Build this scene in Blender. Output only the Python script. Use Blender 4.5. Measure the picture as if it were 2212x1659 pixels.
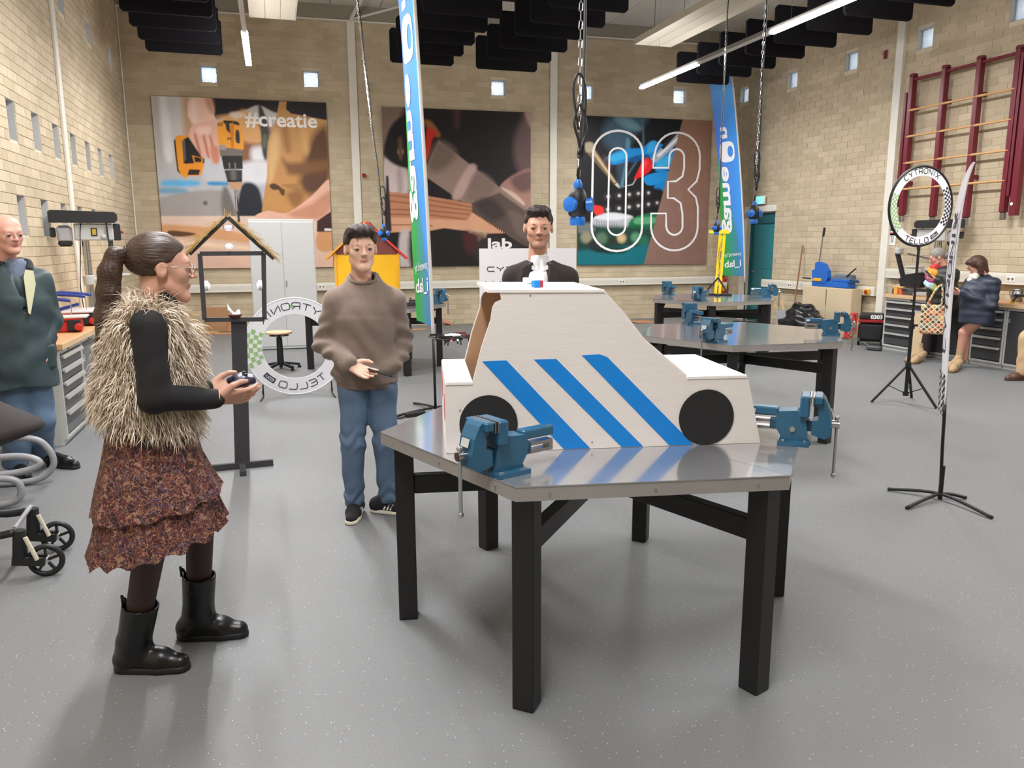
import bpy, math, random
import numpy as np
from mathutils import Vector, Matrix, Euler

for _o in list(bpy.data.objects):
    bpy.data.objects.remove(_o)
SC = bpy.context.scene
COL = SC.collection
rnd = random.Random(7)

# ------------------------------------------------------------------ camera
W, H, F = 2212.0, 1659.0, 1663.0
CH = 1.62
_y, _p, _r = math.radians(17.0), math.radians(10.376), math.radians(0.228)
_fw = np.array([math.sin(_y) * math.cos(_p), math.cos(_y) * math.cos(_p), -math.sin(_p)])
_rt = np.array([math.cos(_y), -math.sin(_y), 0.0])
_dn = np.cross(_fw, _rt)
_r2 = _rt * math.cos(_r) + _dn * math.sin(_r)
_d2 = -_rt * math.sin(_r) + _dn * math.cos(_r)
RC = np.array([_r2, _d2, _fw])
CAM = np.array([0.0, 0.0, CH])
cam = bpy.data.cameras.new('camera')
cam.sensor_width = 36.0
cam.lens = F / W * 36.0
cam.clip_start = 0.05
camo = bpy.data.objects.new('camera', cam)
COL.objects.link(camo)
_m = Matrix.Identity(4)
for i in range(3):
    _m[i][0] = _r2[i]; _m[i][1] = -_d2[i]; _m[i][2] = -_fw[i]
_m[2][3] = CH
camo.matrix_world = _m
SC.camera = camo

# ------------------------------------------------------------------ world, exposure
wd = bpy.data.worlds.new('overcast_sky')
SC.world = wd
wd.use_nodes = True
_bg = wd.node_tree.nodes['Background']
_bg.inputs[0].default_value = (0.80, 0.89, 1.0, 1)
_bg.inputs[1].default_value = 3.2
LED = 62.0          # emission of the linear ceiling lamps
LAMP_W = 92.0       # watts of each lit lamp module
SC.view_settings.view_transform = 'Standard'
SC.view_settings.look = 'None'
SC.view_settings.gamma = 1.0
SC.view_settings.use_curve_mapping = False
SC.view_settings.exposure = 0.38

# ------------------------------------------------------------------ pixel -> place helpers
def ray(px, py):
    return RC.T @ np.array([(px - W / 2) / F, (py - H / 2) / F, 1.0])
def fl(px, py, z=0.0):                     # on a horizontal plane
    v = ray(px, py); return CAM + v * ((z - CH) / v[2])
def atX(px, py, X):
    v = ray(px, py); return CAM + v * (X / v[0])
def atY(px, py, Y):
    v = ray(px, py); return CAM + v * (Y / v[1])
def atV(px, py, P):                        # on the upright plane through P that faces the camera
    n = np.array([P[0], P[1], 0.0]); v = ray(px, py)
    return CAM + v * ((n @ n) / (n @ v))
def onp(px, py, P, n):
    v = ray(px, py); n = np.array(n, float)
    return CAM + v * (((np.array(P, float) - CAM) @ n) / (v @ n))
def proj(P):
    c = (np.asarray(P, float) - CAM) @ RC.T
    return np.stack([W / 2 + F * c[..., 0] / c[..., 2], H / 2 + F * c[..., 1] / c[..., 2], c[..., 2]], -1)
def srgb(r, g, b):
    f = lambda c: (c / 255 / 12.92) if c / 255 <= 0.04045 else ((c / 255 + 0.055) / 1.055) ** 2.4
    return (f(r), f(g), f(b))

# ------------------------------------------------------------------ materials
MATS = {}
def mat(name, rgb=None, rough=0.5, metal=0.0, spec=0.5, noise=0.0, nscale=8.0, bump=0.0, bscale=60.0,
        emit=None, estr=0.0, vcol=False, trans=0.0, coat=0.0, sheen=0.0, stretch=None, sss=0.0, alpha=1.0):
    if name in MATS: return MATS[name]
    m = bpy.data.materials.new(name); MATS[name] = m
    m.use_nodes = True
    nt = m.node_tree; b = nt.nodes['Principled BSDF']
    c = srgb(*rgb) if rgb else (0.5, 0.5, 0.5)
    b.inputs['Base Color'].default_value = (*c, 1)
    b.inputs['Roughness'].default_value = rough
    b.inputs['Metallic'].default_value = metal
    b.inputs['Specular IOR Level'].default_value = spec
    b.inputs['Coat Weight'].default_value = coat
    b.inputs['Coat Roughness'].default_value = 0.15
    b.inputs['Alpha'].default_value = alpha
    if sheen: b.inputs['Sheen Weight'].default_value = sheen
    if trans: b.inputs['Transmission Weight'].default_value = trans
    if sss:
        b.inputs['Subsurface Weight'].default_value = sss
        b.inputs['Subsurface Radius'].default_value = (0.012, 0.005, 0.003)
    if emit:
        b.inputs['Emission Color'].default_value = (*srgb(*emit), 1)
        b.inputs['Emission Strength'].default_value = estr
    src = None
    if vcol:
        a = nt.nodes.new('ShaderNodeVertexColor'); a.layer_name = 'Col'
        src = a.outputs['Color']
        nt.links.new(src, b.inputs['Base Color'])
    if noise or bump:
        tc = nt.nodes.new('ShaderNodeTexCoord')
        vec = tc.outputs['Object']
        if stretch:
            mp = nt.nodes.new('ShaderNodeMapping'); mp.inputs['Scale'].default_value = stretch
            nt.links.new(vec, mp.inputs['Vector']); vec = mp.outputs['Vector']
    if noise:
        n = nt.nodes.new('ShaderNodeTexNoise'); n.inputs['Scale'].default_value = nscale
        n.inputs['Detail'].default_value = 5
        nt.links.new(vec, n.inputs['Vector'])
        r = nt.nodes.new('ShaderNodeMapRange')
        r.inputs[1].default_value = 0.25; r.inputs[2].default_value = 0.75
        r.inputs[3].default_value = 1 - noise; r.inputs[4].default_value = 1 + noise
        nt.links.new(n.outputs['Fac'], r.inputs[0])
        mx = nt.nodes.new('ShaderNodeMix'); mx.data_type = 'RGBA'; mx.blend_type = 'MULTIPLY'
        mx.inputs[0].default_value = 1
        if src: nt.links.new(src, mx.inputs[6])
        else: mx.inputs[6].default_value = (*c, 1)
        nt.links.new(r.outputs[0], mx.inputs[7])
        nt.links.new(mx.outputs[2], b.inputs['Base Color'])
    if bump:
        n = nt.nodes.new('ShaderNodeTexNoise'); n.inputs['Scale'].default_value = bscale
        n.inputs['Detail'].default_value = 4
        nt.links.new(vec, n.inputs['Vector'])
        bp = nt.nodes.new('ShaderNodeBump'); bp.inputs['Strength'].default_value = bump
        bp.inputs['Distance'].default_value = 0.01
        nt.links.new(n.outputs['Fac'], bp.inputs['Height'])
        nt.links.new(bp.outputs['Normal'], b.inputs['Normal'])
    return m

# ------------------------------------------------------------------ mesh building
def frame(ax):
    ax = Vector(ax).normalized()
    t = Vector((0, 0, 1)) if abs(ax.z) < 0.9 else Vector((1, 0, 0))
    u = t.cross(ax).normalized(); v = ax.cross(u).normalized()
    return u, v, ax
class MB:
    def __init__(s): s.v = []; s.f = []; s.mi = []; s.m = 0
    def add(s, vs, fs):
        o = len(s.v); s.v += [tuple(map(float, q)) for q in vs]
        s.f += [tuple(i + o for i in q) for q in fs]; s.mi += [s.m] * len(fs); return s
    def mat(s, i): s.m = i; return s
    def box(s, c, d, rz=0.0, R=None, taper=None):
        h = [q / 2 for q in d]; vs = []
        for z in (-1, 1):
            tx, ty = (taper if (taper and z > 0) else (1, 1))
            for x, y in ((-1, -1), (1, -1), (1, 1), (-1, 1)):
                vs.append(Vector((x * h[0] * tx, y * h[1] * ty, z * h[2])))
        if R is None and rz: R = Matrix.Rotation(rz, 3, 'Z')
        if R is not None: vs = [R @ q for q in vs]
        vs = [q + Vector(c) for q in vs]
        return s.add(vs, [(3, 2, 1, 0), (4, 5, 6, 7), (0, 1, 5, 4), (1, 2, 6, 5), (2, 3, 7, 6), (3, 0, 4, 7)])
    def b2(s, lo, hi):
        return s.box([(a + b) / 2 for a, b in zip(lo, hi)], [abs(b - a) for a, b in zip(lo, hi)])
    def bbox(s, c, d, bev=0.004, R=None):                # box with chamfered edges
        vs = []; idx = {}; h = [q / 2 for q in d]; bev = min(bev, min(h) * 0.6)
        sg = [(x, y, z) for x in (-1, 1) for y in (-1, 1) for z in (-1, 1)]
        for g in sg:
            for a in range(3):
                p = [g[i] * (h[i] - (0 if i == a else bev)) for i in range(3)]
                idx[(g, a)] = len(vs); vs.append(Vector(p))
        fs = []
        for a in range(3):
            b, c2 = (a + 1) % 3, (a + 2) % 3
            for sgn in (-1, 1):
                q = []
                for (i, j) in ((-1, -1), (1, -1), (1, 1), (-1, 1)):
                    g = [0, 0, 0]; g[a] = sgn; g[b] = i; g[c2] = j; q.append(idx[(tuple(g), a)])
                fs.append(q if sgn > 0 else q[::-1])
            for i in (-1, 1):
                for j in (-1, 1):
                    g0 = [0, 0, 0]; g0[b] = i; g0[c2] = j
                    ga = list(g0); ga[a] = -1; gb = list(g0); gb[a] = 1
                    q = [idx[(tuple(ga), b)], idx[(tuple(gb), b)], idx[(tuple(gb), c2)], idx[(tuple(ga), c2)]]
                    fs.append(q if i * j > 0 else q[::-1])
        for g in sg:
            q = [idx[(g, 0)], idx[(g, 1)], idx[(g, 2)]]
            fs.append(q if g[0] * g[1] * g[2] > 0 else q[::-1])
        if R is not None: vs = [R @ q for q in vs]
        return s.add([q + Vector(c) for q in vs], fs)
    def cyl(s, a, b, r, r2=None, n=12, cap=True):
        a, b = Vector(a), Vector(b); r2 = r if r2 is None else r2
        u, v, w = frame(b - a); vs = []
        for p, q in ((a, r), (b, r2)):
            vs += [p + (u * math.cos(2 * math.pi * i / n) + v * math.sin(2 * math.pi * i / n)) * q for i in range(n)]
        fs = [(i, (i + 1) % n, n + (i + 1) % n, n + i) for i in range(n)]
        if cap: fs += [tuple(range(n))[::-1], tuple(range(n, 2 * n))]
        return s.add(vs, fs)
    def bar(s, a, b, w, h):                               # rectangular bar from a to b
        a, b = Vector(a), Vector(b); u, v, x = frame(b - a); vs = []
        for p in (a, b):
            vs += [p - u * w / 2 - v * h / 2, p + u * w / 2 - v * h / 2, p + u * w / 2 + v * h / 2, p - u * w / 2 + v * h / 2]
        return s.add(vs, [(3, 2, 1, 0), (4, 5, 6, 7), (0, 1, 5, 4), (1, 2, 6, 5), (2, 3, 7, 6), (3, 0, 4, 7)])
    def tube(s, pts, r, n=8, closed=False, rs=None):
        P = [Vector(p) for p in pts]; N = len(P); vs = []; u = None
        for i in range(N):
            t = (P[(i + 1) % N] - P[i - 1]) if closed else (P[min(i + 1, N - 1)] - P[max(i - 1, 0)])
            t = t.normalized() if t.length > 1e-9 else Vector((0, 0, 1))
            if u is None: u = frame(t)[0]
            u = (u - t * u.dot(t)); u = u.normalized() if u.length > 1e-6 else frame(t)[0]
            v = t.cross(u); q = rs[i] if rs else r
            vs += [P[i] + (u * math.cos(2 * math.pi * k / n) + v * math.sin(2 * math.pi * k / n)) * q for k in range(n)]
        fs = []
        for i in range(N if closed else N - 1):
            j = (i + 1) % N
            fs += [(i * n + k, i * n + (k + 1) % n, j * n + (k + 1) % n, j * n + k) for k in range(n)]
        if not closed: fs += [tuple(range(n))[::-1], tuple(range((N - 1) * n, N * n))]
        return s.add(vs, fs)
    def lathe(s, prof, c=(0, 0, 0), n=20, ax=None):       # prof: (radius, height) list
        vs = []; N = len(prof); A = frame(ax) if ax else (Vector((1, 0, 0)), Vector((0, 1, 0)), Vector((0, 0, 1)))
        for r, z in prof:
            vs += [Vector(c) + A[0] * r * math.cos(2 * math.pi * k / n) + A[1] * r * math.sin(2 * math.pi * k / n) + A[2] * z for k in range(n)]
        fs = [(i * n + k, i * n + (k + 1) % n, (i + 1) * n + (k + 1) % n, (i + 1) * n + k) for i in range(N - 1) for k in range(n)]
        if prof[0][0] > 1e-6: fs.append(tuple(range(n))[::-1])
        if prof[-1][0] > 1e-6: fs.append(tuple(range((N - 1) * n, N * n)))
        return s.add(vs, fs)
    def ball(s, c, r, n=12, m=8):
        r = (r, r, r) if not hasattr(r, '__len__') else r; vs = []; fs = []
        for i in range(m + 1):
            t = math.pi * i / m
            vs += [(c[0] + r[0] * math.sin(t) * math.cos(2 * math.pi * k / n), c[1] + r[1] * math.sin(t) * math.sin(2 * math.pi * k / n), c[2] - r[2] * math.cos(t)) for k in range(n)]
        fs = [(i * n + k, i * n + (k + 1) % n, (i + 1) * n + (k + 1) % n, (i + 1) * n + k) for i in range(m) for k in range(n)]
        return s.add(vs, fs)
    def prism(s, poly, o, u, v, t):                       # 2-D outline in plane (u, v) at o, pushed along u x v by t
        o, u, v = Vector(o), Vector(u), Vector(v); w = u.cross(v).normalized(); N = len(poly)
        vs = [o + u * a + v * b for a, b in poly] + [o + u * a + v * b + w * t for a, b in poly]
        return s.add(vs, [tuple(range(N))[::-1], tuple(range(N, 2 * N))] + [(i, (i + 1) % N, N + (i + 1) % N, N + i) for i in range(N)])
    def build(s, name, mats, parent=None, smooth=False, label=None, loc=None):
        me = bpy.data.meshes.new(name); me.from_pydata(s.v, [], s.f)
        mats = mats if isinstance(mats, (list, tuple)) else [mats]
        for q in mats: me.materials.append(q)
        me.polygons.foreach_set('material_index', s.mi)
        if smooth: me.polygons.foreach_set('use_smooth', [True] * len(s.f)); 
        me.update()
        if smooth == 'auto':
            me.set_sharp_from_angle(angle=math.radians(40))
        return link(name, me, parent, label, loc)
def link(name, me, parent=None, label=None, loc=None):
    o = bpy.data.objects.new(name, me); COL.objects.link(o)
    if parent is not None: o.parent = parent
    if loc is not None: o.location = loc
    if label: o['label'] = label
    return o
def thing(name, label, cat, loc=(0, 0, 0), rz=0.0, group=None):
    o = bpy.data.objects.new(name, None); COL.objects.link(o); o.empty_display_size = 0.1
    o.location = loc; o.rotation_euler = (0, 0, rz)
    return tag(o, label, cat, group)
def tag(o, label, cat, group=None):
    o['label'] = label; o['category'] = cat
    if group: o['group'] = group
    return o
def struct(o, label=None):
    o['kind'] = 'structure'
    if label: o['label'] = label
    return o
def copy_tree(root, loc, rz, label, group=None, parent=None):
    r = root.copy(); COL.objects.link(r)
    if parent is None:
        r.location = loc; r.rotation_euler = (0, 0, rz)
        if label: r['label'] = label
        if group: r['group'] = group
    else: r.parent = parent
    for ch in list(root.children): copy_tree(ch, None, None, None, None, r)
    return r
def npmesh(name, V, Fq, mats, mi=None, smooth=True, col=None):
    me = bpy.data.meshes.new(name); V = np.asarray(V, np.float32); Fq = np.asarray(Fq, np.int32)
    k = Fq.shape[1]
    me.vertices.add(len(V)); me.vertices.foreach_set('co', V.ravel())
    me.loops.add(Fq.size); me.loops.foreach_set('vertex_index', Fq.ravel())
    me.polygons.add(len(Fq)); me.polygons.foreach_set('loop_start', np.arange(0, Fq.size, k, dtype=np.int32))
    for q in (mats if isinstance(mats, (list, tuple)) else [mats]): me.materials.append(q)
    if mi is not None: me.polygons.foreach_set('material_index', np.asarray(mi, np.int32))
    me.polygons.foreach_set('use_smooth', np.full(len(Fq), bool(smooth)))
    if col is not None:
        a = me.color_attributes.new('Col', 'FLOAT_COLOR', 'POINT')
        a.data.foreach_set('color', np.concatenate([col, np.ones((len(V), 1))], 1).astype(np.float32).ravel())
    me.update(calc_edges=True); me.validate()
    return me
def crom(pts, n=6, closed=False):                          # Catmull-Rom through points
    P = [Vector(p) for p in pts]; N = len(P); out = []
    for i in range(N if closed else N - 1):
        g = lambda k: P[k % N] if closed else P[max(0, min(N - 1, k))]
        a, b, c, d = g(i - 1), g(i), g(i + 1), g(i + 2)
        for j in range(n):
            t = j / n
            out.append(0.5 * ((2 * b) + (c - a) * t + (2 * a - 5 * b + 4 * c - d) * t * t + (3 * b - a - 3 * c + d) * t ** 3))
    if not closed: out.append(P[-1])
    return out

# lettering: flat text turned into mesh vertices/faces, and stroked techno capitals
def text_geo(s, size=1.0, bold=0.0):
    cu = bpy.data.curves.new('t', 'FONT'); cu.body = s; cu.size = size; cu.offset = bold; cu.resolution_u = 3
    o = bpy.data.objects.new('t', cu); COL.objects.link(o)
    dg = bpy.context.evaluated_depsgraph_get()
    me = bpy.data.meshes.new_from_object(o.evaluated_get(dg))
    V = [tuple(v.co) for v in me.vertices]; Fs = [tuple(p.vertices) for p in me.polygons]
    bpy.data.objects.remove(o); bpy.data.curves.remove(cu); bpy.data.meshes.remove(me)
    return V, Fs
GLY = {'C': [[(1, 1), (.15, 1), (0, .8), (0, .2), (.15, 0), (1, 0)]], 'Y': [[(0, 1), (.5, .45), (1, 1)], [(.5, .45), (.5, 0)]],
       'T': [[(0, 1), (1, 1)], [(.5, 1), (.5, 0)]], 'R': [[(0, 0), (0, 1), (.85, 1), (1, .85), (1, .6), (.85, .45), (0, .45)], [(.55, .45), (1, 0)]],
       'O': [[(.15, 0), (.85, 0), (1, .2), (1, .8), (.85, 1), (.15, 1), (0, .8), (0, .2), (.15, 0)]], 'N': [[(0, 0), (0, 1), (1, 0), (1, 1)]],
       'I': [[(.5, 0), (.5, 1)]], 'X': [[(0, 0), (1, 1)], [(0, 1), (1, 0)]],
       'E': [[(1, 1), (.15, 1), (0, .8), (0, .2), (.15, 0), (1, 0)], [(0, .5), (.8, .5)]], 'L': [[(0, 1), (0, .2), (.15, 0), (1, 0)]],
       'D': [[(0, 0), (0, 1), (.8, 1), (1, .8), (1, .2), (.8, 0), (0, 0)]], 'U': [[(0, 1), (0, .2), (.15, 0), (.85, 0), (1, .2), (1, 1)]],
       '0': [[(.15, 0), (.85, 0), (1, .2), (1, .8), (.85, 1), (.15, 1), (0, .8), (0, .2), (.15, 0)]]}
def strokes(s, h=1.0, w=0.7, gap=0.3):
    x = 0; out = []
    for ch in s:
        ww = w * (0.35 if ch == 'I' else 1.0)
        for pl in GLY.get(ch, []): out.append([(x + a * ww, b * h) for a, b in pl])
        x += ww + gap * h
    return out, x - gap * h
def ribbon(mb, pl, wd, fn, th=0.002, sub=3):
    """flat strip along a 2-D polyline, mapped to 3-D by fn(u, v, lift)"""
    P = []
    for a, b in zip(pl[:-1], pl[1:]):
        for k in range(sub): t = k / sub; P.append((a[0] + (b[0] - a[0]) * t, a[1] + (b[1] - a[1]) * t))
    P.append(pl[-1]); N = len(P); L = []; closed = pl[0] == pl[-1]
    for i in range(N):
        p0 = P[i - 1] if i else (P[-2] if closed else P[0]); p1 = P[i + 1] if i < N - 1 else (P[1] if closed else P[-1])
        dx, dy = p1[0] - p0[0], p1[1] - p0[1]; l = math.hypot(dx, dy) or 1
        a = (-dy / l * wd / 2, dx / l * wd / 2); L.append(a)
    vs = []
    for (x, y), (a, b) in zip(P, L):
        vs += [fn(x + a, y + b, th), fn(x - a, y - b, th), fn(x + a, y + b, -th), fn(x - a, y - b, -th)]
    fs = []
    for i in range(N - 1):
        o, q = i * 4, i * 4 + 4
        fs += [(o, q, q + 1, o + 1), (o + 2, o + 3, q + 3, q + 2), (o, o + 2, q + 2, q), (o + 1, q + 1, q + 3, o + 3)]
    mb.add(vs, fs)

# ------------------------------------------------------------------ soft bodies: signed distance fields meshed by surface nets
class SDF:
    def __init__(s, lo, hi, h):
        s.lo = np.array(lo, float); s.h = h
        s.n = np.ceil((np.array(hi, float) - s.lo) / h).astype(int) + 1
        s.f = np.full(s.n, 0.3, np.float32); s.m = np.zeros(s.n, np.int8)
    def _blk(s, lo, hi):
        a = np.clip(np.floor((np.array(lo) - s.lo) / s.h).astype(int), 0, s.n); b = np.clip(np.ceil((np.array(hi) - s.lo) / s.h).astype(int) + 1, 0, s.n)
        if np.any(b <= a): return None, None
        sl = tuple(slice(i, j) for i, j in zip(a, b))
        g = np.meshgrid(*[s.lo[i] + s.h * np.arange(a[i], b[i]) for i in range(3)], indexing='ij')
        return sl, np.stack(g, -1)
    def _put(s, sl, d, k, m, sub=False):
        f = s.f[sl]
        if sub:
            d = -d
            if k > 0:
                t = np.clip(0.5 - 0.5 * (f - d) / k, 0, 1); s.f[sl] = f * (1 - t) + d * t + k * t * (1 - t)
            else: s.f[sl] = np.maximum(f, d)
            return
        if m is not None:
            mm = s.m[sl]; mm[d < f] = m
        if k > 0:
            t = np.clip(0.5 + 0.5 * (f - d) / k, 0, 1); s.f[sl] = f * (1 - t) + d * t - k * t * (1 - t)
        else: s.f[sl] = np.minimum(f, d)
    def cone(s, a, b, ra, rb=None, k=0.01, m=0, sub=False, flat=None):
        """tapered capsule; flat=(axis, factor) squashes the section along a direction"""
        rb = ra if rb is None else rb
        a, b = np.array(a, float), np.array(b, float); R = max(ra, rb) * (1.0 if flat is None else max(1, 1 / flat[1])) + k + 3 * s.h
        sl, P = s._blk(np.minimum(a, b) - R, np.maximum(a, b) + R)
        if sl is None: return s
        ab = b - a; L = ab @ ab; pa = P - a
        t = np.clip((pa @ ab) / max(L, 1e-9), 0, 1)
        q = pa - t[..., None] * ab
        if flat is not None:
            ax = np.array(flat[0], float); ax /= np.linalg.norm(ax)
            q = q + (q @ ax)[..., None] * ax * (1 / flat[1] - 1)
        d = np.sqrt((q * q).sum(-1)) - (ra + (rb - ra) * t)
        s._put(sl, d.astype(np.float32), k, m, sub); return s
    def ell(s, c, r, R=None, k=0.01, m=0, sub=False):
        c, r = np.array(c, float), np.array(r, float); mx = r.max() + k + 3 * s.h
        sl, P = s._blk(c - mx, c + mx)
        if sl is None: return s
        p = P - c
        if R is not None: p = p @ np.array(R)
        k0 = np.sqrt(((p / r) ** 2).sum(-1)); k1 = np.sqrt(((p / r ** 2) ** 2).sum(-1)) + 1e-9
        s._put(sl, (k0 * (k0 - 1) / k1).astype(np.float32), k, m, sub); return s
    def box(s, c, hs, rd=0.01, R=None, k=0.01, m=0, sub=False):
        c, hs = np.array(c, float), np.array(hs, float); mx = np.linalg.norm(hs) + k + 3 * s.h
        sl, P = s._blk(c - mx, c + mx)
        if sl is None: return s
        p = P - c
        if R is not None: p = p @ np.array(R)
        q = np.abs(p) - (hs - rd)
        d = np.sqrt((np.maximum(q, 0) ** 2).sum(-1)) + np.minimum(q.max(-1), 0) - rd
        s._put(sl, d.astype(np.float32), k, m, sub); return s
    def cut(s, o, n, k=0.0):                               # keep the side the normal points away from
        sl, P = s._blk(s.lo, s.lo + s.h * (s.n - 1)); n = np.array(n, float); n /= np.linalg.norm(n)
        d = (-((P - np.array(o)) @ n)).astype(np.float32); s._put(sl, d, k, None, True); return s
    def disp(s, fn):
        sl, P = s._blk(s.lo, s.lo + s.h * (s.n - 1)); s.f[sl] += fn(P).astype(np.float32); return s
    def mesh(s):
        f = s.f.copy(); f[0] = f[-1] = 0.3; f[:, 0] = f[:, -1] = 0.3; f[:, :, 0] = f[:, :, -1] = 0.3
        nx, ny, nz = f.shape; ins = f < 0
        cnt = np.zeros((nx - 1, ny - 1, nz - 1), np.int8)
        for i in (0, 1):
            for j in (0, 1):
                for k in (0, 1): cnt += ins[i:nx - 1 + i, j:ny - 1 + j, k:nz - 1 + k]
        act = (cnt > 0) & (cnt < 8); C = np.argwhere(act)
        idx = np.full(act.shape, -1, np.int32); idx[act] = np.arange(len(C))
        acc = np.zeros((len(C), 3)); num = np.zeros(len(C))
        for ax in range(3):
            o1, o2 = [q for q in range(3) if q != ax]
            for p in (0, 1):
                for q in (0, 1):
                    A = C.copy(); A[:, o1] += p; A[:, o2] += q; B = A.copy(); B[:, ax] += 1
                    fa = f[A[:, 0], A[:, 1], A[:, 2]]; fb = f[B[:, 0], B[:, 1], B[:, 2]]
                    x = (fa < 0) != (fb < 0)
                    t = np.where(x, fa / np.where(x, fa - fb, 1), 0)
                    pt = A.astype(float); pt[:, ax] += t
                    acc[x] += pt[x]; num[x] += 1
        V = s.lo + s.h * acc / num[:, None]
        Q = []
        for ax in range(3):
            o1, o2 = (ax + 1) % 3, (ax + 2) % 3
            sa = [slice(None)] * 3; sb = [slice(None)] * 3; sa[ax] = slice(0, -1); sb[ax] = slice(1, None)
            x = ins[tuple(sa)] != ins[tuple(sb)]; E = np.argwhere(x)
            E = E[(E[:, o1] > 0) & (E[:, o2] > 0) & (E[:, o1] < f.shape[o1] - 1) & (E[:, o2] < f.shape[o2] - 1)]
            fl_ = ins[E[:, 0], E[:, 1], E[:, 2]]
            def cid(d1, d2):
                A = E.copy(); A[:, o1] += d1; A[:, o2] += d2; return idx[A[:, 0], A[:, 1], A[:, 2]]
            q = np.stack([cid(-1, -1), cid(0, -1), cid(0, 0), cid(-1, 0)], 1)
            q[~fl_] = q[~fl_][:, ::-1]; Q.append(q)
        Q = np.concatenate(Q); Q = Q[(Q >= 0).all(1)]
        # material of a face: from the nearest grid point of its first cell
        g = np.clip(np.round((V[Q].mean(1) - s.lo) / s.h).astype(int), 0, s.n - 1)
        return V, Q, s.m[g[:, 0], g[:, 1], g[:, 2]]
    def build(s, name, mats, parent=None, label=None, smooth=True, xf=None):
        V, Q, mi = s.mesh()
        if xf is not None: V = V @ np.array(xf[0]).T + np.array(xf[1])
        return link(name, npmesh(name, V, Q, mats, mi, smooth), parent, label)
def joinmeshes(name, parts, mats, parent=None):
    V = []; Q = []; M = []; o = 0
    for v, q, m in parts: V.append(v); Q.append(q + o); M.append(m); o += len(v)
    return link(name, npmesh(name, np.concatenate(V), np.concatenate(Q), mats, np.concatenate(M)), parent)
# ================================================================== THE ROOM
XL, XR, YF, ZC = -2.35, 9.5, -4.5, 5.92
BA = math.radians(-2.5)
BP = np.array([3.62, 15.26, 0.0])
BU = np.array([math.cos(BA), math.sin(BA), 0.0]); BN = np.array([-math.sin(BA), math.cos(BA), 0.0])
def bw(px, py, off=0.0): return onp(px, py, BP - BN * off, BN)      # a pixel on the back wall
def bws(px, py):                                                     # ... as (distance along the wall, height)
    P = bw(px, py); return ((P - BP) @ BU, P[2])
def bpt(u, z, off=0.0): return BP + BU * u - BN * off + np.array([0, 0, z])
def bwy(x): return BP[1] + (x - BP[0]) * math.tan(BA)

def brick_mat():
    m = bpy.data.materials.new('sand_coloured_block'); m.use_nodes = True
    nt = m.node_tree; b = nt.nodes['Principled BSDF']; b.inputs['Roughness'].default_value = 0.85
    b.inputs['Specular IOR Level'].default_value = 0.25
    g = nt.nodes.new('ShaderNodeNewGeometry'); oi = nt.nodes.new('ShaderNodeObjectInfo')
    ad = nt.nodes.new('ShaderNodeMath'); ad.operation = 'ADD'
    nt.links.new(g.outputs['Random Per Island'], ad.inputs[0]); nt.links.new(oi.outputs['Random'], ad.inputs[1])
    fr = nt.nodes.new('ShaderNodeMath'); fr.operation = 'FRACT'; nt.links.new(ad.outputs[0], fr.inputs[0])
    cr = nt.nodes.new('ShaderNodeValToRGB'); nt.links.new(fr.outputs[0], cr.inputs[0])
    cr.color_ramp.elements[0].color = (*srgb(184, 169, 142), 1); cr.color_ramp.elements[1].color = (*srgb(200, 185, 158), 1)
    e = cr.color_ramp.elements.new(0.5); e.color = (*srgb(192, 177, 150), 1)
    n = nt.nodes.new('ShaderNodeTexNoise'); n.inputs['Scale'].default_value = 3.0; n.inputs['Detail'].default_value = 8
    nt.links.new(g.outputs['Position'], n.inputs['Vector'])
    r = nt.nodes.new('ShaderNodeMapRange'); r.inputs[1].default_value = .3; r.inputs[2].default_value = .7; r.inputs[3].default_value = .9; r.inputs[4].default_value = 1.08
    nt.links.new(n.outputs['Fac'], r.inputs[0])
    mx = nt.nodes.new('ShaderNodeMix'); mx.data_type = 'RGBA'; mx.blend_type = 'MULTIPLY'; mx.inputs[0].default_value = 1
    nt.links.new(cr.outputs[0], mx.inputs[6]); nt.links.new(r.outputs[0], mx.inputs[7]); nt.links.new(mx.outputs[2], b.inputs['Base Color'])
    n2 = nt.nodes.new('ShaderNodeTexNoise'); n2.inputs['Scale'].default_value = 55; n2.inputs['Detail'].default_value = 4
    nt.links.new(g.outputs['Position'], n2.inputs['Vector'])
    bp = nt.nodes.new('ShaderNodeBump'); bp.inputs['Strength'].default_value = .5; bp.inputs['Distance'].default_value = .004
    nt.links.new(n2.outputs['Fac'], bp.inputs['Height']); nt.links.new(bp.outputs['Normal'], b.inputs['Normal'])
    return m
M_BRICK = brick_mat()
M_MORTAR = mat('pale_mortar', (212, 199, 172), .9, noise=.06)
M_WALLP = mat('plain_block_wall', (184, 168, 130), .9, noise=.08)
M_WHITE = mat('white_painted_steel', (226, 222, 210), .45, noise=.03)
M_REVEAL = mat('grey_plaster_reveal', (176, 171, 165), .85)
M_BLACK = mat('black_metal', (24, 23, 24), .42, noise=.05)
M_BLKPL = mat('black_plastic', (26, 26, 28), .5)
M_CHROME = mat('chrome', (205, 207, 210), .18, 1.0)
M_STEEL = mat('brushed_steel', (168, 168, 168), .3, 1.0, noise=.06, nscale=30)
M_GREY = mat('light_grey_paint', (188, 188, 184), .45)
M_DGREY = mat('dark_grey_paint', (70, 71, 74), .5, noise=.04)

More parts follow.
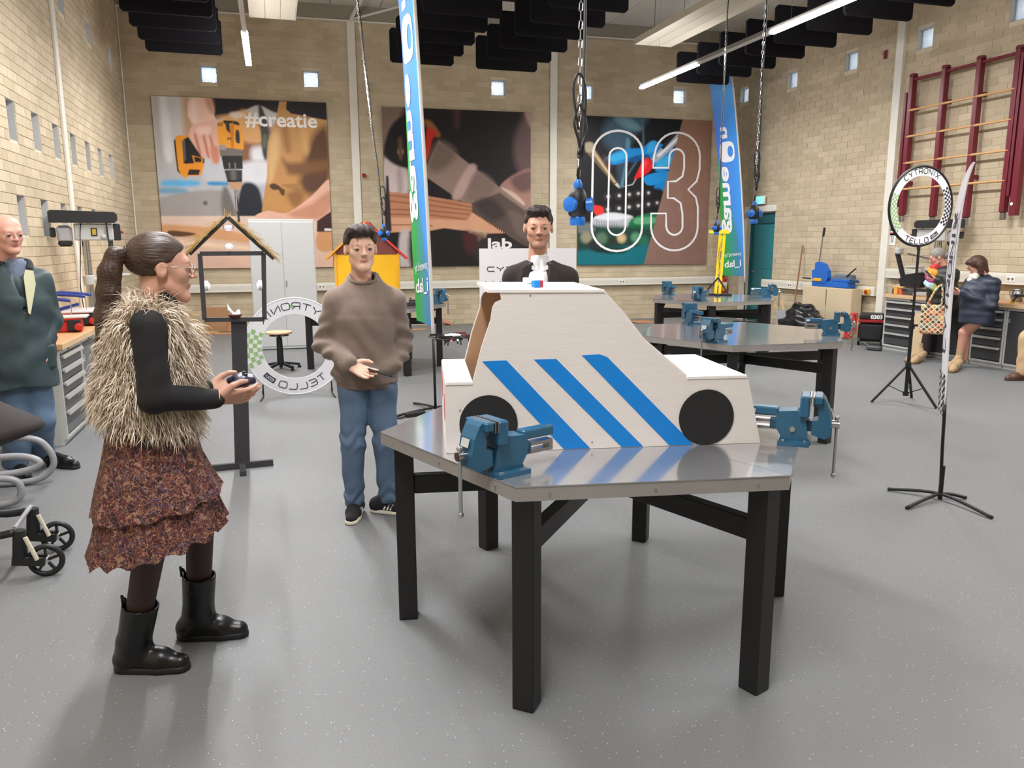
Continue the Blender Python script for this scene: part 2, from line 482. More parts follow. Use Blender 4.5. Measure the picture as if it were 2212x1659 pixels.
BH, BL, JT = 0.1, 0.3, 0.008
def unit_brick():
    L, h, d, c = BL - JT, BH - JT, 0.007, 0.002
    vs = [(x, 0, z) for x in (-L / 2, L / 2) for z in (-h / 2, h / 2)]
    vs = [(-L / 2, -h / 2, 0), (L / 2, -h / 2, 0), (L / 2, h / 2, 0), (-L / 2, h / 2, 0)]
    vs += [(a, b, d - c) for a, b, _ in vs[:4]]
    vs += [(a * (1 - 2 * c / L), b * (1 - 2 * c / h), d) for a, b, _ in vs[:4]]
    fs = [(8, 9, 10, 11)] + [(i, (i + 1) % 4, 4 + (i + 1) % 4, 4 + i) for i in range(4)] + [(4 + i, 4 + (i + 1) % 4, 8 + (i + 1) % 4, 8 + i) for i in range(4)]
    return np.array(vs, float), np.array(fs)
UV_, UF_ = unit_brick()
BRICK_ME = npmesh('brick', UV_, UF_, M_BRICK, smooth=False)
def brick_wall(name, o, u, n, u0, u1, z1, holes, bu0, bu1, label, occl=(), pick=300):
    """backing slab with openings, real bricks in front of it; u along the wall, n into the room"""
    o, u, n = np.array(o, float), np.array(u, float), np.array(n, float); z = np.array([0, 0, 1.0])
    us = sorted({u0, u1} | {q for h in holes for q in h[:2]}); zs = sorted({0, z1} | {q for h in holes for q in h[2:4]})
    mb = MB()
    for a, b in zip(us[:-1], us[1:]):
        col = []
        for c, d in zip(zs[:-1], zs[1:]):
            mu, mz = (a + b) / 2, (c + d) / 2
            if not any(h[0] < mu < h[1] and h[2] < mz < h[3] for h in holes):
                if col and abs(col[-1][1] - c) < 1e-9: col[-1][1] = d
                else: col.append([c, d])
        for c, d in col:
            P = [o + u * a + z * c, o + u * b + z * c, o + u * b + z * d, o + u * a + z * d]
            Q = [p - n * 0.30 for p in P]
            mb.add(P + Q, [(0, 1, 2, 3), (7, 6, 5, 4), (1, 0, 4, 5), (2, 1, 5, 6), (3, 2, 6, 7), (0, 3, 7, 4)])
    root = struct(mb.build(name, M_MORTAR), label)
    Rm = np.stack([u, z, n], 1)
    full = []; cut = []
    for c in range(int(z1 / BH)):
        za, zb = c * BH, c * BH + BH; x = bu0 - (BL / 2 if c % 2 else 0); segs = []
        while x < bu1:
            a, b = max(x, bu0), min(x + BL, bu1); x += BL
            iv = [(a, b)]
            for h in holes:
                if h[2] < zb - 0.02 and h[3] > za + 0.02:
                    nv = []
                    for p, q in iv:
                        if h[1] <= p or h[0] >= q: nv.append((p, q)); continue
                        if h[0] > p: nv.append((p, h[0]))
                        if h[1] < q: nv.append((h[1], q))
                    iv = nv
            for p, q in iv:
                if q - p > 0.03: (full if q - p > BL - 1e-4 else cut).append(((p + q) / 2, (za + zb) / 2, (q - p - JT) / (BL - JT)))
    ctr = np.array([o + u * a + z * b for a, b, _ in full]); pj = proj(ctr)
    ok = (pj[:, 2] > 0) & (pj[:, 0] > 5) & (pj[:, 0] < W - 5) & (pj[:, 1] > 5) & (pj[:, 1] < H - 5)
    for (a, b, c, d) in occl: ok &= ~((pj[:, 0] > a) & (pj[:, 0] < c) & (pj[:, 1] > b) & (pj[:, 1] < d))
    order = np.argsort(np.where(ok, pj[:, 2], 1e9))[:pick]; sel = set(int(i) for i in order if ok[i])
    Mx = Matrix([[*Rm[i], 0] for i in range(3)] + [[0, 0, 0, 1]])
    for i in sel:
        b = bpy.data.objects.new('brick', BRICK_ME); COL.objects.link(b); b.parent = root
        Mq = Mx.copy(); Mq.translation = Vector(ctr[i]); b.matrix_local = Mq
    rest = [q for i, q in enumerate(full) if i not in sel] + cut
    A = np.array(rest); V = UV_[None] * np.stack([A[:, 2], np.ones(len(A)), np.ones(len(A))], 1)[:, None]
    V = V + np.stack([A[:, 0], A[:, 1], np.zeros(len(A))], 1)[:, None]
    V = V @ Rm.T + o; Fs = UF_[None] + (np.arange(len(A)) * len(UV_))[:, None, None]
    br = link('brickwork', npmesh('brickwork', V.reshape(-1, 3), Fs.reshape(-1, 4), M_BRICK, smooth=False), root); br['kind'] = 'stuff'
    return root

# --- openings
HL, HR, HB = [], [], []
NI = [8.744 + .824 * k for k in range(-3, 7)]
for y in NI: HL += [(y, y + .27, 2.62, 3.02), (y, y + .27, 1.71, 2.11)]
UPY = [8.33 + 1.56 * k for k in range(5)]
for y in UPY: HL.append((y - .15, y + .15, 4.46, 4.76)); HR.append((y - .15, y + .15, 4.46, 4.76))
DOOR = (13.3, 14.2, 0.0, 2.2); HR.append(DOOR)
for x0, y0 in ((430, 135), (653, 149), (1061, 175), (1253, 186.5), (1455, 195)):
    s, _ = bws(x0, y0); HB.append((s, s + .29, 4.46, 4.75))
brick_wall('wall_left', (XL, 0, 0), (0, 1, 0), (1, 0, 0), YF, 15.6, 6.0, HL, 2.0, 15.52, 'sand-coloured block wall with rows of small square openings', [(0, 440, 130, 1659), (130, 460, 260, 1659)])
brick_wall('wall_right', (XR, 0, 0), (0, -1, 0), (-1, 0, 0), -15.1, -YF, 6.0, [(-b, -a, c, d) for a, b, c, d in HR], -15.0, -2.0, 'sand-coloured block wall behind the burgundy climbing frame', [(1940, 540, 2212, 1659)])
brick_wall('wall_back', BP, BU, -BN, -6.05, 5.95, 6.0, HB, -5.98, 5.89, 'sand-coloured block wall that carries the three large prints', [(327, 205, 715, 580), (824, 230, 1144, 575), (1244, 250, 1535, 573)])
struct(MB().b2((XL - .3, YF - .3, 0), (XR + .3, YF, 6.0)).build('wall_front', M_WALLP), 'plain block wall behind the viewer')

# --- floor: grey vinyl with pale flecks
def floor_mat():
    m = bpy.data.materials.new('grey_flecked_vinyl'); m.use_nodes = True; nt = m.node_tree; b = nt.nodes['Principled BSDF']
    b.inputs['Roughness'].default_value = .5; b.inputs['Specular IOR Level'].default_value = .35
    g = nt.nodes.new('ShaderNodeNewGeometry')
    def nz(t, sc, **k):
        n = nt.nodes.new(t); n.inputs['Scale'].default_value = sc; nt.links.new(g.outputs['Position'], n.inputs['Vector']); return n
    v = nz('ShaderNodeTexVoronoi', 95); v.inputs['Randomness'].default_value = 1
    wn = nt.nodes.new('ShaderNodeTexWhiteNoise'); nt.links.new(v.outputs['Color'], wn.inputs['Vector'])
    lt = nt.nodes.new('ShaderNodeMath'); lt.operation = 'LESS_THAN'; lt.inputs[1].default_value = .16; nt.links.new(v.outputs['Distance'], lt.inputs[0])
    gt = nt.nodes.new('ShaderNodeMath'); gt.operation = 'GREATER_THAN'; gt.inputs[1].default_value = .92; nt.links.new(wn.outputs['Value'], gt.inputs[0])
    mu = nt.nodes.new('ShaderNodeMath'); mu.operation = 'MULTIPLY'; nt.links.new(lt.outputs[0], mu.inputs[0]); nt.links.new(gt.outputs[0], mu.inputs[1])
    n = nz('ShaderNodeTexNoise', 140); n.inputs['Detail'].default_value = 2
    n2 = nz('ShaderNodeTexNoise', .9); n2.inputs['Detail'].default_value = 6
    cr = nt.nodes.new('ShaderNodeValToRGB'); nt.links.new(n.outputs['Fac'], cr.inputs[0])
    cr.color_ramp.elements[0].position = .3; cr.color_ramp.elements[1].position = .7
    cr.color_ramp.elements[0].color = (*srgb(113, 114, 115), 1); cr.color_ramp.elements[1].color = (*srgb(123, 124, 124), 1)
    r = nt.nodes.new('ShaderNodeMapRange'); r.inputs[1].default_value = .3; r.inputs[2].default_value = .7; r.inputs[3].default_value = .95; r.inputs[4].default_value = 1.05
    nt.links.new(n2.outputs['Fac'], r.inputs[0])
    m1 = nt.nodes.new('ShaderNodeMix'); m1.data_type = 'RGBA'; m1.blend_type = 'MULTIPLY'; m1.inputs[0].default_value = 1
    nt.links.new(cr.outputs[0], m1.inputs[6]); nt.links.new(r.outputs[0], m1.inputs[7])
    m2 = nt.nodes.new('ShaderNodeMix'); m2.data_type = 'RGBA'; nt.links.new(mu.outputs[0], m2.inputs[0]); nt.links.new(m1.outputs[2], m2.inputs[6])
    m2.inputs[7].default_value = (*srgb(232, 230, 224), 1); nt.links.new(m2.outputs[2], b.inputs['Base Color'])
    bp = nt.nodes.new('ShaderNodeBump'); bp.inputs['Strength'].default_value = .12; bp.inputs['Distance'].default_value = .002
    n3 = nz('ShaderNodeTexNoise', 90); nt.links.new(n3.outputs['Fac'], bp.inputs['Height']); nt.links.new(bp.outputs['Normal'], b.inputs['Normal'])
    return m
struct(MB().b2((XL - .3, YF - .3, -.1), (XR + .3, 15.9, 0)).build('floor', floor_mat()), 'grey vinyl floor with pale flecks')

# --- ceiling boards
M_CEIL = mat('white_ceiling_board', (205, 201, 190), .8, noise=.04, nscale=2)
ce = struct(MB().b2((XL - .3, YF - .3, ZC + .02), (XR + .3, 15.9, ZC + .12)).build('ceiling', mat('ceiling_shadow_gap', (70, 66, 60), .9)), 'white boarded ceiling')
x = XL
while x < XR:
    MB().bbox(((x + min(x + .9, XR)) / 2, (YF + 15.6) / 2, ZC + .005), (min(.9, XR - x) - .012, 15.6 - YF, .03), .003).build('ceiling_board', M_CEIL, ce)
    x += .9
M_FASC = mat('grey_steel_fascia', (150, 143, 130), .6)
def wallbox(name, u0, u1, z0, z1, t, m, off=0.012):
    c = bpt((u0 + u1) / 2, (z0 + z1) / 2, off + t / 2)
    return MB().bbox(c, (u1 - u0, t, z1 - z0), .004, Matrix.Rotation(BA, 3, 'Z')).build(name, m)
struct(wallbox('trim_1', -5.97, 5.89, 5.66, ZC, .03, M_FASC), 'grey fascia between back wall and ceiling')
struct(wallbox('trim_2', -5.97, 5.89, 5.63, 5.655, .05, M_WHITE), 'thin cream ledge along the top of the back wall')
# steel columns let into the walls
k = 3
for s0 in (bws(748, 46)[0], bws(1188, 115)[0]):
    struct(wallbox('trim_%d' % k, s0, s0 + .145, 0, 5.63, .03, M_WHITE), 'white steel column in the back wall'); k += 1
struct(MB().bbox((XL + .022, 10.88, 2.9), (.03, .14, 5.8), .004).build('trim_%d' % k, M_WHITE), 'white steel column in the left wall'); k += 1
struct(MB().bbox((XR - .03, 10.32, 2.9), (.06, .15, 5.8), .004).build('trim_%d' % k, M_WHITE), 'white steel column in the right wall'); k += 1
struct(MB().cyl((XL + .02, 15.5, 0), (XL + .02, 15.5, 5.8), .012, n=8).build('trim_%d' % k, M_WHITE), 'thin pipe in the corner of the left wall'); k += 1
_s = bws(757, 40)[0]
_mb = MB(); _a = bpt(_s, 5.66, .06); _mb.bar(_a, _a + np.array([.18, -1.2, .24]), .05, .05); _mb.bar(_a, _a + np.array([1.1, -.5, .24]), .03, .03)
struct(_mb.build('trim_%d' % k, M_WHITE), 'white roof brace above the back wall column'); k += 1

# --- small windows
def glass_mat(nm, pat):
    m = bpy.data.materials.new(nm); m.use_nodes = True; nt = m.node_tree; nt.nodes.remove(nt.nodes['Principled BSDF'])
    out = nt.nodes['Material Output']; t = nt.nodes.new('ShaderNodeBsdfTransparent'); t.inputs[0].default_value = (.93, .96, .98, 1)
    g = nt.nodes.new('ShaderNodeBsdfGlossy'); g.inputs['Roughness'].default_value = .08
    tr = nt.nodes.new('ShaderNodeBsdfTranslucent'); tr.inputs[0].default_value = (.8, .83, .86, 1)
    mx = nt.nodes.new('ShaderNodeMixShader'); mx2 = nt.nodes.new('ShaderNodeMixShader'); mx.inputs[0].default_value = .12
    nt.links.new(t.outputs[0], mx.inputs[1]); nt.links.new(g.outputs[0], mx.inputs[2])
    nt.links.new(mx.outputs[0], mx2.inputs[1]); nt.links.new(tr.outputs[0], mx2.inputs[2])
    if pat:
        ge = nt.nodes.new('ShaderNodeNewGeometry'); v = nt.nodes.new('ShaderNodeTexVoronoi'); v.inputs['Scale'].default_value = 42; v.feature = 'SMOOTH_F1'
        nt.links.new(ge.outputs['Position'], v.inputs['Vector'])
        c = nt.nodes.new('ShaderNodeMath'); c.operation = 'GREATER_THAN'; c.inputs[1].default_value = .38; nt.links.new(v.outputs['Distance'], c.inputs[0]); nt.links.new(c.outputs[0], mx2.inputs[0])
    else: mx2.inputs[0].default_value = .15
    nt.links.new(mx2.outputs[0], out.inputs[0]); return m
M_GLASS = glass_mat('clear_window_glass', False); M_BLOCK = glass_mat('patterned_glass_block', True)
M_WFRAME = mat('pale_window_frame', (190, 196, 204), .5)
wn = 1
def small_window(c, u, n, w, h, dep, glass, label, bars=True):
    """reveal lining, frame and pane in an opening; u along wall, n into the room"""
    global wn
    c, u, n = Vector(c), Vector(u), Vector(n); z = Vector((0, 0, 1)); R = Matrix([[u[i], n[i], z[i]] for i in range(3)])
    def B(a0, a1, b0, b1, z0, z1): mb.box(c + R @ Vector(((a0 + a1) / 2, (b0 + b1) / 2, (z0 + z1) / 2)), (a1 - a0, b1 - b0, z1 - z0), R=R)
    mb = MB(); t = .006
    B(-w / 2, -w / 2 + t, -.29, 0, -h / 2, h / 2); B(w / 2 - t, w / 2, -.29, 0, -h / 2, h / 2); B(-w / 2 + t, w / 2 - t, -.29, 0, -h / 2, -h / 2 + t); B(-w / 2 + t, w / 2 - t, -.29, 0, h / 2 - t, h / 2)
    o = struct(mb.build('window_%d' % wn, M_REVEAL), label); wn += 1
    mb = MB(); fr = .014; i = t
    B(-w / 2 + i, -w / 2 + i + fr, -dep - .03, -dep, -h / 2 + i, h / 2 - i); B(w / 2 - i - fr, w / 2 - i, -dep - .03, -dep, -h / 2 + i, h / 2 - i)
    B(-w / 2 + i + fr, w / 2 - i - fr, -dep - .03, -dep, -h / 2 + i, -h / 2 + i + fr); B(-w / 2 + i + fr, w / 2 - i - fr, -dep - .03, -dep, h / 2 - i - fr, h / 2 - i)
    if bars: B(w / 2 - .085, w / 2 - .075, -dep - .028, -dep - .008, -h / 2 + .02, h / 2 - .02)
    mb.build('window_frame', M_WFRAME, o)
    mb = MB(); e = fr + i; B(-w / 2 + e, w / 2 - e, -dep - .02, -dep - .012, -h / 2 + e, h / 2 - e); mb.build('pane', glass, o)
for a, b, c, d in HB: small_window(bpt((a + b) / 2, (c + d) / 2), BU, -BN, b - a, d - c, .07, M_BLOCK, 'small square glass block window in the back wall', False)
for a, b, c, d in HR:
    if (a, b, c, d) != DOOR: small_window((XR, (a + b) / 2, (c + d) / 2), (0, -1, 0), (-1, 0, 0), b - a, d - c, .08, M_GLASS, 'small square window high in the right wall')
for a, b, c, d in HL: small_window((XL, (a + b) / 2, (c + d) / 2), (0, 1, 0), (1, 0, 0), b - a, d - c, .064, M_GLASS, 'small deep window in the left wall', False)

# --- teal door
M_TEAL = mat('teal_paint', (42, 128, 138), .45, noise=.05, nscale=3)
M_TEALD = mat('dark_teal_paint', (28, 92, 100), .5)
dr = struct(MB().b2((XR + .10, 13.36, .01), (XR + .14, 14.14, 2.0)).build('door_1', M_TEAL), 'teal panelled door in the right wall')
mb = MB(); mb.b2((XR + .06, 13.3, 0), (XR + .16, 13.36, 2.2)); mb.b2((XR + .06, 14.14, 0), (XR + .16, 14.2, 2.2)); mb.b2((XR + .06, 13.36, 2.0), (XR + .16, 14.14, 2.2)); mb.build('door_frame', M_TEALD, dr)
for z0, z1 in ((.1, 1.0), (1.08, 1.9)): MB().bbox((XR + .098, 13.73, (z0 + z1) / 2), (.012, .64, z1 - z0), .006).build('door_panel', M_TEAL, dr)
MB().cyl((XR + .1, 14.06, 1.02), (XR + .05, 14.06, 1.02), .008).cyl((XR + .05, 14.06, 1.02), (XR + .05, 13.95, 1.02), .009).build('door_handle', M_CHROME, dr)
struct(MB().b2((XR + .2, 13.25, 0), (XR + .25, 14.25, 2.25)).build('door_2', M_TEALD), 'dark back of the teal door recess')
struct(MB().bbox((XR - .01, 13.78, 2.28), (.05, 1.06, .12), .004).build('trim_%d' % k, M_WHITE), 'pale lintel above the teal door'); k += 1
struct(MB().bbox((XR - .012, 14.32, 1.05), (.02, .2, 2.1), .004).build('trim_%d' % k, M_WHITE), 'white upright board beside the teal door'); k += 1
ex = thing('exit_sign', 'small lit green and white exit sign above the teal door', 'sign', (XR - .06, 13.75, 2.45))
MB().bbox((0, 0, .0), (.04, .34, .17), .004).build('box', M_WHITE, ex)
MB().b2((-.026, -.16, -.07), (-.021, .16, .07)).build('sign_face', mat('exit_face', (120, 200, 190), .4, emit=(120, 215, 200), estr=.9), ex)
mb = MB(); mb.ball((-.028, .06, .035), (.004, .014, .014), 8, 6); mb.bar((-.028, .06, .02), (-.028, .03, -.01), .012, .02); mb.bar((-.028, .03, -.01), (-.028, .07, -.05), .01, .014); mb.bar((-.028, .03, -.01), (-.028, -.01, -.04), .01, .014); mb.bar((-.028, -.03, 0), (-.028, -.1, 0), .01, .016)
mb.build('running_figure', mat('sign_white', (245, 245, 245), .4), ex)

# --- cable trunking
def trunk(name, label, pts, n, sockets):
    t = thing(name, label, 'cable trunking'); a, b = [Vector(q) for q in pts]; n = Vector(n); d = (b - a); R = Matrix([[d.normalized()[i], n[i], (0, 0, 1)[i]] for i in range(3)])
    mb = MB(); mb.bbox((a + b) / 2 + n * .047, (d.length, .07, .15), .005, R); mb.build('channel', M_WHITE, t)
    MB().box((a + b) / 2 + n * .0825, (d.length - .01, .003, .07), R=R).build('cover_strip', mat('cream_cover', (214, 208, 194), .5), t)
    for s in sockets:
        c = a + d * s + n * .0845
        so = MB().bbox(c, (.13, .008, .08), .003, R).build('socket', mat('socket_white', (235, 233, 226), .4), t)
        for e in (-.03, .03): MB().lathe([(.0, 0), (.019, 0), (.019, .001), (0, .001)], c + d.normalized() * e + n * .005, 12, n).build('socket_hole', mat('socket_dark', (120, 116, 108), .6), so)
    return t
trunk('cable_trunking', 'white cable trunking with sockets along the wall under the prints', (bpt(-5.9, .81, .012), bpt(5.75, .81, .012)), -BN, (.27, .55, .80))
trunk('cable_trunking', 'white cable trunking along the wall beside the teal door', ((XR - .012, 13.52, .81), (XR - .012, 10.42, .81)), (-1, 0, 0), (.3, .85))
trunk('cable_trunking', 'white cable trunking on the wall above the drawer bench with the cutting machines', ((XR - .012, 10.2, 1.12), (XR - .012, 4.6, 1.12)), (-1, 0, 0), (.4, .6))
# ================================================================== CEILING FITTINGS
def atD(px, py, dep): return CAM + ray(px, py) * dep
M_LED = mat('lit_led_diffuser', (255, 255, 255), .5, emit=(252, 250, 255), estr=LED)
M_LEDOFF = mat('unlit_led_cover', (196, 194, 188), .5)
M_RAIL = mat('grey_lamp_rail', (128, 125, 120), .45)
for X0, lab in ((-0.19, 'long linear ceiling lamp above the print with the drill'), (6.5, 'long linear ceiling lamp that runs towards the print with the number')):
    t = thing('linear_ceiling_lamp', lab, 'ceiling lamp', (X0, 0, 4.34))
    MB().bbox((0, 4.5, .055), (.06, 17.5, .05), .006).build('rail', M_RAIL, t)
    for i, (a, b) in enumerate(((11.3, 13.25), (7.5, 9.4), (3.75, 5.65), (0.0, 1.9))):
        MB().bbox((0, (a + b) / 2, .012), (.084, b - a, .036), .008).build('lit_tube', M_LED, t)
        L = bpy.data.lights.new('tube_light', 'AREA'); L.shape = 'RECTANGLE'; L.size = .06; L.size_y = b - a; L.energy = LAMP_W; L.color = (.985, .99, 1.0); L.spread = math.radians(170)
        lo = bpy.data.objects.new('tube_light', L); COL.objects.link(lo); lo.parent = t; lo.location = (0, (a + b) / 2, -.012)
    for a, b in ((9.4, 11.3), (5.65, 7.5), (1.9, 3.75), (-3.8, 0.0)):
        MB().bbox((0, (a + b) / 2, .015), (.056, b - a, .03), .006).build('unlit_tube', M_LEDOFF, t)
    for y in (12.6, 9.0, 5.4, 1.8, -1.8): MB().cyl((0, y, .08), (0, y, ZC - 4.345), .002, n=6).build('suspension_wire', M_STEEL, t)

# black acoustic baffles
M_BAF = mat('black_felt', (30, 29, 33), .95, noise=.12, nscale=40, spec=.1)
ZB, BFH, BFT = 4.50, .52, .05
def bafrow(rows, xl, xr, where):
    for px, py in rows:
        P = fl(px, py, ZB); y = P[1]
        t = thing('acoustic_baffle', 'black felt acoustic baffle hanging ' + where, 'acoustic panel', ((xl + xr) / 2, y, ZB), 0, 'black acoustic baffles ' + where)
        w = xr - xl; c = .035
        pl = [(-w / 2 + c, 0), (w / 2 - c, 0), (w / 2, c), (w / 2, BFH - c), (w / 2 - c, BFH), (-w / 2 + c, BFH), (-w / 2, BFH - c), (-w / 2, c)]
        MB().prism(pl, (0, BFT / 2, 0), (1, 0, 0), (0, 0, 1), BFT).build('felt_board', M_BAF, t)
        for s in (-.35, .35): MB().cyl((s, 0, BFH), (s, 0, ZC - ZB - .01), .002, n=5).build('wire', M_STEEL, t)
g1 = [(480, 119.6), (475, 96), (467.8, 69), (463.6, 38.5), (458, 6), (452, -32)]
xr = np.mean([fl(*q, ZB)[0] for q in g1[:4]]); xl = np.mean([fl(*q, ZB)[0] for q in ((316, 111), (300, 85.7), (280.5, 57.8), (261, 26))])
bafrow(g1, xl, xr, 'beside the lamp over the drill print')
g2 = [(981, 142.8), (1002, 122), (1026, 98.5), (1052.6, 71), (1083, 40), (1118, 4)]
xr = np.mean([fl(*q, ZB)[0] for q in g2]); bafrow(g2, fl(840.7, 137.4, ZB)[0], xr, 'in front of the column between the prints')
g3 = [(1161.6, 156), (1192, 136), (1226, 113.7), (1263, 87), (1305, 60.6), (1353.7, 28), (1411, -10)]
xr = np.mean([fl(*q, ZB)[0] for q in g3]); bafrow(g3, fl(1029.4, 147, ZB)[0], xr, 'above the print with the saw')
g4 = [(1577, 184), (1623, 167), (1676.5, 149), (1736.5, 127), (1802.6, 103), (1878, 76), (1964, 45.8), (2057, 14), (2172, -25)]
xr = np.mean([fl(*q, ZB)[0] for q in g4[1:7]]); bafrow(g4, fl(1458.5, 178, ZB)[0], xr, 'between the lamp and the climbing frame')

# radiant heating panels
M_PANEL = mat('cream_radiant_panel', (206, 198, 178), .6)
for q0, q1, y0, lab in (((540.6, 38.5), (637, 44), 3.0, 'cream radiant panel hanging beside the column of the drill print'), ((1372, 96), (1446, 103), 3.0, 'cream radiant panel hanging beside the long bright lamp')):
    A, B = fl(*q0, 5.0), fl(*q1, 5.0); w = B[0] - A[0]; y1 = (A[1] + B[1]) / 2
    t = thing('radiant_panel', lab, 'heating panel', ((A[0] + B[0]) / 2, 0, 5.0))
    MB().b2((-w / 2, y0, .02), (w / 2, y1, .06)).build('casing', M_PANEL, t)
    for i in range(3): MB().bbox((-w / 3 + i * w / 3, (y0 + y1) / 2, .012), (w / 3 - .006, y1 - y0 - .01, .02), .003).build('slat', M_PANEL, t)
    for s in (-1, 1): MB().b2((s * (w / 2 + .006) - .006, y0, .0), (s * (w / 2 + .006) + .006, y1, .10)).build('side_flange', M_PANEL, t)
    for y in (y1 - .6, y1 - 2.4, y1 - 4.2, y1 - 6):
        for s in (-1, 1): MB().cyl((s * w * .4, y, .06), (s * w * .4, y, ZC - 5.01), .004, n=6).build('rod', M_DGREY, t)

# blue socket clusters on chains
M_BLUE = mat('blue_socket_lid', (30, 110, 200), .35); M_NAVY = mat('dark_blue_rubber', (30, 44, 66), .5)
def stad(r, l, th, n=12):                                   # chain link in the XZ plane
    pts = []
    for i in range(n):
        a = 2 * math.pi * i / n; pts.append((r * math.cos(a), 0, r * math.sin(a) + (l if math.sin(a) > 0 else -l)))
    return MB().tube(pts, th, 4, closed=True)
_lk = stad(.0075, .012, .0025, 8); LINK = bpy.data.meshes.new('chain_link'); LINK.from_pydata(_lk.v, [], _lk.f); LINK.materials.append(M_CHROME)
def socket_drop(label, topq, botq, dep, single):
    B = atD(*botq, dep); Tq = atD(*topq, dep); d = (Tq - B) / (Tq[2] - B[2]); Tp = B + d * (ZC - .01 - B[2])
    t = thing('hanging_socket_cluster', label, 'power outlet', tuple(B), 0)
    Tl = Vector(Tp - B); up = Tl.normalized()
    r, hh = .042, .1
    MB().lathe([(0, -.055), (.03, -.055), (.042, -.045), (.042, .03), (.03, .055), (.012, .07), (0, .07)], (0, 0, 0), 8).build('housing', M_BLKPL, t, True)
    for i, a in enumerate((-.5, 1.6, 3.7)):
        dx = Vector((math.cos(a), math.sin(a), 0)); s = MB(); s.lathe([(.0, 0), (.027, 0), (.027, .018), (.031, .018), (.031, .026), (.012, .032), (0, .032)], dx * .036 + Vector((0, 0, -.005)), 16, dx); s.build('socket_lid', M_BLUE, t, 'auto')
    MB().lathe([(0, -.03), (.03, -.03), (.033, -.02), (.033, 0), (.028, .01), (0, .01)], (0, 0, -.06), 16).build('bottom_socket', M_BLUE, t, 'auto')
    MB().lathe([(0, 0), (.018, 0), (.02, .02), (.01, .04), (0, .04)], (0, 0, .06), 12).build('cable_gland', M_BLUE, t, 'auto')
    n = int((Tl.length - .12) / .039); q = up.to_track_quat('Z', 'Y').to_matrix().to_4x4()
    if single:
        for i in range(n):
            o = bpy.data.objects.new('chain_link', LINK); COL.objects.link(o); o.parent = t
            M4 = q @ Matrix.Rotation(math.pi / 2 * (i % 2), 4, 'Z'); M4.translation = up * (.13 + i * .039); o.matrix_local = M4
    else:
        mb = MB()
        for i in range(n):
            M4 = q @ Matrix.Rotation(math.pi / 2 * (i % 2), 4, 'Z'); M4.translation = up * (.13 + i * .039)
            mb.add([M4 @ Vector(v) for v in _lk.v], _lk.f)
        mb.build('chain', M_CHROME, t)['kind'] = 'stuff'
    s = .016; pts = [up * .1] + [up * .45 + Vector((s, 0, 0))] + [up * (.8 + i * .4) + Vector((s + .006 * (-1) ** i, .004 * (-1) ** i, 0)) for i in range(int((Tl.length - .9) / .4))] + [Tl + Vector((s, 0, 0))]
    MB().tube(crom(pts, 4), .0065, 6).build('cable', M_BLKPL, t, True)
    lp = [(0, 0, .2), (.035, 0, .3), (.01, .01, .40), (-.02, .0, .33), (0, 0, .26), (.022, .01, .2), (.03, 0, .45), (.0, 0, .52), (-.025, 0, .46), (0, 0, .3)]
    MB().tube(crom(lp, 5), .0055, 6).build('cable_loop', M_BLKPL, t, True)
socket_drop('blue and black socket cluster on a chain of bright links above the striped car', (1255, 5), (1248, 440), 3.25, True)
socket_drop('blue and black socket cluster on a thin chain, hanging in front of the teal door', (1653, 5), (1629, 460), 6.6, False)
socket_drop('small blue socket cluster on a thin chain, hanging above the yellow crane', (1571, 5), (1548, 492), 10.3, False)
socket_drop('small blue socket cluster on a slanting thin chain, hanging above the red playhouse roof', (771, 5), (829, 503), 8.8, False)

# ================================================================== CLIMBING FRAME
M_BURG = mat('burgundy_paint', (112, 26, 42), .35, noise=.04); M_RUNG = mat('beech_rung', (206, 160, 108), .45, noise=.08, nscale=14)
cf = thing('climbing_frame', 'burgundy steel climbing frame with wooden rungs fixed to the block wall', 'climbing frame', (XR, 9.0, 2.0))
XW = 9.36; Us = [atX(px, py, XW)[1] for px, py in ((1973, 175), (2043, 160), (2119, 140), (2204, 118))]
zt = 4.06; zr = [atX(px, py, XW)[2] for px, py in ((1968, 239), (1962, 296), (1957, 353), (1954, 409))]
zb = [2.02, 1.98, 1.95, 2.0]
def cfp(x, y, z): return (x - XR, y - 9.0, z - 2.0)
for y, z0 in zip(Us, zb):
    MB().bbox(cfp(XW, y, (zt + z0) / 2), (.10, .07, zt - z0), .008).build('upright', M_BURG, cf)
    MB().lathe([(0, 0), (.058, 0), (.06, .02), (.05, .035), (0, .035)], cfp(XW, y, zt), 14).build('cap', M_BURG, cf, 'auto')
    MB().bbox(cfp(XW, y, z0 - .05), (.07, .06, .1), .01).build('floor_latch', M_STEEL, cf)
    for z in (2.5, 3.6): MB().bbox(cfp((XW + XR) / 2 + .02, y, z), (XR - XW - .02, .05, .06), .004).build('wall_bracket', M_BURG, cf)
for a, b in zip(Us[:-1], Us[1:]):
    MB().cyl(cfp(XW, a - .03, zt - .05), cfp(XW, b + .03, zt - .05), .024, n=12).build('top_rail', M_BURG, cf, 'auto')
    for z in zr: MB().cyl(cfp(XW - .035, a + .01, z), cfp(XW - .035, b - .01, z), .017, n=10).build('rung', M_RUNG, cf, 'auto')
MB().bar(cfp(XW + .03, Us[0] + .16, 3.75), cfp(XW + .03, Us[0] + .16, 2.15), .03, .03).build('swing_arm', M_BURG, cf)
MB().bbox(cfp(XW + .03, Us[0] + .13, 3.0), (.08, .05, 1.7), .006).build('swing_arm', M_BURG, cf)
MB().bbox(cfp(XW, Us[3] - .16, 3.0), (.10, .09, 2.1), .008).build('swing_arm', M_BURG, cf)
MB().bbox(cfp(XW - .02, Us[3] - .07, 3.1), (.06, .04, 1.8), .006).build('swing_arm', M_BURG, cf)
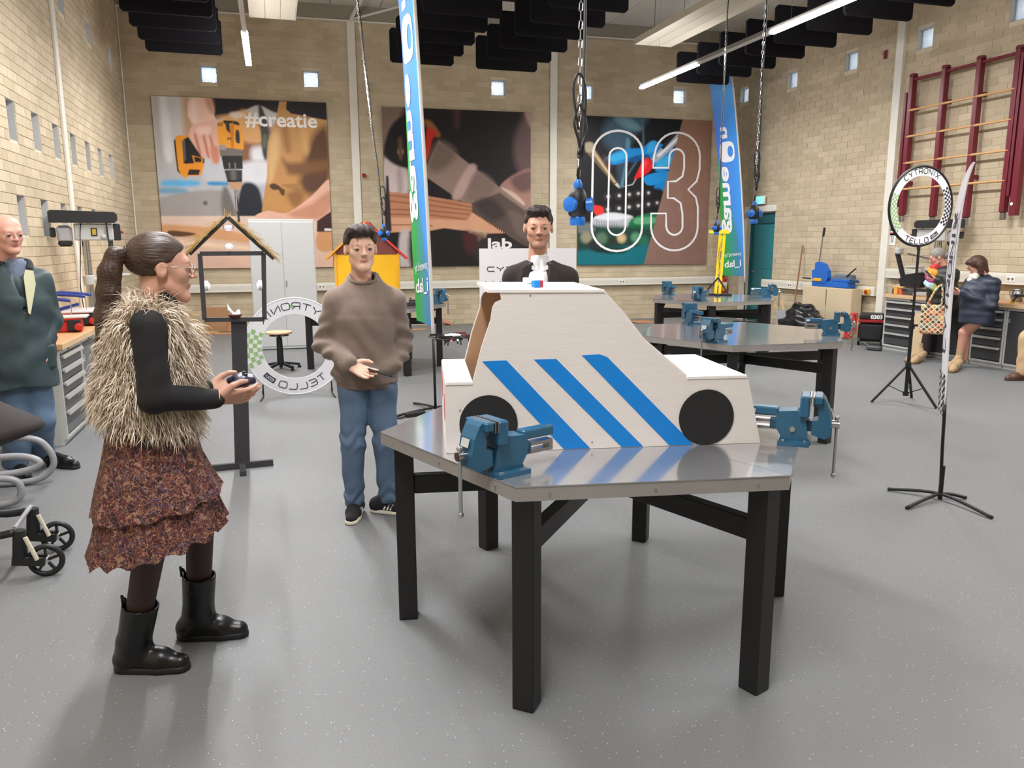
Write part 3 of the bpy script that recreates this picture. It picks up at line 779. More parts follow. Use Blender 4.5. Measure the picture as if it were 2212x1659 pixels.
MB().lathe([(0, 0), (.02, 0), (.02, .006), (0, .006)], cfp(XW - .055, Us[3] - .16, 2.1), 12, (-1, 0, 0)).build('round_sticker', mat('sign_white', (245, 245, 245), .4), cf)
for px, py, lab in ((1914, 118, 'small burgundy hook plate high on the wall near the white column'), (1857, 657, 'small burgundy hook plate low on the wall behind the vacuum cleaner')):
    P = atX(px, py, XR - .012); t = thing('wall_hook', lab, 'hook', tuple(P))
    MB().bbox((-.012, 0, 0), (.02, .06, .13), .003).build('plate', M_BURG, t); MB().tube(crom([(-.02, 0, .02), (-.07, 0, .0), (-.09, 0, .03), (-.085, 0, .06)], 4), .007, 6).build('hook', M_STEEL, t, True)

# ================================================================== LARGE PRINTS
class Paint:
    """colours for the vertices of a flat print; outlines are given where they lie on the print"""
    def __init__(s, tl, br, n):
        s.u0, s.z1 = tl; s.u1, s.z0 = br; s.n = n
        U, Z = np.meshgrid(np.linspace(s.u0, s.u1, n), np.linspace(s.z0, s.z1, n)); s.U, s.Z = U, Z
        s.C = np.zeros((n, n, 3))
    def at(s, cx, cy):                                         # crop coordinates -> (u, z) on the wall
        return bws(s.crop[0] + cx * s.crop[2], s.crop[1] + cy * s.crop[2])
    def sd(s, pts):
        P = np.array([s.at(*q) for q in pts]); d = np.full(s.U.shape, 1e9); ins = np.zeros(s.U.shape, bool)
        for a, b in zip(P, np.roll(P, -1, 0)):
            e = b - a; wx, wy = s.U - a[0], s.Z - a[1]; t = np.clip((wx * e[0] + wy * e[1]) / max(e @ e, 1e-12), 0, 1)
            d = np.minimum(d, np.hypot(wx - e[0] * t, wy - e[1] * t))
            c = (a[1] > s.Z) != (b[1] > s.Z)
            with np.errstate(divide='ignore', invalid='ignore'): ins ^= c & (s.U < (b[0] - a[0]) * (s.Z - a[1]) / (b[1] - a[1]) + a[0])
        return np.where(ins, -d, d)
    def poly(s, pts, rgb, soft=.012, a=1.0, smooth=True, rgb2=None):
        if smooth and len(pts) > 2: pts = [(q.x, q.y) for q in crom([(x, y, 0) for x, y in pts], 4, True)]
        m = np.clip(.5 - s.sd(pts) / (2 * soft), 0, 1)[..., None] * a; c = np.array(srgb(*rgb))
        if rgb2 is not None:
            zz = [s.at(*q)[1] for q in pts]; g = np.clip((s.Z - min(zz)) / (max(zz) - min(zz) + 1e-9), 0, 1)[..., None]; c = np.array(srgb(*rgb2)) * (1 - g) + c * g
        s.C = s.C * (1 - m) + c * m; return s
    def sharp(s, pts, rgb, soft=.006, **k): return s.poly(pts, rgb, soft, smooth=False, **k)
    def spot(s, x, y, r, rgb, soft=.02, a=1.0, ry=None):
        ry = ry or r; return s.poly([(x + r * math.cos(t), y + ry * math.sin(t)) for t in np.arange(0, 6.28, .7)], rgb, soft, a)
    def grain(s, amp, seed=1, px=1):
        g = np.random.RandomState(seed); N = s.n; a = g.rand(N // 12 + 2, N // 12 + 2)
        i = np.arange(N) / 12; x0 = i.astype(int); f = i - x0
        b = a[x0] * (1 - f)[:, None] + a[x0 + 1] * f[:, None]; b = b[:, x0] * (1 - f) + b[:, x0 + 1] * f
        s.C = s.C * (1 + amp * (b - .5))[..., None]; return s
    def build(s, name, label, texts=()):
        t = thing(name, label, 'poster', tuple(bpt((s.u0 + s.u1) / 2, s.z0, .012)), BA)
        w, h = s.u1 - s.u0, s.z1 - s.z0
        MB().bbox((0, -.02, h / 2), (w, .04, h), .004).build('board', mat('poster_edge', (120, 112, 104), .6), t)
        N = s.n; V = np.stack([s.U - (s.u0 + s.u1) / 2, np.full(s.U.shape, -.0415), s.Z - s.z0], -1).reshape(-1, 3)
        i = np.arange(N * N).reshape(N, N); Q = np.stack([i[:-1, :-1], i[:-1, 1:], i[1:, 1:], i[1:, :-1]], -1).reshape(-1, 4)
        link('printed_picture', npmesh('printed_picture', V, Q, mat('print_ink', None, .5, vcol=True, spec=.3), smooth=False, col=np.clip(s.C.reshape(-1, 3), 0, 1)), t)
        return t
M_INKW = mat('white_print', (244, 242, 240), .5)
def print_text(t, P, body, x, y, hpx, wpx, bold):
    """letters of the print: baseline left at crop (x, y)"""
    V, Fs = text_geo(body, 1.0, bold); xs = [v[0] for v in V]; a = P.at(x, y); b = P.at(x + wpx, y); c = P.at(x, y - hpx)
    ym = max(v[1] for v in V); sx = (b[0] - a[0]) / (max(xs) - min(xs)); sz = (c[1] - a[1]) / ym; mb = MB(); uc = (P.u0 + P.u1) / 2
    mb.add([((v[0] - min(xs)) * sx + a[0] - uc, -.043, v[1] * sz + a[1] - P.z0) for v in V], Fs); return mb.build('lettering', M_INKW, t)
# --- print with the drill
P = Paint(bws(327, 205), (bws(704, 224)[0], 1.17), 230); P.crop = (320, 200, 400 / 2074)
P.u1 = P.u0 + 2.99; P.__init__((P.u0, 4.19), (P.u1, 1.18), 230)
P.C[:] = srgb(204, 202, 200)
P.poly([(40, 20), (130, 20), (210, 900), (120, 900)], (188, 184, 182), .05); P.poly([(130, 20), (200, 20), (280, 700), (190, 700)], (226, 226, 226), .04)
P.poly([(385, 30), (460, 30), (520, 560), (420, 560)], (196, 158, 122), .05); P.poly([(140, 860), (1300, 860), (1300, 1500), (150, 1500)], (190, 192, 198), .08)
P.poly([(1040, 380), (1380, 380), (1380, 780), (1040, 780)], (146, 98, 66), .07); P.poly([(1170, 620), (1320, 620), (1330, 760), (1170, 760)], (236, 236, 242), .05)
P.poly([(1060, 800), (1340, 780), (1330, 1010), (1060, 1010)], (228, 228, 234), .05); P.poly([(640, 560), (860, 540), (880, 980), (640, 980)], (206, 208, 214), .08)
P.poly([(200, 985), (550, 990), (540, 1050), (180, 1050)], (104, 184, 232), .03); P.poly([(690, 1000), (900, 1005), (900, 1040), (690, 1040)], (66, 150, 206), .02)
P.poly([(150, 1070), (420, 1080), (420, 1130), (150, 1130)], (122, 166, 196), .03); P.poly([(400, 1125), (640, 1135), (640, 1180), (400, 1180)], (42, 130, 196), .02)
P.poly([(150, 1180), (820, 1100), (840, 1380), (150, 1400)], (166, 160, 156), .03); P.spot(645, 1240, 24, (96, 92, 92), .02)
P.poly([(830, 1100), (900, 1080), (1000, 1400), (840, 1400)], (118, 112, 106), .04); P.poly([(1040, 1060), (1160, 1010), (1260, 1120), (1280, 1420), (1010, 1420)], (34, 38, 46), .03)
P.sharp([(150, 1385), (2080, 1385), (2100, 2000), (150, 2000)], (228, 200, 182), .012, rgb2=(216, 176, 154)); P.poly([(160, 1480), (900, 1540), (1300, 1700), (700, 1640), (160, 1600)], (212, 158, 112), .03)
P.poly([(250, 1545), (540, 1580), (400, 1612), (250, 1600)], (96, 66, 44), .012); P.poly([(150, 1640), (1100, 1720), (1100, 1760), (150, 1680)], (240, 206, 178), .02); P.poly([(1900, 1560), (2080, 1560), (2080, 1760), (1900, 1760)], (206, 150, 102), .02)
P.poly([(690, 40), (2000, 110), (2000, 320), (1560, 240), (1420, 230), (1240, 150), (1100, 200), (960, 240), (760, 300), (720, 180)], (36, 33, 38), .02)
P.poly([(760, 280), (960, 245), (1100, 205), (1250, 380), (1290, 560), (1050, 540), (900, 330)], (226, 172, 112), .04); P.poly([(920, 240), (1010, 225), (1090, 260), (980, 300)], (238, 216, 196), .03)
P.poly([(1235, 150), (1290, 200), (1350, 420), (1335, 740), (1285, 700), (1262, 430)], (58, 60, 50), .02); P.poly([(1290, 480), (1330, 480), (1320, 620), (1285, 600)], (96, 104, 90), .02)
P.sharp([(1470, 105), (1552, 108), (1545, 190), (1600, 240), (1992, 312), (2012, 480), (2040, 980), (1850, 1160), (1560, 1360), (1268, 1390), (1300, 1150), (1335, 940), (1345, 560), (1430, 320)], (202, 152, 92), .008, rgb2=(196, 142, 84))
P.poly([(1850, 480), (2010, 420), (2040, 960), (1840, 1150), (1700, 1040), (1740, 820)], (96, 64, 44), .08); P.poly([(1510, 740), (1600, 790), (2020, 760), (2020, 860), (1620, 930), (1540, 850)], (128, 88, 52), .05)
P.poly([(1360, 560), (1440, 420), (1470, 600), (1420, 900), (1350, 1000)], (222, 180, 122), .05); P.poly([(1500, 420), (1560, 400), (1600, 640), (1540, 660)], (166, 116, 62), .05); P.poly([(1700, 380), (1760, 380), (1800, 640), (1740, 680)], (212, 164, 104), .05)
P.poly([(1360, 1040), (1420, 1020), (1500, 1080), (1400, 1090)], (80, 52, 30), .012); P.poly([(1500, 1030), (1700, 1030), (1710, 1110), (1540, 1060)], (170, 124, 76), .012); P.poly([(1470, 1080), (1530, 1090), (1520, 1160), (1480, 1130)], (92, 60, 36), .012)
P.poly([(1560, 1140), (1700, 1100), (1740, 1200), (1640, 1290)], (150, 104, 60), .05)
P.sharp([(500, 60), (700, 55), (740, 170), (745, 260), (772, 330), (700, 420), (560, 400), (500, 350), (448, 260), (452, 140)], (238, 200, 180), .008); P.poly([(640, 70), (720, 80), (740, 230), (690, 210)], (206, 152, 126), .04); P.poly([(470, 120), (540, 110), (540, 320), (480, 280)], (248, 222, 208), .05)
P.poly([(500, 380), (640, 330), (772, 320), (800, 480), (800, 780), (730, 795), (690, 740), (600, 730), (530, 690), (455, 560), (455, 500)], (234, 184, 164), .008)
for a in ([(520, 480), (545, 480), (600, 690), (570, 680)], [(610, 470), (635, 470), (690, 720), (660, 700)], [(690, 500), (712, 500), (770, 720), (740, 700)]): P.poly(a, (196, 126, 106), .014)
P.poly([(700, 620), (790, 620), (795, 780), (735, 780)], (214, 142, 118), .03); P.poly([(560, 400), (700, 380), (690, 460), (570, 470)], (244, 206, 190), .03)
P.poly([(300, 520), (420, 488), (450, 520), (450, 930), (380, 930), (330, 850)], (240, 156, 44), .006); P.sharp([(292, 540), (310, 530), (345, 860), (370, 920), (330, 880)], (40, 38, 40), .006)
P.sharp([(400, 530), (455, 500), (600, 720), (635, 745), (635, 800), (530, 845), (400, 790)], (34, 32, 34), .006); P.sharp([(385, 545), (420, 535), (430, 760), (400, 780)], (92, 90, 92), .006)
P.sharp([(495, 705), (600, 730), (620, 740), (615, 790), (520, 800)], (226, 142, 44), .005); P.sharp([(520, 720), (600, 740), (600, 780), (530, 780)], (30, 28, 30), .005)
P.sharp([(440, 800), (635, 790), (605, 920), (570, 935), (410, 935)], (242, 154, 48), .006); P.sharp([(465, 862), (588, 866), (570, 925), (445, 926)], (44, 40, 40), .005)
P.poly([(778, 350), (860, 308), (1010, 325), (1050, 420), (1066, 650), (880, 640), (800, 590), (776, 430)], (246, 166, 54), .006); P.poly([(850, 318), (1000, 330), (1020, 370), (920, 350), (870, 360)], (40, 38, 40), .006)
P.sharp([(870, 360), (915, 350), (925, 470), (880, 420)], (40, 38, 40), .006); P.poly([(985, 430), (1022, 440), (1030, 560), (1010, 572), (985, 545)], (44, 42, 46), .006); P.poly([(930, 370), (960, 370), (960, 620), (930, 600)], (214, 128, 30), .012)
for xx in (785, 805, 825): P.sharp([(xx, 345), (xx + 10, 342), (xx + 12, 378), (xx + 2, 380)], (70, 50, 24), .004)
for xx in (892, 918): P.sharp([(xx, 505), (xx + 14, 507), (xx + 14, 535), (xx, 532)], (70, 50, 24), .004)
P.sharp([(800, 590), (880, 620), (1066, 645), (1060, 725), (812, 715)], (122, 114, 108), .006); P.sharp([(805, 590), (870, 590), (875, 650), (808, 640)], (168, 160, 152), .006)
P.sharp([(822, 710), (1060, 712), (1062, 860), (852, 862)], (40, 40, 44), .005)
for xx in (905, 970): P.sharp([(xx, 790), (xx + 14, 790), (xx + 18, 855), (xx + 6, 855)], (150, 140, 120), .005)
P.sharp([(858, 872), (1056, 870), (1056, 1000), (892, 1000)], (58, 56, 58), .006); P.poly([(930, 880), (980, 880), (985, 990), (940, 990)], (110, 106, 106), .03); P.sharp([(890, 985), (1056, 985), (1056, 1003), (895, 1003)], (20, 20, 22), .004)
P.sharp([(895, 1005), (1056, 1005), (1040, 1085), (930, 1085)], (206, 158, 124), .006); P.sharp([(955, 1085), (1018, 1085), (1012, 1180), (970, 1180)], (150, 140, 134), .005); P.sharp([(970, 1170), (1005, 1170), (1035, 1450), (1005, 1460)], (62, 56, 54), .006); P.sharp([(985, 1170), (993, 1170), (1005, 1330), (998, 1330)], (214, 206, 200), .004)
P.poly([(1205, 1400), (1340, 1325), (1560, 1348), (1830, 1160), (2035, 975), (2045, 1310), (1890, 1425), (1600, 1440)], (232, 182, 160), .008); P.poly([(1560, 1370), (1830, 1240), (2040, 1100), (2045, 1300), (1890, 1420)], (204, 146, 118), .05)
P.sharp([(1890, 1440), (2050, 1330), (2060, 1560), (1890, 1560)], (64, 40, 40), .01); P.sharp([(1975, 1520), (2060, 1525), (2060, 1550), (1975, 1548)], (230, 226, 224), .006)
P.grain(.10, 3)
t = P.build('wall_print', 'large square print of a hand holding an orange drill, with white lettering')
print_text(t, P, '#creatie', 1090, 372, 150, 805, .022)
# --- print with the saw
P = Paint(bws(824, 231), (5, 1.17), 4); a = bws(824, 231)[0]; P.__init__((a, 4.16), (a + 2.92, 1.17), 200); P.crop = (820, 220, 340 / 1567)
P.C[:] = srgb(30, 26, 28)
P.poly([(0, 30), (230, 40), (160, 250), (60, 420), (20, 560)], (128, 108, 96), .06); P.poly([(40, 560), (260, 640), (280, 920), (60, 900)], (206, 190, 186), .05); P.poly([(170, 680), (215, 680), (225, 900), (180, 900)], (176, 160, 156), .04)
P.poly([(740, 60), (800, 60), (780, 260), (740, 230)], (76, 50, 50), .06); P.poly([(1330, 420), (1450, 100), (1520, 200), (1520, 760), (1380, 700)], (104, 80, 76), .08); P.poly([(1440, 110), (1520, 130), (1520, 260), (1480, 230)], (176, 150, 142), .04)
P.poly([(1190, 850), (1330, 730), (1520, 690), (1520, 1120), (1400, 1030), (1300, 930)], (172, 128, 116), .02); P.poly([(1300, 760), (1520, 690), (1520, 860), (1380, 900)], (112, 84, 82), .06); P.poly([(1200, 855), (1320, 900), (1430, 1000), (1420, 1040), (1300, 960)], (216, 186, 166), .02)
P.poly([(50, 420), (120, 230), (260, 140), (430, 180), (590, 330), (570, 500), (470, 640), (230, 660), (60, 560)], (30, 26, 27), .03); P.spot(205, 500, 30, (170, 136, 106), .02); P.poly([(180, 380), (215, 370), (225, 560), (190, 560)], (92, 70, 54), .03)
P.poly([(440, 190), (510, 200), (600, 330), (560, 350), (470, 260)], (150, 96, 50), .03); P.poly([(470, 270), (570, 320), (520, 380), (480, 560), (450, 570)], (196, 46, 30), .02)
P.sharp([(585, 385), (1185, 850), (1510, 1095), (1510, 1460), (1405, 1412), (915, 1092), (915, 1010), (810, 992), (462, 752), (462, 640)], (150, 126, 114), .006)
P.poly([(580, 400), (760, 520), (600, 700), (480, 650)], (116, 98, 86), .08); P.poly([(880, 640), (960, 680), (800, 965), (720, 930)], (190, 160, 150), .035); P.poly([(960, 700), (1150, 840), (1000, 980), (860, 960)], (132, 110, 102), .06)
P.sharp([(915, 1010), (1190, 905), (1510, 1130), (1510, 1460), (1405, 1412), (915, 1092)], (92, 76, 70), .02); P.poly([(940, 1020), (1100, 960), (1250, 1120), (1100, 1180)], (66, 54, 52), .06); P.poly([(1280, 1080), (1500, 1200), (1500, 1380), (1350, 1300)], (112, 94, 86), .05)
P.sharp([(85, 895), (480, 940), (912, 1012), (912, 1092), (1250, 1305), (1080, 1312), (640, 1256), (500, 1282), (105, 1300)], (192, 132, 98), .006); P.sharp([(95, 1150), (480, 1165), (870, 1180), (920, 1100), (1250, 1305), (1080, 1312), (640, 1256), (500, 1282), (105, 1300)], (218, 164, 130), .012)
for a in ([(90, 930), (480, 975), (910, 1050)], [(90, 990), (480, 1030), (910, 1085)], [(95, 1070), (480, 1085), (890, 1120)], [(95, 1120), (480, 1125), (850, 1170)], [(110, 1225), (480, 1225), (520, 1240)]):
    P.sharp([(x, y - 6) for x, y in a] + [(x, y + 6) for x, y in a[::-1]], (132, 80, 56), .008, a=.8)
for i in range(17):
    x, y = 918 + i * 20, 1094 + i * 13; P.sharp([(x, y - 10), (x + 18, y + 2), (x + 4, y + 22)], (36, 28, 28), .004)
P.poly([(880, 1288), (1050, 1290), (1048, 1370), (1005, 1412), (950, 1372)], (206, 176, 146), .01); P.poly([(910, 1300), (1020, 1300), (1010, 1360)], (178, 140, 110), .02)
P.poly([(830, 1300), (980, 1330), (945, 1500), (860, 1490)], (74, 30, 32), .05); P.poly([(1000, 1330), (1500, 1460), (1500, 1640), (1000, 1640)], (50, 42, 42), .08); P.poly([(200, 1310), (300, 1305), (310, 1640), (200, 1640)], (192, 182, 180), .03); P.poly([(300, 1306), (480, 1290), (500, 1640), (310, 1640)], (60, 48, 46), .05)
P.sharp([(60, 740), (85, 740), (118, 1290), (66, 1280)], (50, 42, 44), .012); P.grain(.10, 5)
t = P.build('wall_print', 'large square dark print of a handsaw cutting a pine board')
print_text(t, P, 'lab', 1072, 1458, 100, 240, .03)
# --- print with the number
P = Paint(bws(1272, 252), (5, 1.17), 4); P.__init__((bws(1246, 570)[0], 4.14), (bws(1534, 260)[0] + .01, 1.16), 210); P.crop = (1240, 240, 305 / 1488)
P.C[:] = srgb(24, 25, 30)
P.poly([(380, 60), (760, 60), (640, 240), (520, 480), (480, 800), (440, 500), (300, 300)], (64, 92, 110), .10); P.poly([(420, 80), (560, 70), (700, 190), (600, 200), (500, 160)], (110, 146, 160), .05); P.poly([(540, 300), (580, 340), (540, 600), (500, 820), (480, 800), (530, 520)], (96, 140, 158), .03); P.poly([(700, 90), (716, 90), (720, 400), (560, 680), (540, 690), (700, 390)], (92, 120, 132), .02, a=.7)
P.poly([(300, 520), (420, 440), (560, 400), (700, 390), (760, 350), (830, 312), (905, 350), (1060, 420), (1010, 600), (860, 640), (830, 560), (760, 470), (640, 480), (560, 530), (400, 570)], (26, 138, 208), .012)
P.poly([(380, 470), (520, 430), (540, 490), (400, 540)], (56, 180, 236), .03); P.poly([(780, 340), (850, 330), (830, 420), (760, 440)], (60, 170, 230), .03); P.poly([(560, 500), (760, 460), (760, 500), (600, 540)], (14, 84, 140), .03); P.poly([(860, 520), (1000, 470), (1000, 560), (870, 600)], (60, 176, 232), .03)
P.poly([(735, 690), (860, 650), (1010, 640), (985, 745), (800, 785), (738, 760)], (28, 140, 210), .008); P.poly([(838, 790), (960, 745), (945, 860), (870, 885), (840, 850)], (24, 128, 196), .008); P.poly([(300, 480), (360, 520), (380, 600), (320, 640)], (92, 60, 46), .05)
P.sharp([(800, 510), (1070, 215), (1110, 300), (1000, 420), (850, 545)], (176, 178, 184), .008); P.sharp([(900, 390), (1070, 200), (1100, 215), (930, 410)], (40, 42, 48), .01); P.sharp([(860, 470), (1080, 280), (1090, 300), (880, 490)], (236, 238, 240), .008)
P.poly([(628, 700), (735, 505), (800, 520), (815, 590), (760, 660), (650, 715)], (228, 30, 42), .008); P.poly([(700, 560), (740, 520), (760, 560), (690, 660)], (250, 76, 80), .03); P.sharp([(500, 795), (600, 770), (640, 715), (646, 722), (610, 782), (500, 803)], (170, 166, 160), .005)
P.sharp([(105, 420), (185, 360), (440, 745), (420, 785), (330, 680)], (120, 100, 76), .01); P.sharp([(150, 400), (180, 380), (430, 750), (415, 760)], (206, 182, 140), .008); P.sharp([(420, 775), (445, 755), (490, 825), (470, 830)], (206, 206, 200), .006); P.poly([(110, 340), (190, 340), (200, 430), (120, 430)], (190, 176, 150), .02)
P.poly([(60, 860), (900, 820), (880, 1110), (60, 1130)], (26, 24, 26), .03)
for (x, y, r) in ((345, 905, 44), (462, 895, 42), (568, 882, 40), (662, 872, 38), (770, 865, 34), (340, 1040, 46), (460, 1028, 44), (566, 1014, 42), (662, 1000, 40), (770, 985, 38), (860, 970, 34)):
    P.spot(x, y, r, (60, 58, 58), .012); P.spot(x, y, r * .72, (24, 24, 26), .01); P.spot(x + 4, y - 2, r * .42, (196, 192, 190), .014)
P.poly([(190, 1130), (350, 1068), (600, 1105), (590, 1200), (440, 1262), (200, 1205)], (186, 188, 194), .012); P.poly([(200, 1130), (360, 1080), (590, 1110), (440, 1150)], (224, 226, 230), .02)
for i in range(9): P.sharp([(225 + i * 26, 1152 + i * 3), (233 + i * 26, 1152 + i * 3), (235 + i * 26, 1225 + i * 3), (227 + i * 26, 1225 + i * 3)], (140, 142, 150), .008)
P.poly([(190, 1000), (290, 1010), (300, 1080), (215, 1090)], (232, 56, 48), .015)
P.poly([(590, 1140), (900, 1080), (900, 1320), (600, 1330)], (22, 112, 70), .02); P.poly([(640, 1130), (840, 1120), (840, 1180), (640, 1190)], (110, 180, 130), .02, a=.7); P.poly([(10, 1230), (900, 1250), (900, 1460), (10, 1460)], (30, 66, 56), .05); P.poly([(20, 1200), (180, 1180), (200, 1270), (20, 1280)], (110, 120, 116), .03)
for (x, y, r, c) in ((120, 1330, 60, (150, 146, 120)), (280, 1340, 60, (92, 120, 96)), (490, 1340, 46, (214, 188, 140)), (400, 1370, 40, (44, 50, 40)), (640, 1330, 50, (90, 150, 116)), (720, 1370, 60, (40, 110, 82)), (200, 1420, 60, (40, 44, 42))): P.spot(x, y, r, c, .04)
P.sharp([(10, 1470), (900, 1400), (900, 1630), (10, 1630)], (18, 112, 124), .04); P.poly([(180, 1440), (520, 1440), (500, 1500), (240, 1490)], (20, 46, 46), .03)
P.sharp([(1142, 60), (1460, 60), (1400, 1640), (716, 1640)], (150, 112, 92), .005, rgb2=(140, 108, 98))
for i in range(26):
    x, y = 960 + (i * 137) % 420, 150 + (i * 211) % 1400
    if x < 1142 - (y - 90) * .27 + 60: continue
    for j in range(4): P.sharp([(x + j * 14, y), (x + j * 14 + 5, y), (x + j * 14 + 5, y + 70), (x + j * 14, y + 70)], (164, 126, 106), .006, a=.7)
P.grain(.08, 9)
t = P.build('wall_print', 'large square print of soldering with a blue glove and outlined white numerals')
def wires(mb, pl, wpx):
    u = lambda x, y: P.at(x, y); A = [(u(x, y)[0] - (P.u0 + P.u1) / 2, u(x, y)[1] - P.z0) for x, y in pl]
    ribbon(mb, A, wpx * P.crop[2] * 9.4 / 1000, lambda a, b, l: (a, -.043 - l, b), .001, 1)
def arc(cx, cy, rx, ry, a0, a1, n=14): return [(cx + rx * math.cos(math.radians(a0 + (a1 - a0) * i / n)), cy - ry * math.sin(math.radians(a0 + (a1 - a0) * i / n))) for i in range(n + 1)]
mb = MB(); o = arc(452, 460, 262, 250, 0, 180) + arc(440, 1225, 265, 250, 180, 360); wires(mb, o + [o[0]], 24); o = arc(452, 480, 90, 88, 0, 180) + arc(438, 1215, 92, 92, 180, 360); wires(mb, o + [o[0]], 20); mb.build('numeral_zero', M_INKW, t)
o = [(820, 600), (832, 470)] + arc(1075, 480, 238, 250, 170, 0) + [(1310, 620), (1280, 740), (1190, 828), (1270, 910), (1292, 1010)] + arc(1045, 1220, 245, 248, 0, -178) + [(800, 1080), (958, 1080), (958, 1200)] + arc(1045, 1210, 86, 94, 180, 360) + [(1130, 1080), (1110, 970), (1040, 920), (975, 918), (978, 745), (1060, 742), (1130, 690), (1148, 600)] + arc(1070, 490, 78, 86, 0, 180) + [(985, 600), (820, 600)]
mb = MB(); wires(mb, o, 22); mb.build('numeral_three', M_INKW, t)
# red alarm beacon on the column, small notices beside the right column
P0 = bw(786, 379, .05); t = thing('alarm_beacon', 'small round red alarm beacon on the white column beside the drill print', 'alarm', tuple(P0))
MB().lathe([(0, 0), (.05, 0), (.05, .02), (0, .02)], (0, .03, 0), 16, (0, -1, 0)).build('base', M_WHITE, t); MB().lathe([(.04, 0), (.042, .03), (.03, .055), (0, .065)], (0, .01, 0), 16, (0, -1, 0)).build('red_dome', mat('red_plastic', (150, 34, 40), .3), t, True)
for i, (px, py, lab) in enumerate(((1922, 495, 'upper of two small safety notices beside the white column'), (1920, 516, 'lower of two small safety notices beside the white column'))):
    Pq = atX(1924, py, XR - .013); t = thing('safety_notice', lab, 'notice', tuple(Pq)); MB().b2((-.004, -.11, -.1), (0, .11, .1)).build('sheet', mat('notice_white', (232, 230, 226), .5), t)
    mb = MB(); mb.b2((-.006, -.11, .085), (-.0041, .11, .1)); mb.build('red_edge', mat('red_print', (190, 60, 50), .5), t)
    mb = MB()
    if i == 0: mb.prism([(-.04, -.05), (.05, -.05), (.03, .02), (0, .04), (-.03, .01)], (-.006, 0, .02), (0, -1, 0), (0, 0, 1), -.002)
    else:
        for q in (-.06, -.03): mb.b2((-.006, q, -.06), (-.0041, q + .012, .05))
        mb.b2((-.006, .02, -.06), (-.0041, .08, 0))
    mb.build('pictogram', mat('dark_print', (50, 46, 50), .5), t)
# ================================================================== HEXAGONAL WORK TABLES AND VISES
TZ = .84; HR_ = .942
M_STAIN = mat('stainless_table_top', (196, 196, 198), .12, .75, noise=.05, nscale=5, bump=.02, bscale=6)
M_STEDGE = mat('stainless_table_edge', (176, 172, 168), .32, .45, noise=.04)
def hex_table(label, c, ang):
    t = thing('hexagonal_work_table', label, 'table', (c[0], c[1], 0), math.radians(ang), 'hexagonal steel work tables')
    V = [(HR_ * math.cos(math.radians(60 * i)), HR_ * math.sin(math.radians(60 * i))) for i in range(6)]
    sc = lambda s: [(x * s, y * s) for x, y in V]
    mb = MB(); mb.prism(sc(.998), (0, 0, TZ - .052), (1, 0, 0), (0, 1, 0), .05); top = mb.build('table_top', M_STEDGE, t)
    for s in (0, 1):                                            # two halves of folded sheet with a seam between
        h = [V[(3 * s + i) % 6] for i in range(4)]; ny = 1 if s == 0 else -1
        pl = [(x, y + (.0015 * ny if abs(y) < 1e-6 else 0)) for x, y in h]
        MB().prism(pl, (0, 0, TZ - .004), (1, 0, 0), (0, 1, 0), .004).build('steel_sheet', M_STAIN, top)
    for i in range(6):
        a, b = Vector((*V[i], 0)), Vector((*V[(i + 1) % 6], 0)); n = (a + b).normalized()
        for f in (.12, .5, .88): MB().lathe([(0, 0), (.005, 0), (.005, .002), (0, .0025)], a.lerp(b, f) + n * .0 + Vector((0, 0, TZ - .03)), 6, n).build('bolt', M_CHROME, top)
    for i in range(6):
        d = Vector((math.cos(math.radians(60 * i)), math.sin(math.radians(60 * i)), 0)); R = Matrix.Rotation(math.radians(60 * i), 3, 'Z')
        MB().bbox(d * .845 + Vector((0, 0, .394)), (.08, .08, .788), .004, R).build('leg', M_BLACK, t)
        MB().bbox(d * .44 + Vector((0, 0, .61)), (.73, .05, .08), .003, R).build('beam', M_BLACK, t)
        MB().bbox(d * .775 + Vector((0, 0, .765)), (.06, .05, .045), .012, R).build('bracket', M_BLACK, t)
    MB().lathe([(0, .56), (.09, .56), (.09, .66), (0, .66)], (0, 0, 0), 6).build('hub', M_BLACK, t)
    return t, V
M_VISE = mat('blue_grey_hammer_paint', (40, 92, 122), .3, noise=.05, coat=.3); M_VISED = mat('dark_blue_vise_paint', (32, 72, 96), .4)
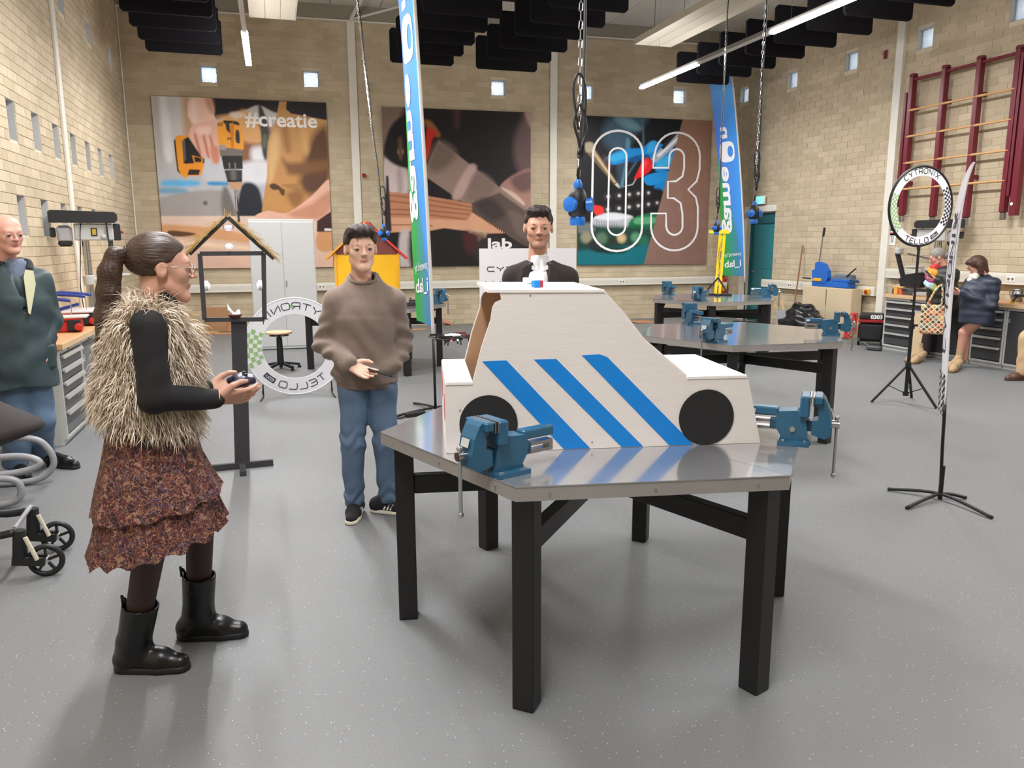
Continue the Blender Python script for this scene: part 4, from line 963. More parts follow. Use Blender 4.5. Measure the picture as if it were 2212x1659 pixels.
def make_vise():
    t = thing('bench_vise', 'blue steel bench vise', 'vise', (0, 0, 0), 0, 'blue bench vises')
    # +X points out over the table edge
    mb = MB(); mb.prism([(-.075, 0), (.06, 0), (.06, .018), (.045, .03), (.04, .085), (.03, .12), (-.005, .135), (-.085, .128), (-.095, .10), (-.09, .06), (-.07, .03), (-.075, .018)], (0, .038, 0), (1, 0, 0), (0, 0, 1), .076)
    body = mb.build('body', M_VISE, t)
    MB().b2((-.08, -.072, 0), (.055, .072, .016)).build('base_flange', M_VISE, body)
    for x in (-.055, .035):
        for y in (-.058, .058): MB().lathe([(0, 0), (.009, 0), (.009, .007), (0, .009)], (x, y, .016), 6).build('bolt', M_CHROME, body)
    MB().bbox((.028, 0, .155), (.042, .128, .085), .006).build('fixed_jaw', M_VISE, t)
    MB().b2((.0475, -.064, .160), (.053, .064, .1975)).build('jaw_plate', M_STEEL, t)
    mb = MB(); mb.prism([(.060, .045), (.118, .030), (.140, .045), (.143, .09), (.132, .145), (.112, .185), (.098, .198), (.066, .198), (.064, .165), (.084, .150), (.086, .105), (.062, .098)], (0, .042, 0), (1, 0, 0), (0, 0, 1), .084); mj = mb.build('moving_jaw', M_VISE, t)
    MB().bbox((.083, 0, .183), (.034, .128, .032), .005).build('jaw_head', M_VISE, mj)
    MB().b2((.0605, -.064, .160), (.065, .064, .1975)).build('jaw_plate', M_STEEL, t)
    MB().bbox((-.02, 0, .075), (.2, .05, .042), .004).build('slide_bar', M_VISED, t)
    MB().bbox((-.155, 0, .122), (.14, .046, .034), .005).build('rear_guide', M_VISE, t)
    mb = MB(); mb.b2((-.222, -.018, .050), (-.085, .018, .062)); mb.b2((-.222, -.018, .078), (-.085, .018, .09)); mb.b2((-.222, -.018, .062), (-.205, .018, .078)); mb.b2((-.11, -.018, .062), (-.085, .018, .078)); mb.build('slotted_guide', M_STEEL, t)
    MB().cyl((.14, 0, .085), (.176, 0, .085), .016, n=16).build('spindle', M_CHROME, t, 'auto')
    mb = MB(); mb.cyl((.164, 0, .108), (.164, 0, -.115), .0068, n=10); mb.ball((.164, 0, .11), .011, 10, 8); mb.ball((.164, 0, -.118), .011, 10, 8); mb.build('handle_bar', M_CHROME, t, 'auto')
    MB().lathe([(0, 0), (.012, 0), (.012, .008), (0, .008)], (-.02, -.039, .062), 10, (0, -1, 0)).build('clamp_bolt', M_CHROME, t, 'auto')
    MB().b2((-.215, -.0245, .114), (-.185, -.0232, .13)).build('maker_label', mat('pale_label', (214, 208, 196), .5), t)
    MB().prism([(-.022, .0), (.022, 0), (.022, .028), (-.022, .028)], (.1455, 0, .115), (0, 1, 0), (-.28, 0, 1), .002).build('brand_badge', M_GREY, t)
    return t
VISE = make_vise(); vise_used = [False]
def vise(label, tb, edge, frac, off=0.0, lift=0):
    """on edge number `edge` of a table, frac along it"""
    (tt, V) = tb; a, b = Vector((*V[edge], 0)), Vector((*V[(edge + 1) % 6], 0)); n = (a + b).normalized()
    p = a.lerp(b, frac) - n * (.055 + off); R = Matrix.Rotation(tt.rotation_euler[2], 3, 'Z'); w = R @ p + Vector(tt.location); d = R @ n; rz = math.atan2(d.y, d.x)
    loc = (w.x, w.y, TZ + .0005)
    if not vise_used[0]:
        vise_used[0] = True; VISE.location = loc; VISE.rotation_euler = (0, 0, rz); VISE['label'] = label; return VISE
    return copy_tree(VISE, loc, rz, label, 'blue bench vises')
T1 = hex_table('hexagonal steel work table that carries the striped wooden car', (1.317, 3.015), -70)
T2 = hex_table('empty hexagonal steel work table with three vises between the car table and the crane table', (3.89, 5.875), -66)
T3 = hex_table('hexagonal steel work table that carries the yellow crane', (6.0, 9.79), -60)
T4 = hex_table('hexagonal steel work table in front of the yellow playhouse', (1.23, 10.2), -70)
# edges: vertex 0 at the table angle, counter-clockwise
vise('blue bench vise close to the round front corner, beside the wheel under the car tail', T1, 4, .83)
vise('blue bench vise standing behind the bonnet of the striped car', T1, 0, .50, -.05).scale = (.86, 1, 1)
vise('blue bench vise behind the cabin of the striped car', T1, 2, .5)
vise('blue bench vise on the front left edge of the empty work table', T2, 4, .78)
vise('blue bench vise on the edge of the empty work table facing the vacuum cleaner', T2, 0, .5)
vise('blue bench vise on the edge of the empty work table facing the prints', T2, 2, .62)
vise('blue bench vise beside the foot of the yellow crane', T3, 4, .75)
vise('blue bench vise on the crane table, in front of the teal door', T3, 0, .5)
vise('blue bench vise on the crane table, below the print with the numerals', T3, 2, .8)
vise('blue bench vise next to the foot of the tall flag with the large lettering', T4, 0, .84)

# ================================================================== STRIPED WOODEN CAR
CA = fl(968, 980, TZ); CB_ = fl(1638, 957, TZ); CU = (CB_ - CA) / np.linalg.norm(CB_ - CA); crz = math.atan2(CU[1], CU[0]); CWD = .575
car = thing('wooden_model_car', 'white plywood model car with three blue stripes and black wheels on the steel table', 'model car', (CA[0], CA[1], TZ + .001), crz)
M_PLY = mat('white_painted_plywood', (226, 219, 214), .6, noise=.035, nscale=6, stretch=(1, 1, 14), bump=.06, bscale=20); M_PLYT = mat('white_gloss_board', (238, 232, 230), .5, noise=.02)
M_MDF = mat('raw_hardboard', (176, 138, 106), .75, noise=.08, nscale=5); M_STRIPE = mat('blue_paint', (0, 128, 214), .55, noise=.04, nscale=20); M_WHEEL = mat('black_chalk_paint', (28, 28, 29), .8, noise=.08)
out = [(0, 0), (1.221, 0), (1.157, .262), (.927, .262), (.74, .42), (.66, .52), (.586, .598), (.20, .601), (.205, .575), (.182, .565), (.172, .545), (.165, .50), (.13, .40), (.094, .262), (0, .262)]
for s, y in ((0, 0.0), (1, CWD - .012)):
    MB().prism([(a, b) for a, b in out], (0, y + .012, 0), (1, 0, 0), (0, 0, 1), .012).build('side_panel', M_PLY, car)
def cp(poly, name, m, y0, t=.003): return MB().prism(poly, (0, y0, 0), (1, 0, 0), (0, 0, 1), t).build(name, m, car)
for st in ([(.133, .348), (.223, .350), (.545, .0015), (.442, .0015)], [(.326, .351), (.411, .351), (.754, .0015), (.669, .0015)], [(.508, .363), (.575, .366), (.605, .355), (.956, .0015), (.859, .0015)]):
    cp(st, 'stripe', M_STRIPE, 0.0, .0016); cp(st, 'stripe', M_STRIPE, CWD + .0016, .0016)
for cx in (.154, 1.003):
    n = 40; c = [(cx + .110 * math.cos(2 * math.pi * i / n), max(.001, .109 + .111 * math.sin(2 * math.pi * i / n))) for i in range(n)]
    cp(c, 'wheel', M_WHEEL, -.0002, .004); cp(c, 'wheel', M_WHEEL, CWD + .0042, .004)
mb = MB(); mb.prism([(.155, .601), (.59, .598), (.59, .607), (.155, .612)], (0, CWD + .004, 0), (1, 0, 0), (0, 0, 1), CWD + .008); mb.build('roof', M_PLYT, car)
MB().b2((-.003, -.003, .262), (.096, CWD + .003, .272)).build('boot_lid', M_PLYT, car)
MB().b2((.921, -.003, .262), (1.159, CWD + .003, .272)).build('bonnet', M_PLYT, car)
MB().b2((-.006, 0, .002), (0, CWD, .268)).build('tail_panel', M_PLY, car)
mb = MB(); mb.prism([(1.157, .262), (1.221, 0), (1.229, 0), (1.165, .262)], (0, CWD, 0), (1, 0, 0), (0, 0, 1), CWD); mb.build('nose_panel', M_PLY, car)
mb = MB(); mb.prism([(.94, .262), (.752, .42), (.672, .52), (.598, .598), (.590, .592), (.664, .514), (.744, .414), (.932, .256)], (0, CWD - .013, 0), (1, 0, 0), (0, 0, 1), CWD - .026); mb.build('windscreen_panel', M_PLY, car)
_in = [(a + (.004 if a < .3 else -.006), b) for a, b in out]
for y in (CWD - .0122, .0155): MB().prism(_in, (0, y, 0), (1, 0, 0), (0, 0, 1), .003).build('hardboard_lining', M_MDF, car)
MB().b2((.17, .017, .594), (.57, CWD - .017, .5975)).build('roof_lining', M_MDF, car)
for i, (y, z) in enumerate(((.43, .19), (.13, .15))):
    n = 24; MB().prism([(.03 * math.cos(2 * math.pi * k / n), .055 * math.sin(2 * math.pi * k / n)) for k in range(n)], (-.0062, y, z), (0, -1, 0), (0, 0, 1), .0015).build('tail_light', mat('red_paint', (190, 40, 34), .5), car)
for (x, z) in ((.31, .585), (.55, .02), (.045, .16)): MB().b2((x, -.0012, z), (x + .004, 0, z + .008)).build('chip', mat('brown_chip', (110, 84, 66), .8), car)
# roof beacon and toy block
RZ = TZ + .612
p = fl(1152, 612, RZ); bc = thing('beacon_light', 'small white battery light with a glowing blue dome on the car roof', 'lamp', (p[0], p[1], RZ + .002), .1)
MB().bbox((0, 0, .011), (.075, .06, .022), .004).build('base', mat('white_plastic', (236, 236, 238), .35), bc)
MB().lathe([(.022, .022), (.022, .032), (.017, .043), (.008, .048), (0, .049)], (.004, 0, 0), 16).build('dome', mat('glowing_blue_dome', (190, 205, 255), .2, emit=(110, 140, 255), estr=2.2), bc, True)
bl = bpy.data.lights.new('dome_light', 'POINT'); bl.energy = .06; bl.color = (.35, .45, 1); bl.shadow_soft_size = .02
blo = bpy.data.objects.new('dome_light', bl); COL.objects.link(blo); blo.parent = bc; blo.location = (0, 0, .075)
p = fl(1162, 621, RZ); tb = thing('toy_block', 'small blue and red toy block in front of the roof beacon', 'toy', (p[0], p[1], RZ + .001), .12)
MB().bbox((-.009, 0, .013), (.026, .03, .026), .002).build('blue_half', M_STRIPE, tb); MB().bbox((.0105, 0, .013), (.012, .03, .026), .002).build('red_half', mat('red_paint', (190, 40, 34), .5), tb)
# flying mini drone
p = atD(978, 731, 3.52); dn = thing('mini_drone', 'small black and white quadcopter drone hovering beside the open car tail', 'drone', tuple(p), .18)
MB().bbox((0, 0, 0), (.09, .04, .022), .006).build('body', M_BLKPL, dn); MB().bbox((0, 0, .014), (.07, .034, .01), .004).build('top_shell', mat('white_plastic', (236, 236, 238), .35), dn)
for i, (sx, sy) in enumerate(((-1, -1), (1, -1), (1, 1), (-1, 1))):
    a = MB(); a.bar((sx * .035, sy * .015, .004), (sx * .058, sy * .055, .008), .009, .006); a.cyl((sx * .058, sy * .055, -.012), (sx * .058, sy * .055, .014), .006, n=8); arm = a.build('arm', M_BLKPL, dn)
    MB().tube([(sx * .058 + .038 * math.cos(q), sy * .055 + .038 * math.sin(q), .008) for q in np.arange(0, 6.28, .33)], .0025, 5, closed=True).build('guard', M_BLKPL, arm)
    MB().bar((sx * .058 - .033, sy * .055, .016), (sx * .058 + .033, sy * .055, .016), .002, .007).build('propeller', mat('red_black_propeller' if sx > 0 else 'black_plastic', (120, 40, 40), .5), arm)
    MB().cyl((sx * .03, sy * .018, -.011), (sx * .033, sy * .02, -.03), .003, n=6).build('foot', M_BLKPL, dn)
MB().ball((.016, -.021, -.006), .004, 8, 6).build('green_light', mat('green_led', (200, 255, 220), .3, emit=(180, 255, 210), estr=8), dn); MB().ball((-.016, -.021, -.006), .004, 8, 6).build('red_light', mat('red_led', (255, 60, 80), .3, emit=(255, 50, 80), estr=8), dn)
MB().bbox((0, 0, .020), (.03, .02, .003), .001).build('blue_light', mat('blue_led', (160, 180, 255), .3, emit=(120, 140, 255), estr=4), dn)

# ================================================================== WORKBENCHES ALONG THE WALLS
M_BEECH = mat('beech_worktop', (204, 156, 112), .42, noise=.08, nscale=4, stretch=(3, .5, 3)); M_BEECH2 = mat('pale_worktop_edge', (208, 174, 134), .5, noise=.06)
M_DRAW = mat('charcoal_drawer_front', (62, 63, 67), .5); M_DRAWL = mat('grey_drawer_front', (104, 104, 106), .5); M_ALU = mat('aluminium_grip', (196, 196, 192), .35, .6)
def bench(label, X0, X1, Ya, Yb, side):
    """worktop; side=+1: front faces +X"""
    xf = X1 if side > 0 else X0
    t = thing('workbench_top', label, 'worktop', ((X0 + X1) / 2, (Ya + Yb) / 2, 0)); w, l = X1 - X0, Yb - Ya
    MB().bbox((0, 0, .812), (w, l, .05), .004).build('board', M_BEECH, t); MB().bbox((side * (w / 2 + .003), 0, .812), (.006, l, .048), .002).build('front_edge', M_BEECH2, t)
    return t
def cab_unit(kind, X0, X1, Ya, Yb, side, fr, label, dr=M_DRAW, hz=(.64, .52, .40, .27)):
    t = thing('drawer_cabinet' if kind == 'd' else 'tool_cupboard', label, 'cabinet', ((X0 + X1) / 2, (Ya + Yb) / 2, 0)); w, l = X1 - X0, Yb - Ya; xf = side * w / 2
    mb = MB(); mb.b2((-w / 2, -l / 2 + .001, .05), (w / 2, -l / 2 + .025, .785)); mb.b2((-w / 2, l / 2 - .025, .05), (w / 2, l / 2 - .001, .785)); mb.b2((-w / 2, -l / 2 + .025, .05), (w / 2, l / 2 - .025, .075)); mb.b2((-w / 2, -l / 2 + .025, .75), (w / 2, l / 2 - .025, .785)); mb.b2((-xf, -l / 2 + .025, .075), (-xf + side * .02, l / 2 - .025, .75))
    mb.b2((-w / 2 + .02, -l / 2 + .002, 0), (w / 2 - .03, l / 2 - .002, .05)); mb.build('carcass', fr, t)
    if kind == 'd':
        zs = [.745] + list(hz) + [.085]
        for a, b in zip(zs[:-1], zs[1:]):
            d = MB().bbox((xf - side * .012, 0, (a + b) / 2), (.02, l - .06, a - b - .006), .002).build('drawer', dr, t)
            MB().prism([(0, 0), (.022, -.004), (.03, -.028), (.024, -.03), (0, -.012)], (xf, side * (l / 2 - .035), a - .006), (side, 0, 0), (0, 0, 1), l - .07).build('grip', M_ALU, d)
    else:
        n = 2
        for i in range(n):
            ww = (l - .056) / n; yc = -l / 2 + .028 + ww * (i + .5)
            d = MB().bbox((xf - side * .010, yc, .412), (.02, ww - .004, .66), .002).build('door', dr, t)
            MB().bbox((xf + side * .004, yc + (ww / 2 - .02) * (1 if i else -1), .62), (.012, .014, .05), .002).build('hinge', M_ALU, d)
        MB().bbox((xf + side * .012, 0, .66), (.02, .12, .035), .004).build('latch', M_ALU, t)
    MB().bbox((xf - side * .004, l / 2 * -.2, .767), (.012, .05, .018), .002).build('lock', M_BLKPL, t)
    return t
bench('long beech worktop against the wall with the deep openings', XL + .03, -1.66, 6.92, 12.3, 1)
yy = 6.93; kinds = 'dcdcdcd'; nm = {0: 'grey drawer cabinet at the open bench end, beside the dark green coat', 1: 'grey two-door cupboard next to the end drawer cabinet of the bench', 2: 'grey drawer cabinet under the bench, beyond the two-door cupboard behind the fur vest', 3: 'grey cupboard under the drill press bench, beyond its second drawer cabinet', 4: 'grey drawer cabinet under the drill press bench, third one along', 5: 'grey cupboard under the drill press bench, second one along', 6: 'grey drawer cabinet at the print end of the drill press bench'}
for i, kq in enumerate(kinds): cab_unit(kq, XL + .05, -1.69, yy, yy + .75, 1, M_GREY, nm[i], M_DRAWL, (.63, .52, .41, .28)); yy += .76
bench('long beech worktop under the climbing frame', 8.87, XR - .03, 4.4, 9.62, -1)
yy = 9.61; nm = {0: 'charcoal drawer cabinet at the end of the bench, next to the vacuum cleaner', 1: 'charcoal cupboard behind the person with the patterned bag', 2: 'charcoal drawer cabinet behind the person in the navy coat', 3: 'charcoal cupboard behind the tan trousers', 4: 'charcoal drawer cabinet, third one under the climbing frame bench', 5: 'charcoal cupboard, third one under the climbing frame bench', 6: 'charcoal drawer cabinet at the near end of the climbing frame bench'}
for i, (kq, l) in enumerate((('d', .85), ('c', .72), ('d', .5), ('c', .72), ('d', .75), ('c', .72), ('d', .72))): cab_unit(kq, 8.9, XR - .05, yy - l, yy - .01, -1, M_GREY, nm[i]); yy -= l
cs = thing('wooden_board', 'pale wooden board leaning between drawer cabinet and the boots with laces', 'board', (8.72, 8.72, 0)); MB().bar((0, 0, .003), (.085, .02, .62), .32, .018).build('plank', mat('pale_wood', (206, 182, 146), .6, noise=.06), cs)
# ================================================================== DRONE GATES AND FLAGS
def face_frame(P):
    """right and away directions for something at P seen square-on from the viewer's side of the room"""
    a = np.array([P[0], P[1], 0.0]); a /= np.linalg.norm(a); return np.array([a[1], -a[0], 0.0]), a
def vrz(P): r, a = face_frame(P); return math.atan2(r[1], r[0])
def uz(P, px, py):
    r, a = face_frame(P); Q = atV(px, py, P); return ((Q - np.array(P)) @ r, Q[2])
M_DWOOD = mat('dark_grey_painted_wood', (52, 50, 54), .6, noise=.06)
HP = fl(522, 1012); HP[2] = 0
hg = thing('house_shaped_drone_gate', 'dark house-shaped frame on a post with a straw roof and puck lights', 'drone gate', (HP[0], HP[1], 0), vrz(HP))
u = lambda x, y: uz(HP, x, y)
zt, zbm = u(516, 694)[1], u(522, 998)[1]
MB().bar((u(516, 694)[0], 0, zt), (u(524, 1005)[0], 0, .04), .028, .105).build('post', M_DWOOD, hg)
MB().bbox((u(524, 1005)[0], .0, .024), (.43, .03, .048), .002).build('foot_bar', M_DWOOD, hg); MB().bbox((u(524, 1005)[0], 0, .02), (.045, .42, .04), .002).build('foot_bar', M_DWOOD, hg)
A, B, C_, D = u(432, 548), u(569, 547), u(571, 689), u(442, 690)
for a, b in ((A, B), (B, C_), (C_, D), (D, A)): MB().bar((a[0], -.02, a[1]), (b[0], -.02, b[1]), .04, .03).build('frame_bar', M_DWOOD, hg)
ap, l, r = u(492, 470), u(410, 549), u(591, 559)
MB().bar((ap[0], -.02, ap[1]), (l[0], -.02, l[1]), .055, .024).build('rafter', M_DWOOD, hg); MB().bar((ap[0], -.02, ap[1]), (r[0], -.02, r[1]), .055, .024).build('rafter', M_DWOOD, hg)
mb = MB(); rr = random.Random(3)
for e in (l, r):
    dx, dz = e[0] - ap[0], e[1] - ap[1]; L = math.hypot(dx, dz); n = (-dz / L, dx / L) if dx < 0 else (dz / -L, dx / L)
    n = (abs(n[0]) * (1 if dx > 0 else -1), abs(n[1]))
    for i in range(230):
        t = rr.random() * .92; x, z = ap[0] + dx * t + n[0] * .014, ap[1] + dz * t + n[1] * .014
        q = rr.uniform(.05, .14); up = rr.uniform(-.05, .5) if rr.random() < .3 else rr.uniform(-.1, .12); s = rr.choice((1, 1, 1, -.4))
        p0 = Vector((x, -.02 + rr.uniform(-.05, .05), z)); p1 = p0 + Vector((dx / L * q * s + n[0] * q * up, rr.uniform(-.02, .02), dz / L * q * s + n[1] * q * up)); mb.bar(p0, p1, .003, .002)
st = mb.build('straw', mat('dry_straw', (182, 154, 92), .8, noise=.3, nscale=30), hg); st['kind'] = 'stuff'
M_PUCK = mat('white_plastic', (236, 236, 238), .35); M_PLENS = mat('puck_lens', (225, 222, 250), .15, emit=(220, 214, 255), estr=.6)
for (x, y), ax in (((446, 617), (1, 0, -.05)), ((562, 616), (-1, 0, 0)), ((493, 491), (0, 0, -1)), ((495, 534), (0, 0, 1))):
    c = u(x, y); pk = MB().lathe([(0, -.012), (.034, -.012), (.036, 0), (.034, .012), (0, .012)], (c[0], -.02, c[1]), 18, ax).build('puck_light', M_PUCK, hg, 'auto')
    MB().lathe([(.024, .012), (.02, .02), (.01, .025), (0, .026)], (c[0], -.02, c[1]), 14, ax).build('lens', M_PLENS, pk, True)
c = u(508, 687); MB().lathe([(0, 0), (.03, .003), (.045, .02), (.047, .03), (.04, .028), (0, .015)], (c[0], -.02, c[1]), 18).build('bowl', mat('brown_husk', (84, 44, 34), .7), hg, True)
S = SDF((c[0] - .07, -.07, c[1]), (c[0] + .06, .03, c[1] + .13), .005)
S.cone((c[0] + .02, -.02, c[1] + .03), (c[0] + .025, -.02, c[1] + .05), .02, .012, .01); S.cone((c[0] - .01, -.02, c[1] + .03), (c[0] - .035, -.02, c[1] + .06), .012, .01, .01); S.cone((c[0] - .035, -.02, c[1] + .06), (c[0] - .045, -.02, c[1] + .10), .01, .004, .01)
S.build('crumpled_tissue', mat('tissue_white', (238, 234, 236), .8), hg)

def ring_gate(t, R0, R1, y, rimw, mir, parts, M_rim):
    """flat fabric ring in the XZ plane of its gate"""
    sgn = -1 if mir else 1; n = 72
    band = MB(); 
    for i in range(n):
        a, b = 2 * math.pi * i / n, 2 * math.pi * (i + 1) / n
        P = [(R0 * math.cos(a), y - .004, R0 * math.sin(a)), (R0 * math.cos(b), y - .004, R0 * math.sin(b)), (R1 * math.cos(b), y - .004, R1 * math.sin(b)), (R1 * math.cos(a), y - .004, R1 * math.sin(a))]
        band.add(P + [(p[0], y + .004, p[2]) for p in P], [(0, 1, 2, 3), (7, 6, 5, 4), (0, 4, 5, 1), (2, 6, 7, 3)])
    band.build('fabric_band', mat('white_banner_fabric', (232, 230, 234), .7), t)
    MB().tube([(R1 * math.cos(2 * math.pi * i / n), y, R1 * math.sin(2 * math.pi * i / n)) for i in range(n)], rimw, 6, closed=True).build('rim', M_rim, t, True)
    if mir: MB().tube([(R0 * math.cos(2 * math.pi * i / n), y, R0 * math.sin(2 * math.pi * i / n)) for i in range(n)], rimw * .6, 6, closed=True).build('inner_rim', M_rim, t, True)
    rm, bw_ = (R0 + R1) / 2, R1 - R0
    def amap(r0, a0, flip):
        def fn(x, v, l):
            a = a0 - sgn * x / rm * (1 if not flip else -1); rr = r0 + (v if not flip else -v); return (rr * math.cos(a), y - (.0055 + l), rr * math.sin(a))
        return fn
    M_ink = mat('slate_ink', (62, 64, 84), .6) if mir else mat('dark_print', (50, 46, 50), .5)
    for s, flip in (('CYTRONIX', False), ('TELLO', True)):
        h = bw_ * (.40 if mir else .56); st, wd_ = strokes(s, h, h * (1.2 if mir else .9), .36); mb = MB(); off = wd_ / 2 + (0 if not flip else h * .9)
        fn = amap(rm - h / 2 if not flip else rm + h / 2, math.pi / 2 if not flip else -math.pi / 2, flip)
        for pl in st: ribbon(mb, [(a - off, b) for a, b in pl], h * .15, fn, .0006)
        lt = mb.build('lettering', M_ink, t)
        if flip:
            mb = MB(); x0 = wd_ / 2 - h * .2; ribbon(mb, [(x0, h / 2), (x0 + h * 1.9, h / 2)], h * .85, fn, .0004, 6); mb.build('badge', M_ink, t)
            st2, w2 = strokes('EDU', h * .36, h * .36, .3); mb = MB()
            fn2 = lambda x, v, l: (lambda q: (q[0], q[1] - .001, q[2]))(fn(x, v, l))
            for pl in st2: ribbon(mb, [(a + x0 + h * .3, b + h * .32) for a, b in pl], h * .07, fn2, .0006)
            mb.build('badge_lettering', mat('white_banner_fabric', (232, 230, 234), .7), t)
        else:
            mb = MB(); ribbon(mb, [(.12 * h, h * .5), (.12 * h + .35 * h, h * .5)], h * .4, fn, .0008); mb.build('green_mark', mat('green_ink', (120, 180, 90), .6), t)
    for a0, a1, m in parts:
        mb = MB(); nr = 4; na = int((a1 - a0) * rm / (bw_ / nr))
        for i in range(na):
            for j in range(nr):
                if (i + j) % 2: continue
                q0, q1 = a0 + (a1 - a0) * i / na, a0 + (a1 - a0) * (i + 1) / na; r0, r1 = R0 + bw_ * j / nr, R0 + bw_ * (j + 1) / nr
                mb.add([(r * math.cos(a), y - .0062, r * math.sin(a)) for r, a in ((r0, q0), (r1, q0), (r1, q1), (r0, q1))], [(0, 1, 2, 3)])
        ck = mb.build('check_pattern', m, t); ck['kind'] = 'stuff'
M_GCHK = mat('green_check', (150, 190, 120), .6); M_BCHK = mat('black_check', (32, 30, 34), .6)
GP = fl(640, 853); gt = thing('ring_drone_gate', 'large white fabric ring gate standing on the floor behind the sweatshirt', 'drone gate', (0, 0, 0), vrz(GP))
r_, a_ = face_frame(GP); gc = GP + r_ * (.02); gt.location = (gc[0], gc[1], .532)
ring_gate(gt, .35, .523, 0, .008, True, [(math.pi * .86, math.pi * 1.14, M_GCHK), (-.45, .45, M_GCHK)], mat('white_banner_fabric', (232, 230, 234), .7))
for s in (-1, 1): MB().tube(crom([(s * .38, -.28, -.525), (s * .36, -.02, -.517), (s * .38, .28, -.525)], 4), .007, 6).build('foot', M_BLKPL, gt, True); MB().cyl((s * .36, 0, -.522), (s * .36, 0, -.40), .008, n=8).build('peg', M_BLKPL, gt)
# ring on a tripod
TP = fl(1966, 872); tg = thing('ring_drone_gate', 'chequered ring gate with black rim on a tall tripod beside the climbing frame', 'drone gate', (TP[0], TP[1], 0), vrz(TP))
up_ = lambda x, y: uz(TP, x, y)
hc = up_(1989, 446); pt = up_(1984, 545)
ring = bpy.data.objects.new('ring', None); COL.objects.link(ring); ring.parent = tg; ring.location = (hc[0], 0, hc[1]); ring.rotation_euler = (0, math.radians(-4), math.radians(45))
ring_gate(ring, .292, .378, 0, .013, False, [(math.pi * .86, math.pi * 1.22, M_GCHK), (-.62, .5, M_BCHK)], M_BLKPL)
zt = pt[1]
MB().cyl((pt[0], 0, zt), (pt[0], 0, .75), .013, n=10).build('pole', M_BLACK, tg, 'auto'); MB().cyl((pt[0], 0, .85), (pt[0], 0, .09), .018, n=10).build('lower_tube', M_BLACK, tg, 'auto')
MB().bar((pt[0], 0, zt), (hc[0], 0, hc[1] - .372), .03, .02).build('ring_clamp', M_BLKPL, tg)
for z in (.78, .40, .10): MB().lathe([(0, -.02), (.028, -.02), (.028, .02), (0, .02)], (pt[0], 0, z), 10).build('collar', M_BLKPL, tg)
MB().cyl((pt[0] + .02, -.02, .80), (pt[0] + .05, -.04, .80), .012, n=8).build('knob', M_BLKPL, tg)
for a in (-2.75, -.55, 1.4):
    e = Vector((pt[0] + .33 * math.cos(a), .33 * math.sin(a), .008)); k0 = Vector((pt[0], 0, .40))
    lg = MB().bar(k0, e, .024, .016).build('leg', M_BLACK, tg); MB().bar(k0.lerp(e, .55), (pt[0], 0, .10), .014, .008).build('brace', M_BLACK, lg)
# narrow edge-on feather flag
FP = fl(2030, 1078); ff = thing('feather_flag', 'narrow white feather flag with black lettering, seen edge-on, on a crossed black foot', 'flag', (FP[0], FP[1], 0), vrz(FP))
fu = lambda x, y: uz(FP, x, y)
cl = [fu(x, y) for x, y in ((2030, 1080), (2036, 960), (2043, 850), (2052, 700), (2062, 580), (2074, 480), (2088, 400), (2104, 350))]
pol = crom([(a, .0, max(b, .03)) for a, b in cl], 5); MB().tube([p for p in pol if p.z < .62], .010, 8).build('pole', M_BLACK, ff, True); MB().tube([p for p in pol if p.z >= .58], .006, 6).build('upper_pole', mat('white_banner_fabric', (232, 230, 234), .7), ff, True)
MB().cyl((pol[0].x, 0, .0), (pol[0].x, 0, .22), .014, n=8).build('spigot', M_BLACK, ff)
for q0, q1 in (((1917, 1060), (2143, 1122)), ((1958, 1101), (2087, 1079))):
    r0, a0 = face_frame(FP); E = []
    for q in (q0, (2030, 1076), q1): Q = fl(*q) - FP; E.append((Q @ r0, Q @ a0, .0))
    E[1] = (pol[0].x, 0, .035); MB().tube(crom([(E[0][0], E[0][1], .012), (E[1][0], E[1][1], .035), (E[2][0], E[2][1], .012)], 6), .011, 8).build('foot', M_BLACK, ff, True)
sail = [p for p in pol if p.z > .52]; wdir = Vector((-math.sin(math.radians(7)), math.cos(math.radians(7)), 0)); N = len(sail); mb = MB(); vs = []; th = Vector((math.cos(math.radians(7)), math.sin(math.radians(7)), 0)) * .002
def wid(z): t = (z - .52) / (sail[-1].z - .52); return .30 + .1 * t if t < .55 else max(.0, .355 * math.sqrt(max(0, 1 - ((t - .55) / .45) ** 2)))
for p in sail:
    for k in range(5): vs.append(p + wdir * wid(p.z) * k / 4 + Vector((.006 * math.sin(k * 1.3 + p.z * 3), 0, 0)))
mb.add([v + th for v in vs] + [v - th for v in vs], [(i * 5 + k, i * 5 + k + 1, (i + 1) * 5 + k + 1, (i + 1) * 5 + k) for i in range(N - 1) for k in range(4)] + [(len(vs) + i * 5 + k, len(vs) + (i + 1) * 5 + k, len(vs) + (i + 1) * 5 + k + 1, len(vs) + i * 5 + k + 1) for i in range(N - 1) for k in range(4)])
mb.build('sail', mat('white_banner_fabric', (232, 230, 234), .7), ff)
def sailp(s, z, l):
    i = min(range(N), key=lambda q: abs(sail[q].z - z)); j = max(0, min(N - 2, i if sail[i].z <= z else i - 1)); f = (z - sail[j].z) / (sail[j + 1].z - sail[j].z); b = sail[j].lerp(sail[j + 1], f)
    p = b + wdir * s; return p - Vector((math.cos(math.radians(7)), 0, 0)) * 0 - th * (3.5 + l * 300) if True else p
h = .16; st, wd_ = strokes('CYTRONIX', h, .125, .22); mb = MB()
for pl in st: ribbon(mb, [(a, b) for a, b in pl], .028, lambda x, v, l: sailp(.09 + v, .93 + x * (.86 / wd_), l), .0006)
mb.build('lettering', mat('dark_print', (50, 46, 50), .5), ff)
mb = MB()
